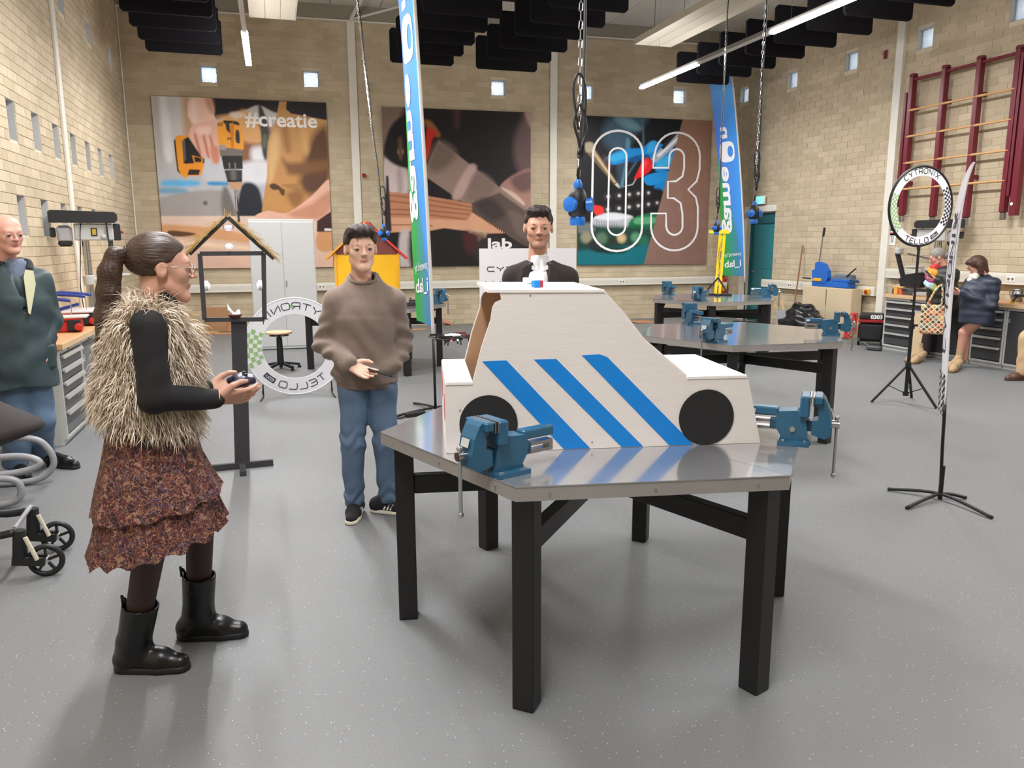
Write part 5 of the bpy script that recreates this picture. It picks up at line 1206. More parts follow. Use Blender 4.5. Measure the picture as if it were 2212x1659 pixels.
for i in range(12):
    for j in range(6):
        if (i + j) % 2: continue
        s0, z0 = j * .05, .53 + i * .022; mb.add([sailp(s0, z0, .0006), sailp(s0 + .05, z0, .0006), sailp(s0 + .05, z0 + .022, .0006), sailp(s0, z0 + .022, .0006)], [(0, 1, 2, 3)])
mb.build('check_pattern', M_BCHK, ff)['kind'] = 'stuff'
# tall feather flags
M_FLAG = mat('flag_ink', None, .65, vcol=True, spec=.2)
def game_flag(label, P, wide, away, top, zb, lean, curl, textz, foot):
    t = thing('feather_flag', label, 'flag', (P[0], P[1], 0), vrz(P)); w = Vector((-math.sin(away), math.cos(away), 0)); nrm = Vector((-w.y, w.x, 0))
    if nrm.y > 0: nrm = -nrm
    nz, ns = 60, 12; pole = lambda z: Vector((-lean * (z / top) ** 1.6, 0, z))
    def edge(z):                                              # how far the cloth starts from and reaches beyond the pole line
        q = (z - zb) / (top - zb); s1 = wide
        if q > .90: s0 = wide * (1 - math.sqrt(max(0, 1 - ((q - .90) / .10) ** 2))); return s0 * .9, s1
        return 0.0, s1 * (1 if q > .02 else 1)
    def pt(s, z, l=0.0):
        a, b = edge(z); return pole(z) + w * (a + (b - a) * s) + nrm * (.012 * math.sin(s * 5 + z * 1.7) * s + curl * s * s + l)
    V = []; Cq = []; ks = []
    for i in range(nz + 1):
        z = zb + (top - zb) * i / nz
        for j in range(ns + 1):
            s = j / ns; zz = z - (.04 * s if i == 0 else 0); V.append(pt(s, z)); q = (z - zb) / (top - zb)
            blue = np.array(srgb(66, 150, 226)); sky = np.array(srgb(112, 184, 242)); ind = np.array(srgb(80, 120, 214)); grn = np.array(srgb(58, 158, 74)); teal = np.array(srgb(74, 130, 178))
            c = ind * s + blue * (1 - s); c = c * (1 - max(0, q - .7) / .3) + sky * max(0, q - .7) / .3
            b = .10 + .40 * s; g = min(1, max(0, (b + .12 * s - q) / .10)); cg = grn * s + teal * (1 - s) if True else grn; sm = min(1, max(0, s * 1.5 - .25)); cg = grn * sm + teal * (1 - sm)
            c = c * (1 - g) + cg * g; Cq.append(c)
    Q = [(i * (ns + 1) + j, i * (ns + 1) + j + 1, (i + 1) * (ns + 1) + j + 1, (i + 1) * (ns + 1) + j) for i in range(nz) for j in range(ns)]
    link('sail', npmesh('sail', [tuple(v) for v in V], Q, M_FLAG, smooth=True, col=np.array(Cq)), t)
    sl = [pt(0, zb - .12 + (top - zb + .12) * i / 40) - w * .005 for i in range(41)] + [pt(s, top) for s in (.3, .6, .95)]
    MB().tube(sl, .016, 8).build('pole_sleeve', mat('flag_sleeve', (206, 200, 194), .7), t, True); MB().tube([(0, 0, .02), pole(zb * .5), pole(zb)], .013, 8).build('pole', M_BLACK, t, True)
    for k in range(foot): a = .5 + k * math.pi / 2; MB().tube(crom([(0, 0, .05), (.28 * math.cos(a), .28 * math.sin(a), .03), (.46 * math.cos(a), .46 * math.sin(a), .01)], 4), .012, 6).build('foot', M_BLACK, t, True)
    # lettering runs up the cloth, tops towards the pole
    z0, hz = textz; M_L = mat('flag_white', (236, 236, 240), .6)
    def put(name, body, fn, bold):
        Vt, Fs = text_geo(body, 1.0, bold); mb = MB(); mb.add([fn(x, y) for x, y, _ in Vt], Fs); return mb.build(name, M_L, t)
    wrd = hz * .66; Vt, _ = text_geo('game', 1.0, .03); mx = max(v[0] for v in Vt)
    put('lettering', 'game', lambda x, y: pt(.80 - y * .62, z0 + x / mx * wrd, .004), .03)
    zo = z0 + wrd + .04 * hz; ho = hz * .20; mb = MB(); n = 28; O = []; I = []
    for k in range(n):
        a = 2 * math.pi * k / n; ex = abs(math.cos(a)) ** .6 * math.copysign(1, math.cos(a)); ey = abs(math.sin(a)) ** .6 * math.copysign(1, math.sin(a))
        O.append(pt(.52 + .34 * ex, zo + ho / 2 + ho * .5 * ey, .004)); I.append(pt(.36 + .12 * math.cos(a), zo + ho * .5 + ho * .27 * math.sin(a), .004))
    mb.add(O + I, [(k, (k + 1) % n, n + (k + 1) % n, n + k) for k in range(n)]); mb.build('lettering', M_L, t)
    put('lettering', 'n', lambda x, y: pt(.74 - y * .62, zo + ho * 1.12 + x / .55 * hz * .14, .004), .03)
    q1 = z0 - hz * .22; Vt, _ = text_geo('powered by', 1.0, 0); mx = max(v[0] for v in Vt)
    put('small_lettering', 'powered by', lambda x, y: pt(.12 + x / mx * .78, q1 + y * .12 - .05 * x / mx, .004), .0)['kind'] = 'stuff'
    Vt, _ = text_geo('i_lab', 1.0, .02); mx = max(v[0] for v in Vt)
    put('lettering', 'i_lab', lambda x, y: pt(.12 + x / mx * .78, q1 - .21 + y * .19 - .05 * x / mx, .004), .02)
    return t
game_flag('tall blue and green feather flag with mirrored lettering behind the car tail', fl(941, 890), .60, math.radians(17.5), 4.8, .84, .16, -.02, (1.84, 2.06), 4)
game_flag('tall blue and green feather flag with mirrored lettering in front of the teal door', fl(1607, 700), .62, math.radians(44), 5.08, .95, .50, .0, (1.80, 1.97), 4)

# ================================================================== FURNITURE AND PROPS AT THE PRINT WALL
wc = thing('metal_cupboard', 'tall light grey two-door metal cupboard below the drill print', 'cupboard', (.15, 12.66, 0), -.02)
MB().bbox((0, 0, 1.0), (.96, .42, 1.98), .006).build('body', mat('light_grey_cupboard', (204, 206, 206), .45), wc)
for s in (-1, 1):
    d = MB().bbox((s * .237, -.216, 1.0), (.468, .012, 1.90), .004).build('door', mat('light_grey_cupboard', (204, 206, 206), .45), wc)
    for z in (.25, 1.75): MB().cyl((s * .472, -.216, z - .04), (s * .472, -.216, z + .04), .007, n=8).build('hinge', M_GREY, d)
MB().bbox((.03, -.226, 1.02), (.02, .02, .1), .004).build('handle', M_CHROME, wc)
so = thing('swivel_stool', 'round wooden swivel stool on a black five-armed base', 'stool', tuple(fl(607, 797)))
MB().lathe([(0, .47), (.165, .47), (.172, .478), (.172, .49), (.165, .497), (0, .497)], (0, 0, 0), 28).build('seat', mat('beech_seat', (222, 186, 146), .4, noise=.05), so, 'auto')
MB().tube([(.12 * math.cos(a), .12 * math.sin(a), .445) for a in np.arange(0, 6.28, .3)], .006, 6, closed=True).build('lever_ring', M_BLKPL, so, True)
mb = MB(); mb.cyl((0, 0, .44), (0, 0, .30), .02); mb.lathe([(0, .06), (.045, .06), (.036, .42), (0, .42)], (0, 0, 0), 14); mb.bar((-.1, 0, .455), (.1, 0, .455), .04, .025); mb.build('column', M_BLKPL, so)
for k in range(5):
    a = .3 + k * 2 * math.pi / 5; c, s = math.cos(a), math.sin(a); l = MB().bar((.02 * c, .02 * s, .085), (.25 * c, .25 * s, .045), .04, .028).build('base_arm', M_BLKPL, so); MB().lathe([(0, 0), (.026, 0), (.02, .03), (0, .035)], (.25 * c, .25 * s, 0), 12).build('glide', M_BLKPL, l)
pr_, pa_ = face_frame(np.array([1.2, 10.3, 0]))
ph = thing('playhouse_model', 'small yellow playhouse model with brown gable and red roof edge on the far work table', 'model house', (1.175, 10.3, TZ + .001), vrz((1.18, 10.28)))
ph.scale = (1.1, 1.0, 1.1)
M_YEL = mat('yellow_painted_board', (226, 172, 14), .5, noise=.06, nscale=6)
MB().b2((-.36, -.25, 0), (.36, .25, .585)).build('walls', M_YEL, ph)
for s in (-1, 1): MB().b2((s * .36 - .012, -.262, 0), (s * .36 + .012, -.25, .6)).build('corner_strip', mat('orange_strip', (226, 160, 40), .5), ph)
MB().prism([(-.40, .585), (.40, .585), (.05, .95), (-.05, .95)], (0, -.255, 0), (1, 0, 0), (0, 0, 1), -.02).build('gable', mat('brown_painted_board', (112, 54, 44), .6, noise=.05), ph)
for s, m in ((1, mat('red_roof_paint', (214, 62, 54), .45)), (-1, mat('orange_roof_paint', (222, 150, 40), .5))):
    MB().prism([(0, .97), (s * .47, .545), (s * .47 - s * .012, .525), (0, .945)] if s > 0 else [(0, .945), (-.458, .525), (-.47, .545), (0, .97)], (0, .30, 0), (1, 0, 0), (0, 0, 1), .6).build('roof_board', m, ph)
sgP = atD(1142, 600, 6.6); sg = thing('display_board', 'white display board with dark lettering behind the person in the blazer', 'display board', (sgP[0], sgP[1], 0), vrz(sgP)); ds = lambda x, y: uz(np.array([sgP[0], sgP[1], 0]), x, y)
a, b = ds(1035, 537), ds(1245, 537); MB().b2((a[0], -.01, .06), (b[0], .01, a[1])).build('panel', mat('white_banner_fabric', (232, 230, 234), .7), sg)
for x in (a[0] + .1, b[0] - .1): MB().bbox((x, 0, .03), (.06, .36, .06), .004).build('foot', M_DGREY, sg)
l0 = ds(1053, 586); st, w_ = strokes('CYTRONIX', .036, .062, .5); mb = MB()
for pl in st: ribbon(mb, [(p + l0[0], q + l0[1]) for p, q in pl], .007, lambda x, v, l: (x, -.0115 - l, v), .0005)
mb.build('lettering', mat('dark_print', (50, 46, 50), .5), sg)
mb = MB(); zq = ds(1053, 608)[1]
for i in range(26): mb.b2((a[0] + .02 + i * .03, -.012, zq - .02 + (i % 2) * .012), (a[0] + .035 + i * .03, -.0101, zq - .01 + (i % 2) * .012))
mb.build('dotted_border', M_BCHK, sg)['kind'] = 'stuff'
# yellow crane on its table
cr = thing('model_crane', 'yellow wooden model crane with black feet on the far steel table', 'model crane', (6.30, 10.12, TZ + .001), vrz((6.3, 10.12))); M_CRY = mat('yellow_crane_paint', (238, 206, 30), .45)
mast = [MB().bar((x, 0, .02), (x + .035, 0, .96), .022, .04).build('mast', M_CRY, cr) for x in (-.03, .03)]
for i in range(5): z = .12 + i * .17; MB().bar((-.025 + z * .035, 0, z), (.035 + z * .035, 0, z + .1), .012, .02).build('lattice', M_CRY, cr)
MB().bar((-.16, 0, .93), (.13, 0, .925), .05, .045).build('jib', M_CRY, cr)
for a in (-.2, .16): MB().bar((a, 0, .012), (.0, 0, .26), .03, .022).build('stay', M_BLACK, cr)
MB().bbox((-.02, 0, .014), (.46, .06, .028), .004).build('base', M_BLACK, cr); MB().bbox((0, .0, .014), (.06, .34, .027), .004).build('base', M_BLACK, cr)
MB().tube(crom([(-.15, 0, .91), (-.09, 0, .5), (-.01, -.01, .38), (.02, -.02, .5), (-.0, -.02, .7), (.03, -.02, .3)], 6), .0025, 5).build('cord', mat('twine', (196, 150, 96), .8), cr, True)
mb = MB(); mb.tube(crom([(.03, -.025, .8), (.0, -.03, .6), (.025, -.025, .45), (-.005, -.025, .3)], 5), .007, 5); mb.build('light_string', mat('copper_wire', (206, 170, 110), .5), cr, True)
# fire extinguisher
P0 = bw(1561, 633, .18); fe = thing('fire_extinguisher', 'red fire extinguisher with a black hose hanging on the wall near the teal door', 'fire extinguisher', tuple(P0), BA)
MB().lathe([(0, 0), (.07, 0), (.075, .02), (.075, .27), (.06, .32), (.025, .345), (0, .35)], (0, 0, 0), 18).build('cylinder', mat('extinguisher_red', (190, 20, 28), .3, coat=.3), fe, True)
MB().b2((-.05, -.079, .06), (.05, -.0745, .15)).build('label_plate', mat('yellow_label', (226, 196, 70), .5), fe); MB().b2((-.05, -.079, .16), (.05, -.0745, .24)).build('white_label', mat('notice_white', (232, 230, 226), .5), fe)
mb = MB(); mb.cyl((0, 0, .34), (0, 0, .39), .02); mb.bar((-.01, 0, .385), (.09, 0, .43), .02, .012); mb.bar((0, 0, .37), (.08, 0, .36), .02, .01); mb.build('valve', M_BLKPL, fe)
MB().tube(crom([(-.02, 0, .37), (-.09, -.01, .45), (-.10, -.01, .6), (-.04, -.01, .68), (.0, -.01, .6), (-.02, -.01, .42), (-.06, -.02, .3)], 5), .011, 7).build('hose', M_BLKPL, fe, True); MB().b2((-.04, .05, .22), (.04, .07, .33)).build('wall_bracket', M_BLACK, fe)
P1 = bw(1557, 480, .02); cd = tag(MB().cyl((P1[0], P1[1], 1.15), (P1[0], P1[1], 4.3), .012, n=8).build('conduit', mat('beige_conduit', (196, 176, 140), .6)), 'thin beige conduit running up the wall above the fire extinguisher', 'pipe')
# scrap wood and cardboard on the floor by the print wall
M_CARD = mat('brown_cardboard', (188, 146, 108), .8, noise=.05)
def scrap(name, label, cat, m, P, rz, parts):
    t = thing(name, label, cat, (P[0], P[1], 0), rz)
    for nm, c, d, R in parts: MB().bbox(c, d, .002, Euler(R).to_matrix()).build(nm, m, t)
scrap('cardboard_sheet', 'brown cardboard sheet leaning on the wall left of the grey cupboard', 'cardboard', M_CARD, (-1.05, 15.22, 0), -.04, [('sheet', (0, 0, .245), (.44, .006, .48), (.22, 0, 0)), ('flap', (.24, -.01, .12), (.12, .005, .22), (.22, .2, .1))])
scrap('cardboard_scrap', 'torn flat piece of brown cardboard on the floor beside the cupboard', 'cardboard', M_CARD, tuple(fl(462, 722)), .1, [('piece', (0, 0, .006), (.6, .3, .006), (0, 0, 0)), ('curled_piece', (-.1, .02, .04), (.4, .2, .005), (.12, .1, .1))])
scrap('timber_offcut', 'pale timber offcut frame leaning on the wall beside the cardboard sheet', 'timber', mat('pale_timber', (220, 190, 140), .6, noise=.05), (-1.5, 15.25, 0), 0, [('upright', (0, 0, .22), (.06, .03, .44), (.14, 0, 0)), ('cross_piece', (.0, -.02, .34), (.3, .03, .03), (.1, 0, 0)), ('floor_piece', (1.05, -.06, .015), (.7, .04, .03), (0, 0, .04))])
scrap('cardboard_scrap', 'small reddish cardboard scrap at the wall below the saw print', 'cardboard', mat('reddish_cardboard', (196, 130, 104), .8), tuple(fl(967, 702)), .3, [('piece', (0, 0, .05), (.22, .14, .005), (.4, .3, 0))])
scrap('paper_scrap', 'crumpled greenish paper beside the reddish cardboard scrap', 'paper', mat('greenish_paper', (170, 172, 130), .8), tuple(fl(981, 700)), .3, [('piece', (0, 0, .04), (.12, .1, .05), (.3, .4, .2)), ('fold', (.05, 0, .05), (.08, .08, .02), (.1, -.5, .2))])
scrap('cardboard_scrap', 'orange-brown cardboard piece on the floor by the far crane table', 'cardboard', mat('orange_cardboard', (196, 132, 86), .8), tuple(fl(1388, 696)), .2, [('piece', (0, 0, .012), (.5, .3, .008), (.04, .03, 0))])
scrap('cardboard_scrap', 'tan cardboard piece on the floor beyond the far work table legs', 'cardboard', M_CARD, tuple(fl(905, 712)), .2, [('piece', (0, 0, .006), (.3, .2, .006), (0, 0, 0))])
# black power strip and cable on the floor behind the car table
cb = thing('power_strip', 'black power strip with cable on the floor at the flag foot', 'power strip', tuple(fl(862, 905)), .3)
MB().bbox((.18, .02, .02), (.2, .06, .04), .006).build('strip', M_BLKPL, cb); MB().tube(crom([(.08, .02, .015), (0, -.02, .012), (-.1, .03, .012), (-.2, -.06, .012), (-.3, -.08, .012)], 5), .008, 6).build('cable', M_BLKPL, cb, True)
tm = thing('bench_tool', 'small dark hand tool lying on the far work table beside the flag', 'tool', (1.72, 9.78, TZ + .001), .2); MB().bbox((0, 0, .02), (.26, .06, .04), .006).build('body', M_BLKPL, tm); MB().cyl((-.08, 0, .04), (-.08, 0, .1), .012).build('post', M_DGREY, tm); MB().bar((-.1, 0, .06), (.1, 0, .07), .02, .02).build('arm', M_BLKPL, tm)
# ================================================================== MACHINES AND TOOLS ON THE BENCHES
BT = .838
def drill_press(label, loc, rz, s=1.0, grey=M_GREY):
    """head points along +X"""
    t = thing('drill_press', label, 'drill press', loc, rz); t.scale = (s, s, s)
    MB().bbox((.08, 0, .03), (.42, .26, .06), .012).build('base', grey, t)
    MB().cyl((0, 0, .06), (0, 0, .92), .042, n=20).build('column', M_CHROME, t, 'auto')
    MB().lathe([(.042, 0), (.066, .01), (.066, .11), (.042, .12)], (0, 0, .36), 16).build('table_collar', grey, t, 'auto')
    mb = MB(); mb.cyl((.05, 0, .42), (.2, 0, .42), .034, n=14); mb.lathe([(0, -.02), (.06, -.02), (.15, .0), (.15, .022), (0, .022)], (.3, 0, .47), 24); mb.build('work_table', grey, t, 'auto')
    MB().bbox((.1, 0, .99), (.42, .15, .2), .014).build('head', grey, t)
    MB().bbox((-.21, 0, .965), (.16, .15, .2), .03).build('motor', mat('motor_silver', (186, 186, 190), .35, .5), t)
    MB().bbox((-.21, 0, .86), (.15, .14, .08), .03).build('motor_cover', M_BLKPL, t); MB().bbox((-.33, 0, .985), (.06, .1, .11), .012).build('switch_box', M_BLKPL, t)
    mb = MB(); mb.prism([(-.36, 1.10), (.33, 1.10), (.36, 1.13), (.36, 1.19), (.33, 1.225), (-.33, 1.24), (-.36, 1.22)], (0, .13, 0), (1, 0, 0), (0, 0, 1), .26); mb.build('belt_cover', M_BLKPL, t)
    MB().bbox((.345, 0, .99), (.08, .14, .2), .012).build('front_panel', M_BLKPL, t)
    sw = MB().bbox((.10, -.078, .99), (.066, .01, .095), .004).build('switch_plate', M_BLKPL, t); MB().bbox((.10, -.084, .99), (.042, .006, .07), .002).build('switch_button', mat('amber_switch', (186, 160, 60), .4), sw)
    MB().lathe([(0, 0), (.03, 0), (.026, .03), (0, .035)], (.20, -.075, .94), 14, (0, -1, 0)).build('feed_hub', grey, t, 'auto')
    MB().bar((.235, -.10, 1.12), (.255, -.12, .62), .018, .018).build('feed_lever', M_BLKPL, t)
    mb = MB(); mb.cyl((.27, 0, .9), (.27, 0, .80), .024, n=12); mb.cyl((.27, 0, .80), (.27, 0, .73), .018, .012, n=12); mb.build('chuck', M_DGREY, t, 'auto')
    MB().ball((.40, -.02, .99), .018, 10, 8).build('stop_button', mat('red_plastic', (150, 34, 40), .3), t)
    MB().tube(crom([(-.03, -.08, 1.09), (-.05, -.12, .95), (-.06, -.1, .8), (-.08, -.07, .6), (-.1, -.06, .35), (-.09, -.06, .06)], 5), .006, 6).build('cable', M_BLKPL, t, True)
    return t
drill_press('grey drill press with black belt cover on the bench behind the dark green coat', (-1.99, 9.75, BT), .2, .93)
# scroll saws
def scroll_saw(label, loc, rz):
    t = thing('scroll_saw', label, 'scroll saw', loc, rz, 'red scroll saws on the bench'); M_R = mat('red_machine_paint', (196, 36, 32), .4); M_B = mat('blue_saw_arm', (38, 56, 130), .4)
    MB().bbox((0, 0, .05), (.44, .14, .1), .012).build('base', M_R, t); MB().bbox((.1, 0, .135), (.34, .22, .02), .006).build('saw_table', mat('pale_table', (206, 200, 196), .4), t)
    mb = MB(); mb.tube(crom([(-.2, 0, .13), (-.23, 0, .22), (-.18, 0, .30), (-.02, 0, .30), (.14, 0, .28)], 5), .016, 8); mb.build('upper_arm', M_B, t, True); MB().bar((-.2, 0, .13), (.02, 0, .19), .03, .03).build('lower_arm', M_B, t)
    MB().cyl((.14, 0, .28), (.14, 0, .145), .005, n=6).build('blade_holder', M_CHROME, t); MB().bbox((.16, -.09, .06), (.1, .06, .1), .008).build('motor', M_BLKPL, t)
    MB().lathe([(0, 0), (.032, 0), (.032, .02), (.016, .026), (0, .026)], (.2, -.12, .05), 16, (0, -1, 0)).build('knob', M_R, t, 'auto'); return t
for i, (px, py, rz, lab) in enumerate(((158, 716, .1, 'red scroll saw with blue arm at the open end of the bench'), (196, 702, .1, 'red scroll saw with blue arm between two other saws'), (218, 696, .1, 'red scroll saw with blue arm closest to the drill press column'))):
    q = fl(px, py, BT); scroll_saw(lab, (-1.93, q[1], BT + .001), rz)
wb = thing('white_board_frame', 'white framed board leaning on the wall at the bench end', 'board', (XL + .12, 8.55, BT), 0)
for c, d in (((0, 0, .36), (.03, .9, .1)), ((0, .42, .18), (.03, .06, .34)), ((0, -.42, .18), (.03, .06, .34)), ((0, 0, .03), (.03, .9, .05))): MB().bbox(c, d, .004).build('frame_bar', M_WHITE, wb)
MB().b2((.004, -.4, .05), (.01, .4, .32)).build('panel', M_REVEAL, wb)
# right bench: mitre saw, drill press, tubs, boxes
drill_press('grey drill press with black belt cover behind the chequered ring', (9.12, atX(2018, 600, 9.12)[1], BT), 2.356, .88)
ms = thing('mitre_saw', 'black mitre saw with a slanting arm at the bench end beside the white column', 'mitre saw', (9.14, 9.36, BT + .001), math.pi * .5)
MB().bbox((0, 0, .04), (.46, .3, .08), .01).build('base', M_DGREY, ms); MB().lathe([(0, .08), (.15, .08), (.15, .1), (0, .1)], (0, .03, 0), 24).build('turntable', M_STEEL, ms)
MB().prism([(-.2, .11), (.16, .11), (.2, .2), (.1, .29), (-.16, .33), (-.26, .24)], (0, .06, 0), (1, 0, 0), (0, 0, 1), .1).build('blade_guard', M_BLKPL, ms); MB().bar((.16, 0, .2), (.34, 0, .62), .05, .05).build('arm', M_BLKPL, ms); MB().bar((.18, -.05, .6), (-.3, -.05, .52), .025, .025).build('slide_rail', M_CHROME, ms)
MB().bbox((.30, 0, .64), (.1, .12, .1), .02).build('motor', M_GREY, ms); MB().ball((.2, 0, .2), .05, 10, 8).build('pivot', M_BLKPL, ms)
def small_box(name, label, cat, loc, d, m, rz=0, lid=None):
    t = thing(name, label, cat, loc, rz); MB().bbox((0, 0, d[2] / 2), d, .006).build('body', m, t)
    if lid: MB().bbox((0, 0, d[2] + .012), (d[0] + .01, d[1] + .01, .022), .005).build('lid', lid, t)
small_box('red_tool_case', 'red tool case at the bench end next to the white column', 'case', (9.38, 9.56, BT + .001), (.14, .09, .14), mat('red_plastic_case', (176, 34, 38), .45), 0, M_BLKPL)
for (px, py, c, lab) in ((1936, 638, (224, 170, 70), 'yellow plastic tub on the bench beside the orange tub'), (1946, 641, (214, 96, 52), 'orange plastic tub on the bench beside the yellow tub')):
    q = fl(px, py, BT); q = atX(px, py - 2, 9.0); t = thing('plastic_tub', lab, 'tub', (9.0, q[1], BT + .001)); MB().lathe([(0, 0), (.036, 0), (.042, .1), (0, .1)], (0, 0, 0), 16).build('cup', mat('tub_%d' % c[2], c, .5), t, 'auto'); MB().lathe([(0, .1), (.046, .1), (.046, .115), (0, .118)], (0, 0, 0), 16).build('rim', mat('tub_pale', (230, 190, 120), .5), t, 'auto')
small_box('grey_tool_tray', 'grey flat tool tray on the bench behind the woman in green', 'tray', (9.25, 8.25, BT + .001), (.2, .2, .06), M_GREY)
for i, (y, lab) in enumerate(((7.35, 'black router stand with yellow feet on the bench beside the navy coat'), (6.75, 'black router stand on the bench next to the tan trousers'))):
    t = thing('router_stand', lab, 'tool stand', (9.15, y, BT + .001)); MB().bbox((0, 0, .10), (.26, .44, .025), .006).build('table_plate', M_BLKPL, t)
    for sx in (-1, 1):
        for sy in (-1, 1): l = MB().bar((sx * .1, sy * .19, .09), (sx * .13, sy * .23, .012), .03, .025).build('leg', M_BLKPL, t); MB().bbox((sx * .13, sy * .23, .008), (.04, .05, .016), .003).build('foot', mat('yellow_foot', (214, 170, 40), .5), l)
    MB().bbox((.02, .0, .18), (.05, .36, .02), .004).build('fence', M_STEEL, t)
    for sy in (-.16, .16): MB().bbox((.02, sy, .15), (.03, .03, .08), .003).build('fence_post', M_BLKPL, t)
mg = thing('metal_jug', 'dented metal jug on the bench behind the navy coat', 'jug', (9.3, 7.75, BT + .001)); MB().lathe([(0, 0), (.06, 0), (.075, .05), (.065, .12), (.05, .15), (.055, .16), (.045, .155), (0, .02)], (0, 0, 0), 18).build('body', M_STEEL, mg, True); MB().tube(crom([(0, .055, .14), (0, .11, .12), (0, .1, .06), (0, .07, .05)], 4), .006, 6).build('handle', M_STEEL, mg, True)
es = thing('emergency_stop', 'yellow emergency stop box with red button on the white trunking', 'switch', (XR - .118, atX(1874, 630, XR - .11)[1], .80)); MB().bbox((0, 0, 0), (.04, .10, .09), .005).build('box', mat('stop_yellow', (232, 176, 30), .4), es); MB().lathe([(0, 0), (.03, 0), (.034, .014), (.028, .025), (0, .028)], (-.02, 0, 0), 14, (-1, 0, 0)).build('button', mat('stop_red', (170, 46, 40), .4), es, 'auto')
# plywood cabinet with lever shear
pc = thing('plywood_cabinet', 'pale plywood two-door cabinet below the blue lever shear', 'cabinet', (9.29, (atX(1841, 640, 9.18)[1] + atX(1731, 640, 9.18)[1]) / 2, 0)); M_PLYW = mat('pale_plywood', (208, 190, 158), .6, noise=.05, nscale=3)
MB().bbox((.01, 0, .42), (.19, 1.26, .84), .004).build('carcass', M_PLYW, pc)
for s in (-1, 1): MB().bbox((-.094, s * .315, .42), (.018, .622, .82), .003).build('door', M_PLYW, pc)
MB().b2((-.1045, -.012, .52), (-.102, .004, .80)).build('finger_slot', mat('slot_shadow', (70, 58, 44), .8), pc)
sh = thing('lever_shear', 'blue lever shear machine with a long handle on the plywood cabinet', 'shear', (9.29, pc.location[1] - .03, .842)); M_SHB = mat('shear_blue', (32, 100, 190), .4)
sp = lambda x, y: (lambda Q: (-(Q[1] - pc.location[1] + .03), Q[2] - .842))(atX(x, y, 9.27)); 
MB().bbox((0, .0, .05), (.18, .9, .1), .01).build('base', M_SHB, sh)
MB().prism([sp(*q) for q in ((1762, 600), (1762, 584), (1768, 581), (1769, 568), (1776, 565), (1787, 570), (1795, 585), (1796, 600), (1790, 612), (1768, 612))], (-.02, 0, 0), (0, -1, 0), (0, 0, 1), .08).build('frame', M_SHB, sh)
MB().bbox((.0, -.28, .17), (.14, .42, .12), .02).build('gear_housing', mat('grey_blue_casting', (98, 112, 122), .5), sh); MB().bbox((.0, -.28, .125), (.17, .5, .05), .01).build('bed', M_SHB, sh); MB().bbox((-.06, .28, .12), (.12, .2, .05), .006).build('blade_guard', mat('stop_yellow', (232, 176, 30), .4), sh)
a, b = sp(1774, 566), sp(1783, 503); MB().cyl((-.06, -a[0], a[1]), (-.06, -b[0], b[1]), .014, n=10).build('lever', M_CHROME, sh, 'auto'); MB().cyl((-.06, -b[0], b[1] - .06), (-.06, -b[0] - .02, b[1] + .09), .02, n=10).build('lever_grip', M_BLKPL, sh, 'auto')
for y0, z0, y1, z1 in ((-.42, .2, -.62, .34), (-.5, .14, -.72, .12), (.5, .13, .72, .135)): MB().cyl((-.08, y0, z0), (-.08, y1, z1), .012, n=8).build('rod', M_BLKPL, sh)
br = thing('broomstick', 'long wooden broomstick leaning on the wall beside the plywood cabinet', 'broomstick', (0, 0, 0)); a, b = np.array([9.46, *atX(1734, 530, 9.46)[1:]]), np.array([9.12, *atX(1710, 690, 9.12)[1:]]); b[2] = .05; br.location = tuple(b); MB().cyl((0, 0, 0), tuple(a - b), .013, n=8).build('stick', mat('brown_wood', (136, 94, 66), .6), br, 'auto')
bn = thing('offcut_bin', 'grey plastic bin with timber offcuts beside the plywood cabinet', 'bin', (9.2, 12.42, 0)); mb = MB(); mb.lathe([(0, .01), (.15, .01), (.18, .36), (.19, .36), (.16, 0), (0, 0)], (0, 0, 0), 4); mb.build('bin', mat('translucent_grey', (168, 168, 172), .5), bn)
for i, (x, y, dx, dy) in enumerate(((0, 0, -.1, .28), (.03, -.04, .0, .2), (-.04, .03, -.1, .1))): o = tag(MB().bar((9.2 + x, 12.42 + y, .03), (9.2 + x + dx, 12.42 + y + dy, .56 - i * .02), .04, .022).build('timber_offcut', mat('pale_timber', (220, 190, 140), .6, noise=.05)), 'pale timber offcut sticking out of the grey bin', 'timber', 'timber offcuts in the grey bin')
# black bag, vacuum cleaner
bg = thing('black_bag', 'crumpled black bag on the floor in front of the plywood cabinet', 'bag', (8.78, 11.3, 0)); S = SDF((-.35, -.75, -.02), (.35, .75, .62), .018)
for c, r in (((0, 0, .2), (.24, .5, .24)), ((.05, .1, .36), (.18, .34, .2)), ((0, -.45, .14), (.2, .24, .15)), ((.02, .45, .14), (.2, .22, .14))): S.ell(c, r, k=.08)
S.disp(lambda P: .022 * np.sin(P[..., 1] * 19 + 3 * np.sin(P[..., 2] * 11)) + .016 * np.sin(P[..., 2] * 31 + P[..., 0] * 17)); S.cut((0, 0, .004), (0, 0, -1)); S.build('sack', mat('black_foil', (18, 18, 20), .32), bg)
vc = thing('vacuum_cleaner', 'black workshop vacuum cleaner with a red band and white print', 'vacuum cleaner', tuple(fl(1877, 744) + np.array([.02, .0, 0])), vrz(fl(1873, 740)))
MB().bbox((0, 0, .21), (.38, .36, .30), .05).build('tank', M_BLKPL, vc); MB().bbox((0, 0, .385), (.385, .365, .05), .012).build('band', mat('red_plastic', (150, 34, 40), .3), vc); mb = MB(); mb.bbox((0, 0, .45), (.37, .35, .1), .045); mb.build('motor_head', M_BLKPL, vc)
st, w_ = strokes('0303', .05, .04, .3); Vt, Fs = text_geo('0303', .085, .004); mb = MB(); mb.add([(x - .02, -.1762, y + .425) for x, y, _ in Vt], Fs); mb.build('lettering', M_INKW, vc)
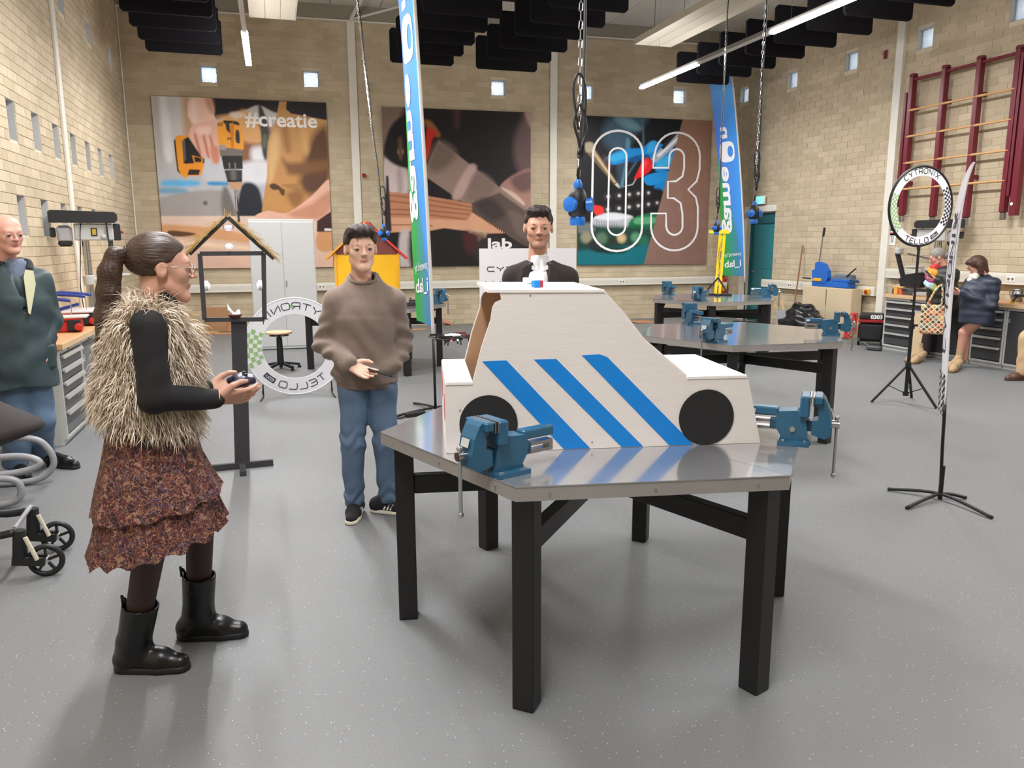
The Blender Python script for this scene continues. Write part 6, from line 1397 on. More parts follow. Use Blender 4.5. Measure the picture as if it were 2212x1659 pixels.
for s in (-1, 1): w0 = MB().lathe([(0, -.02), (.06, -.02), (.065, 0), (.06, .02), (0, .02)], (s * .17, -.14, .065), 16, (1, 0, 0)).build('wheel', M_BLKPL, vc, 'auto')
mb = MB(); pts = []
for i in range(90): a = i * .42; pts.append((-.30 + .075 * math.sin(a) + .02 * math.sin(i), -.1 + .05 * math.sin(a * .7), .30 + .2 * math.cos(a * .93 + .4)))
mb.tube(crom(pts, 2), .008, 5); mb.build('red_cable', mat('red_cable', (206, 54, 56), .45), vc, True)
fh = thing('vacuum_nozzle', 'grey vacuum nozzle on the floor at the foot of the charcoal drawer cabinet', 'nozzle', tuple(fl(1888, 757)), .4); MB().bbox((0, 0, .035), (.1, .22, .07), .03).build('head', M_DGREY, fh); MB().cyl((0, .08, .05), (.02, .18, .1), .022).build('neck', M_DGREY, fh)
# ================================================================== STROLLER AND TUBULAR CHAIR AT THE DOOR SIDE
sr = thing('stroller', 'black folding stroller with spoked front wheels and dark canopy', 'stroller', (-1.35, 4.27, 0), 0); M_CAN = mat('charcoal_canvas', (48, 42, 42), .85, noise=.1, nscale=30); M_GTUBE = mat('grey_foam_tube', (146, 146, 150), .45)
def wheel_asm(cx, cy, nm):
    r = .083; w = MB().tube([(cx + r * .86 * math.cos(a), cy, r + r * .86 * math.sin(a)) for a in np.arange(0, 6.28, .22)], .014, 8, closed=True).build('wheel', M_BLKPL, sr, True)
    for k in range(5): a = k * 2 * math.pi / 5 + .3; MB().bar((cx, cy, r), (cx + .07 * math.cos(a), cy, r + .07 * math.sin(a)), .014, .012).build('spoke', M_BLKPL, w)
    MB().lathe([(0, -.022), (.016, -.022), (.016, .022), (0, .022)], (cx, cy, r), 12, (0, 1, 0)).build('hub', M_CHROME, w, 'auto')
    MB().bar((cx, cy - .025, r), (cx - .14, cy - .02, r + .02), .02, .04).build('fork', M_BLKPL, sr); MB().bar((cx, cy + .025, r), (cx - .14, cy + .02, r + .02), .02, .04).build('fork', M_BLKPL, sr); MB().cyl((cx - .11, cy, .11), (cx - .10, cy, .25), .034, .028, n=14).build('swivel', M_BLKPL, sr, 'auto'); MB().cyl((cx - .03, cy - .03, .10), (cx - .07, cy - .03, .22), .011, n=8).build('spring', mat('cream_plastic', (214, 206, 186), .45), sr)
    MB().tube(crom([(cx - .12, cy, .24), (cx - .25, cy + .0, .235), (cx - .42, cy + .0, .31), (cx - .62, cy, .40)], 5), .019, 8).build('front_strut', M_BLKPL, sr, True)
wheel_asm(.19, -.15, 'a'); wheel_asm(.16, .19, 'b'); MB().cyl((.07, -.15, .26), (.05, .19, .26), .012, n=8).build('cross_bar', M_GTUBE, sr)
MB().bbox((-.45, .02, .40), (.36, .42, .06), .02).build('seat_base', M_CAN, sr)
for s in (-.19, .23): MB().tube(crom([(-.95, s, .08), (-.7, s, .4), (-.5, s, .7), (-.62, s, .95), (-.9, s, 1.02)], 5), .016, 8).build('side_tube', M_BLKPL, sr, True); MB().lathe([(0, -.02), (.14, -.02), (.14, .02), (0, .02)], (-.95, s, .14), 20, (0, 1, 0)).build('rear_wheel', M_BLKPL, sr, 'auto')
mb = MB(); vs = []; nq = 10
prof = [(-.6, .50), (-.6, .86), (-.38, .98), (-.12, .92), (.08, .82), (.21, .73), (.06, .66), (-.2, .56), (-.4, .50)]
cs_ = crom([(x, 0, z) for x, z in prof], 3)
for j in range(nq + 1):
    f = (j / nq - .5) * 2; k = (1 - .35 * f * f)
    vs += [Vector((-.6 + (p.x + .6) * k, .02 + f * .25, .5 + (p.z - .5) * (1 - .25 * f ** 4))) for p in cs_]
n = len(cs_); mb.add(vs, [(j * n + i, j * n + (i + 1) % n, (j + 1) * n + (i + 1) % n, (j + 1) * n + i) for j in range(nq) for i in range(n)] + [tuple(range(n)), tuple(range(nq * n, nq * n + n))[::-1]]); mb.build('canopy', M_CAN, sr, True)
MB().tube([(.0 + .035 * math.cos(a), -.232, .80 + .02 * math.sin(a)) for a in np.arange(0, 6.28, .4)], .004, 5, closed=True).build('emblem', mat('silver_print', (190, 186, 182), .4), sr)
tc_ = thing('tubular_chair', 'grey bent-tube chair frame standing behind the stroller', 'chair', (-1.95, 5.52, 0), 0); 
loop = lambda pts, r: MB().tube(crom(pts, 7), r, 9).build('frame_tube', M_GTUBE, tc_, True)
loop([(-.1, -.2, .03), (.28, -.2, .03), (.36, -.2, .11), (.29, -.2, .19), (-.1, -.2, .19)], .022); loop([(.0, -.14, .20), (.34, -.14, .21), (.46, -.13, .26), (.34, -.12, .31), (.05, -.12, .30)], .022); loop([(0, .3, .03), (.30, .3, .03), (.42, .3, .12), (.40, .3, .25), (.28, .3, .33), (-.1, .3, .33)], .022)
MB().bbox((-.1, .05, .42), (.42, .46, .05), .02).build('seat', M_CAN, tc_); MB().bbox((-.28, .05, .70), (.05, .44, .3), .02).build('backrest', M_CAN, tc_)
for s in (-.2, .3): MB().bar((-.25, s, .03), (-.27, s, .82), .03, .03).build('rear_leg', M_GTUBE, tc_)
# ================================================================== PEOPLE
def ramp_noise(P, f, a): return a * (np.sin(P[..., 0] * f + 2.1 * np.sin(P[..., 2] * f * .6)) * np.sin(P[..., 2] * f * .8 + 1.7 * np.sin(P[..., 1] * f * .7)))
def rot3(yaw=0, pitch=0, roll=0):
    """head turn: yaw about Z (0 = facing +Y), pitch > 0 looks down, roll tilts sideways"""
    return np.array(Matrix.Rotation(math.radians(yaw), 3, 'Z') @ Matrix.Rotation(math.radians(-pitch), 3, 'X') @ Matrix.Rotation(math.radians(roll), 3, 'Y'))
class Fig:
    def __init__(s, label, P, skin, group=None):
        s.P = np.array([P[0], P[1], 0.0]); s.t = thing('person', label, 'person', tuple(s.P), vrz(P), group)
        s.skin = mat('skin_%d_%d' % (skin[0], skin[1]), skin, .5, spec=.35, sss=.12, noise=.03, nscale=25); s.lip = mat('lips_%d' % skin[0], (int(skin[0] * .86), int(skin[1] * .72), int(skin[2] * .72)), .4); s.parts = []
    def j(s, px, py, y=0.0):                                  # joint from a pixel, y = how far beyond the person's own plane
        P = s.P; r, a = face_frame(P); Q0 = P + a * y; Q = onp(px, py, Q0, a); return np.array([(Q - P) @ r, y, Q[2]])
    def fl(s, px, py, z=0.0):
        r, a = face_frame(s.P); Q = fl(px, py, z) - s.P; return np.array([Q @ r, Q @ a, z])
    def head(s, c, R, sc=1.0, h=.0045, stub=None, wide=1.0, old=0.0, hair=None):
        s.hc, s.hR, s.hs = np.array(c, float), np.array(R, float), sc; s.hM = s.hR @ np.diag([sc * 1.12, sc, sc])
        S = SDF((-.1, -.13, -.2), (.1, .14, .14), h)
        S.ell((0, -.012, .035), (.074 * wide, .092, .083), k=.0); S.ell((0, .028, -.03), (.053 * wide, .062, .082), k=.03)
        for x in (-1, 1):
            S.cone((x * .043 * wide, .008, -.058), (x * .012, .068, -.098), .016, .016, .03); S.ell((x * .034, .055, -.018), (.020, .020, .022), k=.02)
        S.ell((0, .074, -.095), (.02, .018, .017), k=.02); S.cone((-.03, .074, .026), (.03, .074, .026), .014, .014, .02)
        S.cone((0, .087, .018), (0, .1095, -.021), .0048, .0092, .009)
        for x in (-1, 1): S.ell((x * .010, .098, -.0245), (.0068, .010, .0065), k=.006); S.ell((x * .031, .094, .006), (.019, .013, .010), k=.012, sub=True)
        S.cone((0, -.022, -.06), (0, -.04, -.2), .047, .053, .018)
        for x in (-1, 1):                                        # eyelids around the eyeballs
            S.ell((x * .031, .076, .010), (.0165, .0135, .011), k=.004); S.ell((x * .031, .094, .0020), (.0122, .012, .0030), k=.002, sub=True)
        for x in (-1, 1):
            S.ell((x * .074 * wide, -.006, -.004), (.009, .018, .030), k=.008); S.ell((x * .083 * wide, -.003, .002), (.005, .010, .017), k=.004, sub=True)
        if stub is not None:
            S.m[...] = 0; sl, P = S._blk(S.lo, S.lo + S.h * (S.n - 1)); x, y, z = P[..., 0], P[..., 1], P[..., 2]
            S.m[sl][(z < -.045 + .25 * np.abs(x)) & (y > -.005) & (z > -.125) | ((z < -.03) & (z > -.046) & (y > .075) & (np.abs(x) < .03))] = 2
        S.cone((-.018, .083, -.0555), (0, .0925, -.0535), .0028, .0042, .004, m=1); S.cone((.018, .083, -.0555), (0, .0925, -.0535), .0028, .0042, .004, m=1); S.cone((-.013, .084, -.062), (.013, .084, -.062), .0042, .0042, .005, m=1); S.ell((0, .0885, -.0625), (.010, .005, .0045), k=.004, m=1)
        S.cone((-.018, .097, -.0585), (.018, .097, -.0585), .0018, .0018, .002, sub=True)
        V, Q, m = S.mesh(); s.parts.append((s.hx(V), Q, m)); s.stub = stub
        if hair is not None: s.brows(hair)
        mb = MB()
        for x in (-1, 1):
            e = MB(); e.ball(tuple(s.hx(np.array([x * .031, .0785, .0035]))), .0115 * sc, 14, 10); eo = e.build('eye', mat('eye_white', (196, 186, 180), .3), s.t, True)
            MB().tube([s.hx(np.array(q)) for q in ((x * .0200, .0868, .0036), (x * .0255, .0898, .0054), (x * .031, .0908, .0059), (x * .0365, .0892, .0053), (x * .0420, .0855, .0032))], .0013 * sc, 5).build('eyelashes', mat('dark_lash', (40, 30, 26), .6), eo, True)
            d = s.hR @ np.array([0, 1, -.05]); e = MB(); e.lathe([(0, .0003), (.0063 * sc, -.0004), (.0063 * sc, -.003), (0, -.003)], tuple(s.hx(np.array([x * .031, .0785, .0035])) + d * .0117 * sc), 12, tuple(d)); e.build('iris', mat('dark_iris', (46, 34, 28), .2), eo)
    def hx(s, V): return np.asarray(V) @ s.hM.T + s.hc
    def brows(s, m):
        for x in (-1, 1):
            S = SDF((-.07, .03, 0), (.07, .12, .06), .0035); S.cone((x * .014, .0885, .0265), (x * .032, .086, .0285), .0032, .0036, .002); S.cone((x * .032, .086, .0285), (x * .048, .074, .0245), .0036, .0018, .002); S.build('eyebrow', m, s.t, xf=(s.hM, s.hc))
    def hair(s, build, m, name='hair', h=.005, box=((-.14, -.3, -.32), (.14, .15, .16)), strand=.0022, dirv=(160, 60)):
        S = SDF(*box, h); build(S)
        if strand: S.disp(lambda P: strand * np.sin(P[..., 0] * dirv[0] + 4 * np.sin(P[..., 2] * 30) + P[..., 1] * dirv[1]) + strand * .7 * np.sin(P[..., 2] * 45 + P[..., 0] * 210))
        return S.build(name, m, s.t, xf=(s.hM, s.hc))
    def glasses(s, m, r=.021):
        mb = MB()
        for x in (-1, 1):
            mb.tube([s.hx(np.array([x * .033 + r * math.cos(a), .104 - .12 * abs(r * math.cos(a) + .0) * (1 if x * math.cos(a) > 0 else 0), .002 + r * .86 * math.sin(a)])) for a in np.arange(0, 6.28, .42)], .0013, 5, closed=True)
            mb.tube([s.hx(np.array(q)) for q in ((x * .053, .1, .007), (x * .073, .05, .009), (x * .079, .0, .007))], .0012, 5)
        mb.tube([s.hx(np.array(q)) for q in ((-.012, .106, .006), (0, .111, .009), (.012, .106, .006))], .0013, 5); mb.build('glasses', m, s.t, True)
    def hand(s, w, d, pn, side, curl=(.35, .4, .45, .5), thumb=.5, sc=1.0, spread=.08, h=.0032, thin=False):
        """wrist, pointing direction, palm normal; side +1 puts the thumb on (d x pn) side"""
        w = np.array(w, float); d = np.array(d, float); d /= np.linalg.norm(d); pn = np.array(pn, float); pn -= d * (pn @ d); pn /= np.linalg.norm(pn); sd = np.cross(d, pn) * side
        S = SDF(w - .2 * sc, w + .2 * sc, h); S.cone(w - d * .05, w + d * .012, .026 * sc, .024 * sc, .01, flat=(pn, .78))
        K = []; tips = []
        for i, (o, L) in enumerate(((.030, .072), (.010, .081), (-.010, .076), (-.029, .060))):
            kn = w + d * (.088 - .004 * abs(i - 1)) * sc + sd * o * sc; S.cone(w + d * .015 + sd * o * .6 * sc, kn, .0145 * sc, .0118 * sc, .012, flat=(pn, .85)); p = kn; a = curl[i] * .6; dd = d * math.cos(spread * (1.2 - i * .8)) + sd * math.sin(spread * (1.2 - i * .8))
            for q, (fr, r0, r1) in enumerate(((.45, .0098, .0090), (.31, .0090, .0082), (.24, .0082, .0068))):
                v = dd * math.cos(a) + pn * math.sin(a); e = p + v * L * fr * sc; S.cone(p, e, r0 * sc, r1 * sc, .0025); p = e; a += curl[i]
            tips.append(p)
        b = w + d * .022 * sc + sd * .024 * sc; m_ = b + (d * .62 + sd * (.62 + .2 * (1 - thumb)) + pn * thumb * .6) * .042 * sc; e1 = m_ + (d * .85 + sd * .28 + pn * thumb * .6) * .034 * sc; e2 = e1 + (d * .95 + sd * (-.05) + pn * thumb * .45) * .026 * sc
        S.cone(b - d * .01, m_, .0165 * sc, .0128 * sc, .01); S.cone(m_, e1, .0115 * sc, .0102 * sc, .003); S.cone(e1, e2, .0100 * sc, .0076 * sc, .003)
        s.parts.append(S.mesh()); return tips, e2
    def under(s, J, sc=1.0):
        """plain body below the clothes, so that the figure is one whole"""
        s.J = J; A = np.array(list(J.values())); S = SDF(A.min(0) - .15, A.max(0) + .15, .016)
        S.cone(J['neck'], J['chest'], .05, .075, .04); S.cone(J['chest'], J['pel'], .078, .08, .05); S.cone(J['shR'], J['shL'], .05, .05, .05)
        for q in 'RL':
            S.cone(J['sh' + q], J['el' + q], .042, .034, .02); S.cone(J['el' + q], J['wr' + q], .034, .024, .02); S.cone(J['hip' + q], J['kn' + q], .07, .048, .03); S.cone(J['kn' + q], J['an' + q], .045, .034, .02)
        s.parts.append(S.mesh())
    def body(s): 
        ms = [s.skin, s.lip] + ([s.stub] if s.stub is not None else [])
        parts = [(v, q, np.minimum(m, len(ms) - 1)) for v, q, m in s.parts]
        return joinmeshes('body', parts, ms, s.t)
    def cloth(s, name, m, fn, zr=(0, 1.75), h=.0075, fold=None, label=None, pad=.2, keys=None):
        A = np.array([s.J[k] for k in (keys or s.J)]); lo = A.min(0) - pad; hi = A.max(0) + pad; lo[2], hi[2] = zr
        S = SDF(lo, hi, h); fn(S)
        if fold: S.disp(fold)
        return S.build(name, m, s.t, label)
    def shoe(s, a, toe, m, sole, L=.27, name='shoe', hgt=.1, boot=0.0, r=.042, up=None):
        """a: ankle joint; toe: tip on the floor"""
        a = np.array(a, float); toe = np.array(toe, float); d = toe - a; d[2] = 0; d /= np.linalg.norm(d); z = np.array([0, 0, 1.0]); sd = np.cross(d, z); heel = toe - d * L; fz = toe[2]
        lo = np.minimum(heel, toe) - .12; hi = np.maximum(heel, toe) + .12; lo[2] = fz - .03; hi[2] = fz + hgt + boot + .12; lo[:2] -= .06; hi[:2] += .06; S = SDF(lo, hi, .0055)
        g = lambda t, zz: heel + d * L * t + z * zz
        S.cone(g(.15, .05), g(.15, .045), .036, .036, .0); S.cone(g(.16, .045), g(.62, .042), .038, .042, .03); S.cone(g(.62, .036), g(.87, .030), .043, .034, .02); S.cone(g(.2, .05), a + z * .015, .04, r, .03)
        S.cone(g(.3, .075), g(.62, .05), .034, .032, .03)
        if boot:
            ax = z if up is None else np.array(up) / np.linalg.norm(up)
            S.cone(a, a + ax * (boot + .05), r, r * 1.12, .02); S.cut(a + ax * boot, ax * .6 + z * .4); S.cone(a + ax * (boot - .05), a + ax * (boot + .1), r * .94, r * 1.02, 0, sub=True)
        S.cut(g(.5, .012), (0, 0, -1), .004); o = S.build(name, m, s.t)
        S = SDF(lo, hi, .0055)
        for t0, t1, r0, r1 in ((.15, .62, .042, .046), (.62, .86, .046, .039)): S.cone(g(t0, .012), g(t1, .012), r0, r1, .01)
        S.cut(g(.5, .026), (0, 0, 1)); S.cut(g(.5, .002), (0, 0, -1)); S.build('sole', sole, o); return o
def torso(S, J, off, k=.05, m=0, wide=1.0, deep=1.0, dirx=None):
    """rib cage, belly and shoulders; sections flattened front to back (along dirx)"""
    fx = np.array(dirx if dirx is not None else (0, 1, 0), float); n, c, p = J['neck'], J['chest'], J['pel']
    S.cone(c + (n - c) * .12, c, .132 * wide + off, .141 * wide + off, k * .6, m, flat=(fx, .71 * deep)); S.cone(c, p, .141 * wide + off, .138 * wide + off, k * .6, m, flat=(fx, .71 * deep))
    for q in 'RL': S.cone(n * .7 + J['sh' + q] * .3 - np.array([0, 0, .03]), J['sh' + q] - np.array([0, 0, .01]), .05 + off * .8, .052 + off * .8, .04, m)
def arm(S, J, q, off, k=.03, m=0, cuff=None, r=(.05, .043, .034)):
    S.cone(J['sh' + q], J['el' + q], r[0] + off, r[1] + off, k, m); S.cone(J['el' + q], J['wr' + q], r[1] + off, r[2] + off * .8, k * .6, m)
def leg(S, J, q, off, k=.03, m=0, end=None, r=(.085, .058, .042)):
    S.cone(J['hip' + q], J['kn' + q], r[0] + off, r[1] + off, k, m); S.cone(J['kn' + q], J['an' + q] if end is None else end, r[1] + off, r[2] + off, k, m)
FOLD = lambda a=.006, f=26: (lambda P: ramp_noise(P, f, a) + ramp_noise(P[..., [1, 2, 0]], f * 1.7, a * .4))
M_BHAIR = mat('dark_brown_hair', (44, 31, 26), .58, noise=.3, nscale=90, stretch=(1, .5, .15), bump=.5, bscale=150); M_GHAIR = mat('brown_hair_tied', (64, 45, 34), .5, noise=.35, nscale=90, stretch=(.12, 1, 1), bump=.55, bscale=120); M_GREYH = mat('grey_hair', (140, 134, 128), .6, noise=.25, nscale=60, bump=.4, bscale=120); M_BOB = mat('chestnut_hair', (70, 44, 34), .5, noise=.25, nscale=90, stretch=(1, 1, .15), bump=.5, bscale=130)
M_JEAN = mat('blue_denim', (90, 112, 138), .85, noise=.16, nscale=9, bump=.15, bscale=300); M_BLKL = mat('black_leather', (20, 19, 20), .35, bump=.1, bscale=40); M_RUB = mat('black_rubber_sole', (26, 25, 26), .6)

# ---------------------------------------------------------------- the young man in the sweatshirt
def build_boy():
    f = Fig('young man in a taupe sweatshirt and blue jeans holding a phone', fl(800, 1116), (226, 182, 160)); j = f.j
    J = dict(neck=j(785, 603, .02), chest=j(786, 690, 0), pel=j(792, 818, 0), shR=j(727, 650, .0), shL=j(848, 648, .01), elR=j(700, 745, .02), wrR=j(752, 785, -.17), elL=j(870, 742, .06), wrL=j(850, 790, -.06),
             hipR=j(767, 842, 0), hipL=j(823, 842, 0), knR=j(762, 958, -.03), knL=j(832, 955, -.02), anR=f.fl(765, 1096, .09), anL=f.fl(838, 1090, .09))
    J['anR'] = np.array([j(766, 1085)[0], .03, .10]); J['anL'] = np.array([j(840, 1085)[0], .05, .10])
    f.head(j(779, 538, -.01), rot3(180 + 10, 3, 2), 1.03, .004, hair=M_BHAIR)
    def hb(S):
        S.ell((0, -.016, .042), (.081, .098, .088), k=0); S.ell((0, .03, .100), (.066, .07, .034), k=.03); S.ell((-.02, .07, .095), (.04, .035, .026), k=.02); S.ell((.025, .065, .098), (.038, .035, .026), k=.02)
        S.box((0, .12, -.03), (.061, .09, .098), .04, k=.012, sub=True); S.cut((0, -.02, -.055), (0, .35, -1), .01)
        for x in (-1, 1): S.ell((x * .085, .02, -.015), (.03, .035, .05), k=.01, sub=True)
        S.cone((.028, .098, .078), (.032, .103, .045), .007, .002, .006)
    f.hair(hb, M_BHAIR)
    tips, th = f.hand(J['wrR'] + np.array([.012, -.008, -.01]), (.82, -.34, -.40), (.2, -.8, .5), -1, (.22, .25, .28, .32), .4)
    f.hand(J['wrL'] + np.array([-.012, .02, .005]), (-.30, .12, -.93), (-.4, .8, 0), 1, (.2, .2, .2, .2), .1, .86)
    f.under(J); f.body()
    M_SW = mat('taupe_jersey', (124, 108, 98), .9, noise=.06, nscale=30, bump=.08, bscale=250, sheen=.2)
    def top(S):
        torso(S, J, .026, wide=1.05, deep=1.05); arm(S, J, 'R', .018); arm(S, J, 'L', .018)
        S.cone(J['pel'] + np.array([-.05, 0, .03]), J['pel'] + np.array([.05, 0, .03]), .128, .128, .05, flat=((0, 1, 0), .9)); S.ell(J['pel'] + np.array([0, -.03, .06]), (.17, .13, .05), k=.04)
        S.cut(J['pel'] + np.array([0, 0, -.015]), (0, 0, -1)); S.cone(J['neck'] + np.array([0, 0, -.07]), J['neck'] + np.array([0, -.005, .0]), .10, .088, .05); c = J['neck'] + np.array([0, -.018, .012]); S.cone(c, c + np.array([0, 0, .2]), .074, .13, .008, sub=True); S.ell(c + np.array([0, -.06, -.004]), (.06, .05, .026), k=.008, sub=True)
    fold = lambda P: .007 * np.sin((P[..., 0] * .9 + P[..., 2] * 1.3) * 30 + 2.2 * np.sin(P[..., 0] * 17)) * np.clip((1.35 - P[..., 2]) / .4, 0.15, 1) + .008 * np.sin(P[..., 2] * 75 + 9 * P[..., 0] * np.sign(P[..., 0]) + P[..., 1] * 40) * np.clip((np.abs(P[..., 0] - J['pel'][0]) - .17) / .03, 0, 1) * np.clip((1.26 - P[..., 2]) / .14, 0, 1)
    f.cloth('sweatshirt', M_SW, top, (J['pel'][2] - .1, 1.6), fold=fold, h=.0065)
    rb = mat('taupe_rib', (114, 98, 88), .9, bump=.3, bscale=120)
    f.cloth('hem_rib', rb, lambda S: (S.cone(J['pel'] + np.array([0, 0, .04]), J['pel'] + np.array([0, 0, -.02]), .172, .172, 0, flat=((0, 1, 0), .78)), S.cut(J['pel'] + np.array([0, 0, -.045]), (0, 0, -1)), S.cut(J['pel'] + np.array([0, 0, .03]), (0, 0, 1))), (J['pel'][2] - .2, J['pel'][2] + .2), keys=('pel',), pad=.25)
    c = J['neck'] + np.array([0, -.018, .002]); MB().tube([c + np.array([.080 * math.cos(a), .078 * math.sin(a), .004 + .026 * math.sin(a)]) for a in np.arange(0, 6.28, .3)], .011, 8, closed=True).build('collar_rib', rb, f.t, True)
    for q, (e, w) in (('R', ('elR', 'wrR')), ('L', ('elL', 'wrL'))): d = J[w] - J[e]; d /= np.linalg.norm(d); MB().cyl(J[w] - d * .07, J[w] - d * .005, .043, .037, n=16).build('cuff', rb, f.t, 'auto')
    def tr(S):
        leg(S, J, 'R', .012, r=(.084, .057, .046)); leg(S, J, 'L', .012, r=(.084, .057, .046)); S.cone(J['pel'] + np.array([-.04, 0, -.02]), J['pel'] + np.array([.04, 0, -.02]), .125, .125, .05, flat=((0, 1, 0), .85)); S.cut(J['pel'] + np.array([0, 0, .02]), (0, 0, 1)); S.cut((0, 0, .075), (0, 0, -1))
    f.cloth('jeans', M_JEAN, tr, fold=lambda P: ramp_noise(P, 22, .005) + .006 * np.sin(P[..., 2] * 70 + 3 * np.sin(P[..., 0] * 40)) * (np.exp(-((P[..., 2] - .5) / .07) ** 2) + np.exp(-((P[..., 2] - .13) / .06) ** 2)), h=.007, zr=(0, J['pel'][2] + .1), keys=('hipR', 'hipL', 'knR', 'knL', 'anR', 'anL'))
    MB().bar(J['pel'] + np.array([.0, -.113, -.03]), J['pel'] + np.array([.0, -.10, -.13]), .006, .02).build('fly_seam', mat('denim_seam', (58, 82, 112), .85), f.t)
    Ms = mat('black_suede', (28, 27, 29), .85, noise=.1); So = mat('cream_rubber', (226, 220, 200), .6); Mw = mat('white_stripe', (232, 230, 226), .6)
    for q, toe in (('R', f.fl(757, 1136)), ('L', f.fl(893, 1112))):
        o = f.shoe(J['an' + q] - np.array([0, 0, .02]), toe, Ms, So, .285); d = toe - J['an' + q]; d[2] = 0; d /= np.linalg.norm(d); sd = np.array([d[1], -d[0], 0])
        for i in range(5): c = toe - d * (.115 + i * .017) + np.array([0, 0, .078 + i * .006]); MB().bar(c - sd * .02, c + sd * .02, .004, .006).build('lace', Ms, o)
        for s_ in (-1, 1):
            for i in range(3): c = toe - d * (.13 + i * .022); MB().bar(c + sd * s_ * .047 + np.array([0, 0, .034]), c + sd * s_ * .040 + d * .02 + np.array([0, 0, .068]), .006, .009).build('side_stripe', Mw, o)
    g = f.t.matrix_basis; pc = (tips[0] + tips[1] + th) / 3
    r, a = face_frame(f.P); w = f.P + r * (pc[0] + .03) + a * (pc[1] - .0) + np.array([0, 0, pc[2] - .022])
    ph = thing('mobile_phone', 'dark mobile phone in the hand of the young man', 'phone', tuple(w), vrz(f.P)); R = Euler((-.12, .30, -.25)).to_matrix(); MB().bbox((0, 0, 0), (.145, .072, .009), .003, R).build('case', M_BLKPL, ph); MB().bbox(R @ Vector((0, 0, .005)), (.138, .066, .0015), .0005, R).build('screen', mat('phone_glass', (14, 14, 18), .08), ph)
build_boy()
# ---------------------------------------------------------------- the young woman in the fur vest
def floral():
    m = bpy.data.materials.new('floral_print_fabric'); m.use_nodes = True; nt = m.node_tree; b = nt.nodes['Principled BSDF']; b.inputs['Roughness'].default_value = .8
    tc = nt.nodes.new('ShaderNodeTexCoord'); n0 = nt.nodes.new('ShaderNodeTexNoise'); n0.inputs['Scale'].default_value = 40; n0.inputs['Detail'].default_value = 2; nt.links.new(tc.outputs['Object'], n0.inputs['Vector'])
    mx = nt.nodes.new('ShaderNodeMix'); mx.data_type = 'VECTOR'; mx.inputs[0].default_value = .06; nt.links.new(tc.outputs['Object'], mx.inputs[4]); nt.links.new(n0.outputs['Color'], mx.inputs[5])
    v = nt.nodes.new('ShaderNodeTexVoronoi'); v.inputs['Scale'].default_value = 78; nt.links.new(mx.outputs[1], v.inputs['Vector'])
    wn = nt.nodes.new('ShaderNodeSeparateColor'); nt.links.new(v.outputs['Color'], wn.inputs[0])
    cr = nt.nodes.new('ShaderNodeValToRGB'); cr.color_ramp.interpolation = 'CONSTANT'; els = cr.color_ramp.elements
    for p, c in ((0, (80, 34, 40)), (.30, (50, 26, 32)), (.46, (76, 56, 78)), (.54, (150, 112, 90)), (.62, (104, 56, 42)), (.78, (92, 40, 46)), (.9, (58, 32, 36))):
        e = els[0] if p == 0 else els.new(p); e.position = p; e.color = (*srgb(*c), 1)
    els[-1].position = 1.0 if len(els) > 8 else els[-1].position
    nt.links.new(wn.outputs[0], cr.inputs[0])
    v2 = nt.nodes.new('ShaderNodeTexVoronoi'); v2.inputs['Scale'].default_value = 46; v2.feature = 'DISTANCE_TO_EDGE'; nt.links.new(mx.outputs[1], v2.inputs['Vector'])
    lt = nt.nodes.new('ShaderNodeMath'); lt.operation = 'LESS_THAN'; lt.inputs[1].default_value = .03; nt.links.new(v2.outputs['Distance'], lt.inputs[0])
    m2 = nt.nodes.new('ShaderNodeMix'); m2.data_type = 'RGBA'; nt.links.new(lt.outputs[0], m2.inputs[0]); nt.links.new(cr.outputs[0], m2.inputs[6]); m2.inputs[7].default_value = (*srgb(166, 128, 102), 1); nt.links.new(m2.outputs[2], b.inputs['Base Color']); return m
def fur_mat():
    m = bpy.data.materials.new('cream_brown_fur'); m.use_nodes = True; nt = m.node_tree; b = nt.nodes['Principled BSDF']; b.inputs['Roughness'].default_value = .55
    g = nt.nodes.new('ShaderNodeNewGeometry'); cr = nt.nodes.new('ShaderNodeValToRGB'); nt.links.new(g.outputs['Random Per Island'], cr.inputs[0]); e = cr.color_ramp.elements
    e[0].color = (*srgb(156, 138, 120), 1); e[1].color = (*srgb(248, 238, 220), 1); q = e.new(.35); q.color = (*srgb(206, 188, 166), 1); q = e.new(.7); q.color = (*srgb(234, 218, 196), 1); nt.links.new(cr.outputs[0], b.inputs['Base Color']); return m
def skirt_tier(f, name, m, rings, waves, amp, nseg=110, thick=.003):
    """rings: (centre x, centre y, z, half depth x, half width y, tilt) from top to bottom"""
    V = []; N = len(rings)
    for i, (cx, cy, z, rx, ry, tl) in enumerate(rings):
        k = i / (N - 1)
        for a in range(nseg):
            t = 2 * math.pi * a / nseg; w = 1 + amp * k * (math.sin(t * waves + .6 * math.sin(3 * t)) + .4 * math.sin(t * waves * 2.3 + 1)); x = cx + rx * math.cos(t) * w; V.append((x, cy + ry * math.sin(t) * w, z + tl * (x - cx) + amp * .25 * k * math.cos(t * waves * 1.3)))
    Q = [(i * nseg + a, (i + 1) * nseg + a, (i + 1) * nseg + (a + 1) % nseg, i * nseg + (a + 1) % nseg) for i in range(N - 1) for a in range(nseg)]
    return link(name, npmesh(name, V, Q, m), f.t)
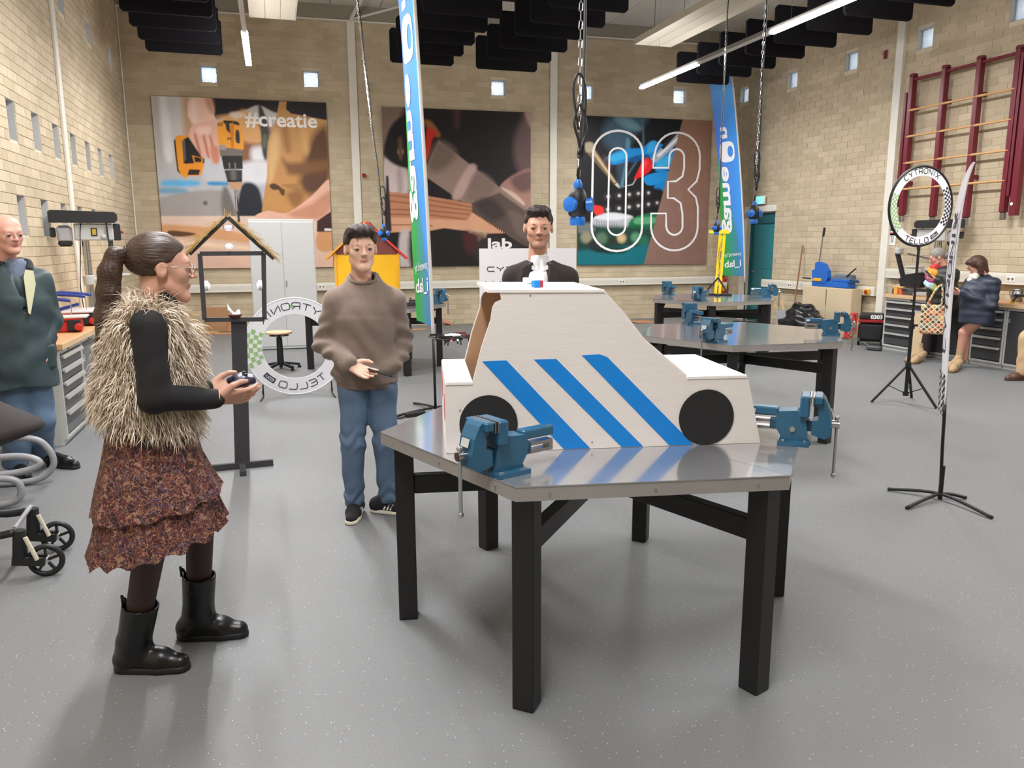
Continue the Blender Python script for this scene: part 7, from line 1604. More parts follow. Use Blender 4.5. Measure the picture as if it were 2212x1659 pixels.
def build_girl():
    f = Fig('young woman with a ponytail in a cream fur vest, floral skirt and black boots', fl(392, 1425), (200, 152, 130)); j = f.j
    J = dict(neck=j(338, 672, 0), chest=j(330, 745, 0), pel=j(322, 905, 0), shR=j(320, 705, -.185), shL=j(335, 705, .16), elR=j(334, 860, -.235), wrR=j(462, 862, -.13), elL=j(345, 850, .21), wrL=j(444, 842, .07),
             hipR=j(320, 945, -.09), hipL=j(335, 945, .09), knR=j(326, 1175, -.10), knL=j(432, 1120, .10))
    tR, tL = f.fl(413, 1446), f.fl(539, 1372); hR, hL = f.fl(252, 1446), f.fl(393, 1378); dR = (tR - hR) / np.linalg.norm(tR - hR); dL = (tL - hL) / np.linalg.norm(tL - hL)
    J['anR'] = hR + dR * .075 + np.array([0, 0, .1]); J['anL'] = hL + dL * .075 + np.array([0, 0, .1])
    f.head(j(348, 580, 0), rot3(-90 + 4, 4, 0), 1.04, .004, hair=mat('dark_brow', (60, 42, 34), .6))
    def hb(S):
        S.ell((0, -.014, .040), (.0785, .097, .086), k=0); S.cut((0, .008, .0), (0, 1, -.85), .012); S.cut((0, -.03, -.09), (0, 0, -1), .012)
        for x in (-1, 1): S.ell((x * .085, .018, -.016), (.026, .024, .042), k=.012, sub=True)
        S.ell((0, -.085, .035), (.05, .03, .05), k=.02)
    f.hair(hb, M_GHAIR, strand=.0014, dirv=(40, 20))
    b0 = np.array([0, -.108, .045])
    def pt(S):
        P = [b0, (0.004, -.142, .035), (.008, -.16, -.02), (.0, -.165, -.09), (0, -.172, -.17), (.004, -.18, -.28), (0, -.19, -.40)]; R = [.016, .028, .034, .036, .034, .028, .006]
        for a, b, r0, r1 in zip(P[:-1], P[1:], R[:-1], R[1:]): S.cone(a, b, r0, r1, .02)
    f.hair(pt, M_GHAIR, 'ponytail', box=((-.1, -.26, -.45), (.1, -.05, .12)), strand=.0016, dirv=(330, 290))
    MB().tube([f.hx(b0 + np.array([.02 * math.cos(a), -.008 + .006 * math.sin(a), .02 * math.sin(a)])) for a in np.arange(0, 6.28, .5)], .007, 6, closed=True).build('hair_tie', M_BLKPL, f.t, True)
    f.glasses(mat('silver_wire', (206, 200, 192), .25, .9))
    d = np.array([1, .12, .0]); tipsR, thR = f.hand(J['wrR'] + np.array([.018, .005, 0]), (1, .16, -.02), (0, .75, .55), 1, (.26, .30, .34, .40), .35, .95, h=.003)
    tipsL, thL = f.hand(J['wrL'] + np.array([.016, -.004, 0]), (1, -.14, .0), (0, -.75, .55), -1, (.26, .3, .34, .4), .35, .95, h=.003)
    f.under(J); f.body()
    M_KN = mat('black_rib_knit', (20, 19, 20), .85, bump=.35, bscale=120, stretch=(1, 1, .15))
    def top(S):
        torso(S, J, -.01, wide=.92, deep=.95, dirx=(1, 0, 0)); arm(S, J, 'R', .006, r=(.052, .045, .034)); arm(S, J, 'L', .006, r=(.05, .044, .033)); c = j(350, 630, 0); S.cone(J['neck'] - np.array([0, 0, .02]), c, .066, .060, .02); S.cone(c + np.array([0, 0, .012]), c + np.array([0, 0, .2]), .052, .058, 0, sub=True); S.cut(c + np.array([0, 0, .012]), (.55, 0, 1))
    f.cloth('turtleneck_sweater', M_KN, top, (.85, 1.5), h=.007, fold=lambda P: ramp_noise(P, 30, .003))
    for i in range(3): c = J['wrR'] + np.array([-.02 - i * .022, -.039, -.012]); MB().ball(c, .005, 8, 6).build('cuff_button', mat('pearl', (222, 214, 206), .25), f.t, True)
    S = SDF((-.4, -.35, .85), (.35, .35, 1.5), .010); torso(S, dict(J, shR=J['shR'] + np.array([0, .06, 0]), shL=J['shL'] - np.array([0, .04, 0])), .03, wide=.86, deep=1.25, dirx=(1, 0, 0)); c = J['pel']
    S.cone(J['pel'] + np.array([0, 0, .09]), J['pel'] + np.array([0, 0, .0]), .165, .165, .05, flat=((1, 0, 0), .85)); S.cut(J['pel'] + np.array([0, 0, -.005]), (-.25, 0, -1), .01)
    S.cone(J['shR'] + np.array([.0, -.1, -.02]), J['elR'] + np.array([0, 0, .02]), .056, .056, .01, sub=True); S.cone(J['shL'] + np.array([0, .1, -.02]), J['elL'], .056, .056, .01, sub=True); S.cone(J['neck'] - np.array([0, 0, .01]), J['neck'] + np.array([.01, 0, .2]), .062, .08, .01, sub=True)
    V, Q, mi = S.mesh(); vest = link('fur_vest', npmesh('fur_vest', V, Q, mat('vest_backing', (172, 154, 136), .9)), f.t)
    g = np.random.RandomState(5); tri = V[Q]; nr = np.cross(tri[:, 1] - tri[:, 0], tri[:, 2] - tri[:, 0]); nr /= np.linalg.norm(nr, axis=1)[:, None] + 1e-9; ct = tri.mean(1)
    def dl(A, B): ab = B - A; q = np.clip((ct - A) @ ab / (ab @ ab), 0, 1); return np.linalg.norm(ct - A - q[:, None] * ab, axis=1)
    keep = np.argwhere((dl(J['shR'] + np.array([0, -.03, .02]), J['elR'] + np.array([0, -.03, 0])) > .070) & (dl(J['shL'] + np.array([0, .03, .02]), J['elL'] + np.array([0, .03, 0])) > .070) & (np.linalg.norm((ct - J['neck'] - np.array([.02, 0, 0]))[:, :2], axis=1) + np.maximum(0, J['neck'][2] - .05 - ct[:, 2]) * 3 > .095) & (nr[:, 2] > -.8)).ravel(); sel = g.choice(keep, 11000); P0 = ct[sel] + g.uniform(-.004, .004, (len(sel), 3)); N0 = nr[sel]
    clump = np.sin(P0[:, [0]] * 55 + 2 * np.sin(P0[:, [2]] * 30)) * .5; down = np.array([0, 0, -1.0]); L = g.uniform(.05, .10, (len(sel), 1)); side = g.normal(0, .33, (len(sel), 3)) + np.stack([clump[:, 0] * .5, np.cos(P0[:, 1] * 60 + P0[:, 2] * 20) * .25, clump[:, 0] * 0], 1)
    pts = [P0]; dv = N0 * 1.0 + down * .35 + side * .8
    for q in range(4):
        dv /= np.linalg.norm(dv, axis=1)[:, None]; pts.append(pts[-1] + dv * L / 4); dv = dv + down * .38 + g.normal(0, .16, dv.shape) + N0 * (-.12)
    pts = np.stack(pts, 1); wv = np.cross(pts[:, 1] - pts[:, 0], g.normal(0, 1, N0.shape)); wv /= np.linalg.norm(wv, axis=1)[:, None]; wd_ = np.array([.0018, .0020, .0017, .0012, .0003]); A = pts + wv[:, None] * wd_[None, :, None]; B = pts - wv[:, None] * wd_[None, :, None]
    VV = np.stack([A, B], 2).reshape(len(sel), 10, 3); base = (np.arange(len(sel)) * 10)[:, None, None]; qd = np.array([[0, 1, 3, 2], [2, 3, 5, 4], [4, 5, 7, 6], [6, 7, 9, 8]])[None] + base
    fu = link('fur', npmesh('fur', VV.reshape(-1, 3), qd.reshape(-1, 4), fur_mat()), vest); fu['kind'] = 'stuff'
    mf = floral(); zx = lambda y: j(330, y, 0)[2]; X = lambda px, y: j(px, y, 0)[0]
    wz, mz, hz = zx(880), zx(1085), zx(1195)
    skirt_tier(f, 'skirt', mf, [(X(322, 880), 0, wz, .13, .135, 0), (X(325, 930), 0, zx(930), .15, .165, 0), (X(330, 990), 0, zx(990), .175, .185, .02), (X(336, 1040), 0, zx(1040), .205, .205, .06), (X(342, 1085), 0, mz, .232, .222, .14)], 9, .03)
    skirt_tier(f, 'skirt_ruffle', mf, [(X(336, 1040), 0, zx(1040), .192, .19, .06), (X(340, 1090), 0, zx(1090), .212, .205, .12), (X(343, 1130), 0, zx(1130), .228, .215, .17), (X(345, 1170), 0, zx(1166), .248, .228, .20)], 13, .045)
    tg = mat('sheer_dark_tights', (58, 38, 34), .6); f.cloth('tights', tg, lambda S: (leg(S, J, 'R', .0, r=(.08, .056, .045)), leg(S, J, 'L', .0, r=(.08, .055, .045))), (.05, .95), keys=('hipR', 'hipL', 'knR', 'knL', 'anR', 'anL'), pad=.12)
    for q, toe in (('R', tR), ('L', tL)):
        o = f.shoe(J['an' + q], toe, M_BLKL, M_RUB, .298, 'boot', .1, .19, r=.06, up=J['kn' + q] - J['an' + q]); dd = (toe - J['an' + q]); dd[2] = 0; dd /= np.linalg.norm(dd); c = J['an' + q] - dd * .052 + (J['kn' + q] - J['an' + q]) / np.linalg.norm(J['kn' + q] - J['an' + q]) * .215
        MB().tube([c + np.array([0, 0, -.035]), c + np.array([0, 0, 0]) - dd * .012, c + np.array([0, 0, .012]) - dd * .022, c + np.array([0, 0, -.03]) - dd * .02], .006, 6).build('pull_tab', M_BLKL, o, True)
    for i, (off, m_, r) in enumerate(((.008, mat('dark_beads', (70, 44, 40), .4), .004), (.016, mat('gold_beads', (206, 176, 120), .3, .6), .0035))):
        MB().tube([J['wrR'] + np.array([off + .012 * math.sin(a) * .3, .031 * math.cos(a), .029 * math.sin(a)]) for a in np.arange(0, 6.28, .35)], r, 6, closed=True).build('bracelet', m_, f.t, True)
    mb = MB(); mb.tube([J['wrL'] + np.array([.004, .028 * math.cos(a), .027 * math.sin(a)]) for a in np.arange(0, 6.28, .4)], .008, 6, closed=True); mb.build('wristwatch', M_BLKPL, f.t, True)
    pc = (thR + thL) / 2 + np.array([.015, 0, -.012]); r, a = face_frame(f.P); w = f.P + r * pc[0] + a * pc[1] + np.array([0, 0, pc[2]])
    gm = thing('game_controller', 'small dark game controller held in both hands of the young woman', 'controller', tuple(w), vrz(f.P)); S = SDF((-.08, -.1, -.05), (.08, .1, .05), .004); S.box((0, 0, 0), (.035, .05, .014), .01); S.cone((-.01, -.05, 0), (-.05, -.055, -.01), .018, .014, .02); S.cone((-.01, .05, 0), (-.05, .055, -.01), .018, .014, .02); S.build('shell', mat('dark_violet_plastic', (42, 36, 60), .4), gm)
    for y in (-.03, .03): MB().lathe([(0, 0), (.008, 0), (.006, .01), (.009, .014), (0, .016)], (.0, y, .012), 10).build('thumb_stick', M_BLKPL, gm, 'auto')
    MB().bbox((.02, 0, .0155), (.016, .02, .002), .0008).build('blue_light', mat('blue_led', (160, 180, 255), .3, emit=(120, 140, 255), estr=4), gm)
build_girl()

# ---------------------------------------------------------------- the man in the blazer
def std(f, x, y0=0.0, H=1.8, w=1.0, arm_out=.06):
    """upright default joints round the vertical through local x, scaled to height"""
    k = H / 1.8; A = lambda a, b, c: np.array([x + a * k, y0 + b * k, c * k])
    J = dict(neck=A(0, .01, 1.50), chest=A(0, 0, 1.30), pel=A(0, 0, .98)); 
    for q, s in (('R', -1), ('L', 1)): J.update({'sh' + q: A(s * .185 * w, .01, 1.44), 'el' + q: A(s * (.22 + arm_out) * w, .03, 1.14), 'wr' + q: A(s * (.22 + arm_out) * w, -.04, .88), 'hip' + q: A(s * .09, 0, .92), 'kn' + q: A(s * .1, -.01, .5), 'an' + q: A(s * .11, .02, .1)})
    return J
def short_hair(f, m, z=.0, top=.02):
    def hb(S):
        S.ell((0, -.016, .042), (.079, .096, .086), k=0); S.ell((0, .03, .098 + z), (.062, .068, .022 + top), k=.03); S.box((0, .118, -.03), (.062, .085, .097), .04, k=.012, sub=True); S.cut((0, -.02, -.05), (0, .35, -1), .01)
        for x in (-1, 1): S.ell((x * .085, .02, -.02), (.028, .034, .05), k=.01, sub=True)
    f.hair(hb, m)
def plain_trousers(f, J, m, name='trousers', r=(.09, .065, .055)):
    f.cloth(name, m, lambda S: (leg(S, J, 'R', .01, r=r), leg(S, J, 'L', .01, r=r), S.cone(J['pel'] + np.array([-.05, 0, -.02]), J['pel'] + np.array([.05, 0, -.02]), .12, .12, .05, flat=((0, 1, 0), .85)), S.cut((0, 0, .06), (0, 0, -1))), (0, J['pel'][2] + .14), h=.011, fold=FOLD(.005, 22), keys=('hipR', 'hipL', 'knR', 'knL', 'anR', 'anL'))
def build_man():
    f = Fig('man with short dark hair in a dark brown blazer and white shirt behind the car', atD(1165, 560, 5.05), (214, 164, 140)); j = f.j; c = j(1163, 492)
    J = std(f, j(1166, 560)[0], 0, 1.84); J['neck'] = j(1166, 569, .01); J['shR'] = j(1110, 598, .01); J['shL'] = j(1224, 600, .01); J['elR'] = J['shR'] + np.array([-.06, .03, -.30]); J['elL'] = J['shL'] + np.array([.06, .03, -.30]); J['wrR'] = J['elR'] + np.array([.06, -.16, -.2]); J['wrL'] = J['elL'] + np.array([-.06, -.16, -.2])
    f.head(c, rot3(180 + 3, 6, 0), 1.08, .0045, stub=mat('stubble', (180, 134, 114), .6), hair=M_BHAIR); short_hair(f, M_BHAIR, .004, .008)
    f.hand(J['wrR'] + np.array([0, -.01, -.02]), (.3, -.4, -.85), (1, 0, .2), 1); f.hand(J['wrL'] + np.array([0, -.01, -.02]), (-.3, -.4, -.85), (-1, 0, .2), -1); f.under(J); f.body()
    M_SH = mat('white_shirt', (226, 226, 226), .7, noise=.03); M_BZ = mat('dark_brown_tweed', (50, 42, 38), .9, noise=.15, nscale=120, bump=.1, bscale=300)
    f.cloth('shirt', M_SH, lambda S: (torso(S, J, .0, wide=1.0, deep=1.1), S.cone(J['neck'] + np.array([0, -.01, -.04]), J['neck'] + np.array([0, -.006, .03]), .066, .060, .015), S.cone(J['neck'] + np.array([0, -.006, -.02]), J['neck'] + np.array([0, 0, .2]), .05, .056, .0, sub=True), S.cone(J['neck'] + np.array([0, -.075, -.05]), J['neck'] + np.array([0, -.09, .06]), .006, .034, .004, sub=True)), (.85, 1.65), h=.008, fold=FOLD(.002, 30))
    for s in (-1, 1): MB().prism([(0, 0), (s * .062, .028), (s * .056, .062), (s * .018, .03)] if s > 0 else [(-.018, .03), (-.056, .062), (-.062, .028), (0, 0)], J['neck'] + np.array([s * .012, -.085, -.055]), (1, 0, 0), (0, .25, 1), .004).build('collar', M_SH, f.t)
    for i in range(4): MB().ball(J['neck'] + np.array([0, -.118 - .012 * min(i, 2), -.09 - i * .075]), .005, 8, 6).build('shirt_button', mat('navy_button', (34, 36, 54), .4), f.t)
    def bz(S):
        torso(S, J, .03, wide=1.07, deep=1.1); arm(S, J, 'R', .018); arm(S, J, 'L', .018); S.cone(J['pel'] + np.array([0, 0, .05]), J['pel'] - np.array([0, 0, .16]), .175, .185, .05, flat=((0, 1, 0), .8)); S.cut(J['pel'] - np.array([0, 0, .14]), (0, 0, -1))
        n = J['neck']; S.cone(n + np.array([0, -.17, -.42]), n + np.array([0, -.145, -.02]), .004, .085, .006, sub=True); S.cone(n + np.array([0, 0, -.02]), n + np.array([0, 0, .2]), .075, .09, .01, sub=True)
    f.cloth('blazer', M_BZ, bz, (.75, 1.65), h=.008, fold=FOLD(.004, 20))
    n = J['neck']
    for s in (-1, 1): MB().prism([(s * .012, -.40), (s * .098, -.14), (s * .125, -.13), (s * .108, -.03), (s * .074, -.005)][::s], n + np.array([0, -.142, 0]), (1, 0, 0), (0, .12, 1), .006).build('lapel', M_BZ, f.t)
    plain_trousers(f, J, mat('charcoal_wool', (48, 46, 48), .85))
    for q in 'RL': f.shoe(J['an' + q] - np.array([0, 0, .02]), J['an' + q] * np.array([1, 1, 0]) + np.array([0, -.2, 0]), M_BLKL, M_RUB)
build_man()

# ---------------------------------------------------------------- the older man in the waxed coat
def build_oldman():
    f = Fig('older man with glasses in a dark green waxed coat and jeans beside the bench', fl(75, 1024), (214, 158, 140)); j = f.j
    J = dict(neck=j(30, 575, .03), chest=j(38, 650, 0), pel=j(45, 790, 0), shR=j(-14, 612, .02), shL=j(82, 608, .0), elR=j(-30, 700, .06), wrR=j(0, 762, -.08), elL=j(112, 690, .06), wrL=j(98, 738, -.06), hipR=j(28, 815, 0), hipL=j(75, 815, 0), knR=j(38, 915, -.02), knL=j(88, 905, -.02))
    J['anR'] = f.fl(38, 1030, 0) + np.array([0, .06, .1]); J['anL'] = f.fl(92, 1006, 0) + np.array([0, .03, .1])
    f.head(j(16, 506, -.02), rot3(180 + 26, 8, 2), 1.06, .005, wide=1.04, hair=M_GREYH)
    def hb(S):
        S.ell((0, -.018, .03), (.078, .095, .08), k=0); S.ell((0, .03, .10), (.085, .10, .075), k=.01, sub=True); S.box((0, .11, -.03), (.09, .1, .12), .03, k=.01, sub=True); S.cut((0, -.02, -.055), (0, .3, -1), .01)
    f.hair(hb, M_GREYH); f.glasses(mat('silver_wire', (206, 200, 192), .25, .9))
    f.hand(J['wrL'], (.0, -.25, -.95), (-1, 0, .1), -1, (.2, .2, .2, .2)); f.hand(J['wrR'], (.3, -.2, -.9), (1, 0, .1), 1); f.under(J); f.body()
    M_WX = mat('dark_green_waxed_cotton', (48, 64, 68), .55, noise=.2, nscale=8)
    def ct(S):
        torso(S, J, .05, wide=1.12, deep=1.2); arm(S, J, 'L', .032); arm(S, J, 'R', .032); S.cone(J['pel'] + np.array([0, 0, .06]), J['pel'] - np.array([0, 0, .16]), .21, .225, .06, flat=((0, 1, 0), .85)); S.cut(J['pel'] - np.array([0, 0, .14]), (0, 0, -1)); n = J['neck']; S.cone(n + np.array([.02, -.06, -.05]), n + np.array([.02, -.05, .2]), .06, .09, .01, sub=True); S.cone(n + np.array([.03, -.20, -.30]), n + np.array([.02, -.16, -.03]), .008, .05, .01, sub=True)
    f.cloth('waxed_coat', M_WX, ct, (.6, 1.7), h=.0085, fold=lambda P: ramp_noise(P, 18, .009) + ramp_noise(P[..., [2, 0, 1]], 30, .004))
    f.cloth('checked_shirt', mat('blue_check_shirt', (112, 124, 146), .8, noise=.25, nscale=60), lambda S: (torso(S, J, .01, wide=1.0, deep=1.1), S.cone(J['neck'] + np.array([.01, -.02, -.06]), J['neck'] + np.array([.01, -.02, .02]), .07, .066, .02), S.cone(J['neck'] + np.array([.01, -.02, -.03]), J['neck'] + np.array([.01, 0, .2]), .054, .06, 0, sub=True)), (.9, 1.7), h=.011)
    a, b = j(62, 582, -.17), j(57, 668, -.21); MB().prism([(0, 0), (.045, -.01), (.05, -.10), (.0, -.30), (-.012, -.29), (-.015, -.05)], a + np.array([-.02, 0, 0]), (1, .12, 0), (0, .1, 1), .008).build('coat_lining', mat('cream_lining', (206, 204, 170), .8), f.t)
    n = J['neck']; MB().tube(crom([n + np.array(q) for q in ((-.06, -.06, .01), (-.085, .01, .02), (-.04, .075, .035), (.04, .075, .035), (.09, .01, .02), (.085, -.09, -.03))], 4), .024, 8).build('coat_collar', mat('dark_cord_collar', (34, 42, 44), .9), f.t, True)
    for q in ('L',): d = J['wr' + q] - J['el' + q]; d /= np.linalg.norm(d); MB().cyl(J['wr' + q] - d * .05, J['wr' + q] + d * .004, .068, .062, n=18).build('cuff', M_WX, f.t, 'auto')
    f.cloth('pocket', M_WX, lambda S: S.box(J['wrL'] + np.array([-.03, -.05, -.1]), (.085, .02, .085), .015), (.5, 1.2), h=.009, keys=('wrL',))
    plain_trousers(f, J, M_JEAN, 'jeans', (.1, .08, .075))
    f.shoe(J['anL'] - np.array([0, 0, .02]), f.fl(171, 1013), M_BLKL, M_RUB, .30); f.shoe(J['anR'] - np.array([0, 0, .02]), f.fl(62, 1040), M_BLKL, M_RUB, .30)
build_oldman()

# ---------------------------------------------------------------- two women by the climbing frame bench
def coat_person(label, base, headpx, yaw, pitch, H, skin, coat, hem, px, hands, bootpx, hairf, legm, roll=0):
    f = Fig(label, base, skin); j = f.j; J = std(f, j(px, 640)[0], 0, H, .92)
    c = j(*headpx); J['neck'] = np.array([c[0] + .03, .02, c[2] - .15]); J['chest'] = np.array([j(px, 600)[0], 0, J['neck'][2] - .2]); J['pel'] = np.array([j(px, 680)[0], 0, J['neck'][2] - .5])
    for q, s in (('R', -1), ('L', 1)): J['sh' + q] = J['neck'] + np.array([.05 + s * .11, -s * .11, -.07])
    J['elR'] = J['shR'] + np.array([.02, .05, -.27]); J['elL'] = J['shL'] + np.array([.02, -.05, -.27]); hw = j(*hands, -.06); J['wrL'] = hw + np.array([.10, -.10, 0]); J['wrR'] = hw + np.array([.09, .04, .0])
    for q, (a, t) in zip('RL', bootpx): A = f.fl(*a); J['an' + q] = A + np.array([0, 0, .1]); J['kn' + q] = np.array([(A[0] + J['pel'][0]) / 2 - .05, A[1] * .5, .46]); J['hip' + q] = J['pel'] + np.array([0, (-.08 if q == 'L' else .08), -.06])
    f.head(c, rot3(yaw, pitch, roll), 1.0, .006, hair=mat('grey_brow', (96, 84, 76), .6)); hairf(f)
    tp, th = f.hand(J['wrL'] + np.array([-.02, 0, 0]), (-1, .25, .05), (0, .7, .6), -1, (.4, .45, .5, .5), .4, .92, h=.005); f.hand(J['wrR'] + np.array([-.02, 0, 0]), (-1, -.25, .05), (0, -.7, .6), 1, (.4, .45, .5, .5), .4, .92, h=.005); f.under(J); f.body()
    def ct(S):
        torso(S, J, .05, wide=1.05, deep=1.2, dirx=(-.75, -.66, 0)); arm(S, J, 'R', .026); arm(S, J, 'L', .026); S.cone(J['pel'] + np.array([0, 0, .1]), np.array([J['pel'][0], 0, hem]), .205, .225, .06, flat=((-.75, -.66, 0), .85)); S.cut((0, 0, hem + .01), (0, 0, -1)); S.ell(J['neck'] + np.array([.09, 0, -.03]), (.08, .13, .07), k=.04); S.cone(J['neck'] + np.array([-.03, 0, -.03]), J['neck'] + np.array([-.03, 0, .2]), .075, .09, .01, sub=True)
    f.cloth('coat', coat, ct, (hem - .1, 1.7), h=.0105, fold=lambda P: .008 * np.sin(P[..., 2] * 60) * (P[..., 2] > hem + .1) * .5 + ramp_noise(P, 20, .006))
    f.cloth('leg_wear', legm, lambda S: (leg(S, J, 'R', 0, r=(.08, .056, .046)), leg(S, J, 'L', 0, r=(.08, .056, .046))), (.05, J['pel'][2]), h=.01, keys=('hipR', 'hipL', 'knR', 'knL', 'anR', 'anL'), pad=.15)
    for q, (a, t) in zip('RL', bootpx): f.shoe(J['an' + q], f.fl(*t), mat('tan_suede', (176, 148, 114), .85, noise=.08), mat('brown_sole', (120, 90, 66), .7), .26, 'boot', .1, .13, r=.05)
    return f, J, tp, th
def place_phone(f, th, lab):
    r, a = face_frame(f.P); w = f.P + r * (th[0] - .01) + a * th[1] + np.array([0, 0, th[2] + .02]); t = thing('mobile_phone', lab, 'phone', tuple(w), vrz(f.P)); R = Euler((0, -.7, .2)).to_matrix(); MB().bbox((0, 0, 0), (.008, .07, .14), .003, R).build('case', M_BLKPL, t); MB().bbox(R @ Vector((.005, 0, 0)), (.0015, .064, .13), .0005, R).build('screen', mat('phone_lit', (120, 126, 140), .1, emit=(130, 140, 160), estr=.3), t)
def w1hair(f):
    def hb(S): S.ell((0, -.014, .042), (.08, .098, .088), k=0); S.box((0, .118, -.04), (.066, .062, .11), .03, k=.012, sub=True); S.cut((0, -.02, -.06), (0, .6, -1), .012); S.ell((0, -.10, -.01), (.045, .04, .045), k=.02)
    f.hair(hb, M_GREYH, h=.007)
def w2hair(f):
    def hb(S): S.ell((0, -.012, .04), (.088, .105, .092), k=0); S.cone((.072, -.02, .0), (.07, -.01, -.10), .035, .03, .03); S.cone((-.072, -.02, .0), (-.07, -.01, -.10), .035, .03, .03); S.cone((0, -.07, 0), (0, -.065, -.10), .05, .04, .04); S.ell((0, .07, .075), (.06, .035, .03), k=.02); S.box((0, .12, -.05), (.06, .06, .10), .03, k=.01, sub=True)
    f.hair(hb, M_BOB, h=.007)
f, J, tp, th = coat_person('woman with grey hair in a dark green padded coat and multicoloured scarf', fl(1995, 777), (2025, 556), 100, 22, 1.62, (206, 150, 130), mat('dark_green_padded_nylon', (36, 40, 34), .5), .62, 2035, (2010, 605), (((1992, 776), (1957, 783)), ((2000, 777), (1970, 787))), w1hair, mat('dark_leggings', (44, 34, 38), .8))
cs = [(196, 60, 60), (206, 150, 60), (150, 60, 110), (176, 206, 216), (150, 160, 90)]
n = J['neck']; sc = []
for i, (q0, q1, r0, r1) in enumerate((((-.06, -.06, .01), (.06, .06, .03), .055, .055), ((-.08, -.04, -.03), (-.06, -.12, -.07), .065, .06), ((-.10, -.06, -.11), (-.06, -.14, -.16), .065, .06), ((-.11, -.07, -.19), (-.07, -.15, -.22), .06, .055), ((-.05, -.15, -.22), (-.02, -.18, -.27), .05, .045))):
    f.cloth('scarf', mat('scarf_%d' % i, cs[i], .9, noise=.3, nscale=30), lambda S: S.cone(n + np.array(q0), n + np.array(q1), r0, r1, 0), (.8, 1.6), h=.009, fold=FOLD(.006, 50), keys=('neck',), pad=.3)
for i in range(6): p0 = n + np.array([-.07 + i * .012, -.13, -.45]); MB().bar(p0, p0 + np.array([.0, -.01, -.14]), .012, .012).build('scarf_fringe', mat('scarf_%d' % (i % 5), cs[i % 5], .9), f.t)
place_phone(f, th, 'mobile phone held by the woman with the multicoloured scarf')
def tote_mat():
    m = bpy.data.materials.new('lozenge_pattern_cloth'); m.use_nodes = True; nt = m.node_tree; b = nt.nodes['Principled BSDF']; b.inputs['Roughness'].default_value = .85
    tc = nt.nodes.new('ShaderNodeTexCoord'); mp = nt.nodes.new('ShaderNodeMapping'); mp.inputs['Rotation'].default_value = (0, math.radians(45), 0); mp.inputs['Scale'].default_value = (21, 1, 21); nt.links.new(tc.outputs['Object'], mp.inputs['Vector'])
    fr = nt.nodes.new('ShaderNodeVectorMath'); fr.operation = 'FRACTION'; nt.links.new(mp.outputs[0], fr.inputs[0]); fl_ = nt.nodes.new('ShaderNodeVectorMath'); fl_.operation = 'FLOOR'; nt.links.new(mp.outputs[0], fl_.inputs[0])
    wn = nt.nodes.new('ShaderNodeTexWhiteNoise'); nt.links.new(fl_.outputs[0], wn.inputs['Vector']); cr = nt.nodes.new('ShaderNodeValToRGB'); cr.color_ramp.interpolation = 'CONSTANT'; e = cr.color_ramp.elements
    for p, c in ((0, (178, 84, 56)), (.3, (72, 66, 62)), (.55, (204, 150, 90)), (.8, (120, 132, 124))): q = e[0] if p == 0 else e.new(p); q.position = p; q.color = (*srgb(*c), 1)
    nt.links.new(wn.outputs['Value'], cr.inputs[0]); su = nt.nodes.new('ShaderNodeVectorMath'); su.operation = 'SUBTRACT'; su.inputs[1].default_value = (.5, .5, .5); nt.links.new(fr.outputs[0], su.inputs[0]); ab = nt.nodes.new('ShaderNodeVectorMath'); ab.operation = 'ABSOLUTE'; nt.links.new(su.outputs[0], ab.inputs[0])
    sp = nt.nodes.new('ShaderNodeSeparateXYZ'); nt.links.new(ab.outputs[0], sp.inputs[0]); mxn = nt.nodes.new('ShaderNodeMath'); mxn.operation = 'MAXIMUM'; nt.links.new(sp.outputs[0], mxn.inputs[0]); nt.links.new(sp.outputs[2], mxn.inputs[1]); g = nt.nodes.new('ShaderNodeMath'); g.operation = 'GREATER_THAN'; g.inputs[1].default_value = .36; nt.links.new(mxn.outputs[0], g.inputs[0])
    mx = nt.nodes.new('ShaderNodeMix'); mx.data_type = 'RGBA'; nt.links.new(g.outputs[0], mx.inputs[0]); nt.links.new(cr.outputs[0], mx.inputs[6]); mx.inputs[7].default_value = (*srgb(222, 206, 170), 1); nt.links.new(mx.outputs[2], b.inputs['Base Color']); return m
r, a = face_frame(f.P); q = f.j(2013, 722, -.30); w = f.P + r * q[0] + a * (-.30) + np.array([0, 0, q[2]]); bgq = thing('tote_bag', 'cloth tote bag with a lozenge pattern hanging from the arm of the woman in green', 'bag', tuple(w), vrz(f.P)); TM = tote_mat()
S = SDF((-.2, -.1, -.03), (.2, .1, .45), .009); S.box((0, 0, .2), (.155, .045, .2), .04); S.disp(lambda P: ramp_noise(P, 18, .006)); S.build('bag', TM, bgq)
for y in (-.03, .03): MB().tube(crom([(-.09, y, .38), (-.02, y, .56), (.05, y, .66), (.08, y, .56), (.08, y, .38)], 5), .014, 6).build('handle', TM, bgq, True)
f, J, tp, th = coat_person('woman with a brown bob in a navy coat and white scarf, looking at a phone', fl(2083, 794), (2110, 574), 98, 24, 1.56, (206, 152, 132), mat('navy_nylon', (36, 44, 62), .5), .58, 2110, (2062, 632), (((2070, 793), (2042, 802)), ((2080, 792), (2054, 806))), w2hair, mat('bare_leg_skin', (190, 138, 118), .5))
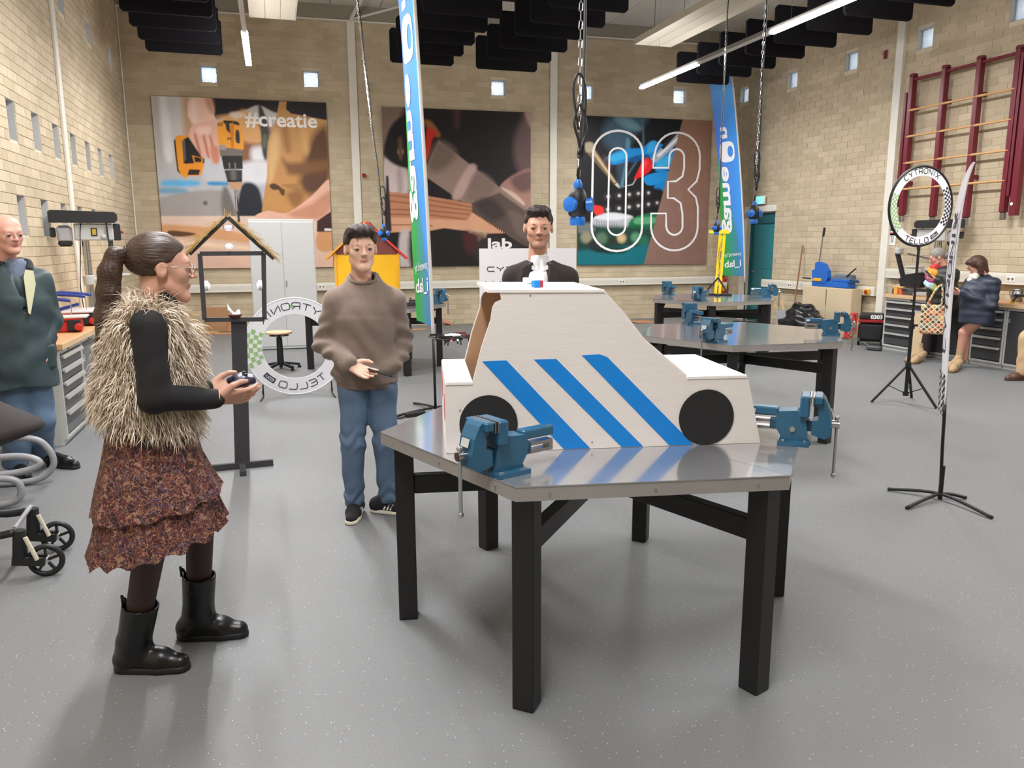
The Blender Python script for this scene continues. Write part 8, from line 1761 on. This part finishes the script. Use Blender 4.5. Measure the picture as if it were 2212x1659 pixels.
n = J['neck']; f.cloth('white_scarf', mat('white_knit', (228, 222, 206), .9), lambda S: (S.cone(n + np.array([-.05, -.07, .0]), n + np.array([.05, .07, .03]), .05, .05, .02), S.cone(n + np.array([-.05, -.05, .0]), n + np.array([-.14, -.08, -.22]), .055, .045, .03)), (.8, 1.6), h=.008, fold=lambda P: .006 * np.sin((P[..., 2] + P[..., 0] * .6) * 90), keys=('neck',), pad=.32)
f.glasses(mat('dark_frames', (60, 40, 38), .4), .024); place_phone(f, th, 'mobile phone held by the woman with the white scarf')
# ---------------------------------------------------------------- person in tan trousers at the end of the bench
def build_tan():
    f = Fig('person in tan trousers and brown leather shoes standing by the bench', fl(2246, 824), (210, 160, 138)); J = std(f, .2, 0, 1.78); j = f.j; J['anR'] = np.array([j(2212, 800)[0], 0, .1]); J['knR'] = np.array([j(2218, 740)[0], -.02, .5]); J['hipR'] = J['pel'] + np.array([-.1, 0, -.06])
    f.head(np.array([.2, 0, 1.64]), rot3(150, 0, 0), 1.05, .007, hair=M_BHAIR); short_hair(f, M_BHAIR); f.hand(J['wrR'] + np.array([0, -.01, -.02]), (.1, -.2, -.95), (1, 0, .2), 1, h=.005); f.hand(J['wrL'] + np.array([0, -.01, -.02]), (-.1, -.2, -.95), (-1, 0, .2), -1, h=.005); f.under(J); f.body()
    f.cloth('jumper', mat('dark_blue_knit', (52, 60, 78), .9), lambda S: (torso(S, J, .025, wide=1.06, deep=1.1), arm(S, J, 'R', .016), arm(S, J, 'L', .016), S.cut(J['pel'] - np.array([0, 0, .06]), (0, 0, -1)), S.cone(J['neck'], J['neck'] + np.array([0, 0, .2]), .062, .07, .01, sub=True)), (.8, 1.65), h=.011, fold=FOLD(.005, 20))
    plain_trousers(f, J, mat('tan_chino', (200, 170, 128), .85, noise=.06), 'trousers', (.1, .075, .07)); M_BR = mat('brown_leather', (92, 62, 48), .45, noise=.1)
    for q, t in (('R', f.fl(2170, 822)), ('L', J['anL'] * np.array([1, 1, 0]) + np.array([-.14, -.16, 0]))): f.shoe(J['an' + q] - np.array([0, 0, .02]), t, M_BR, mat('dark_brown_sole', (60, 44, 38), .6), .30)
build_tan()
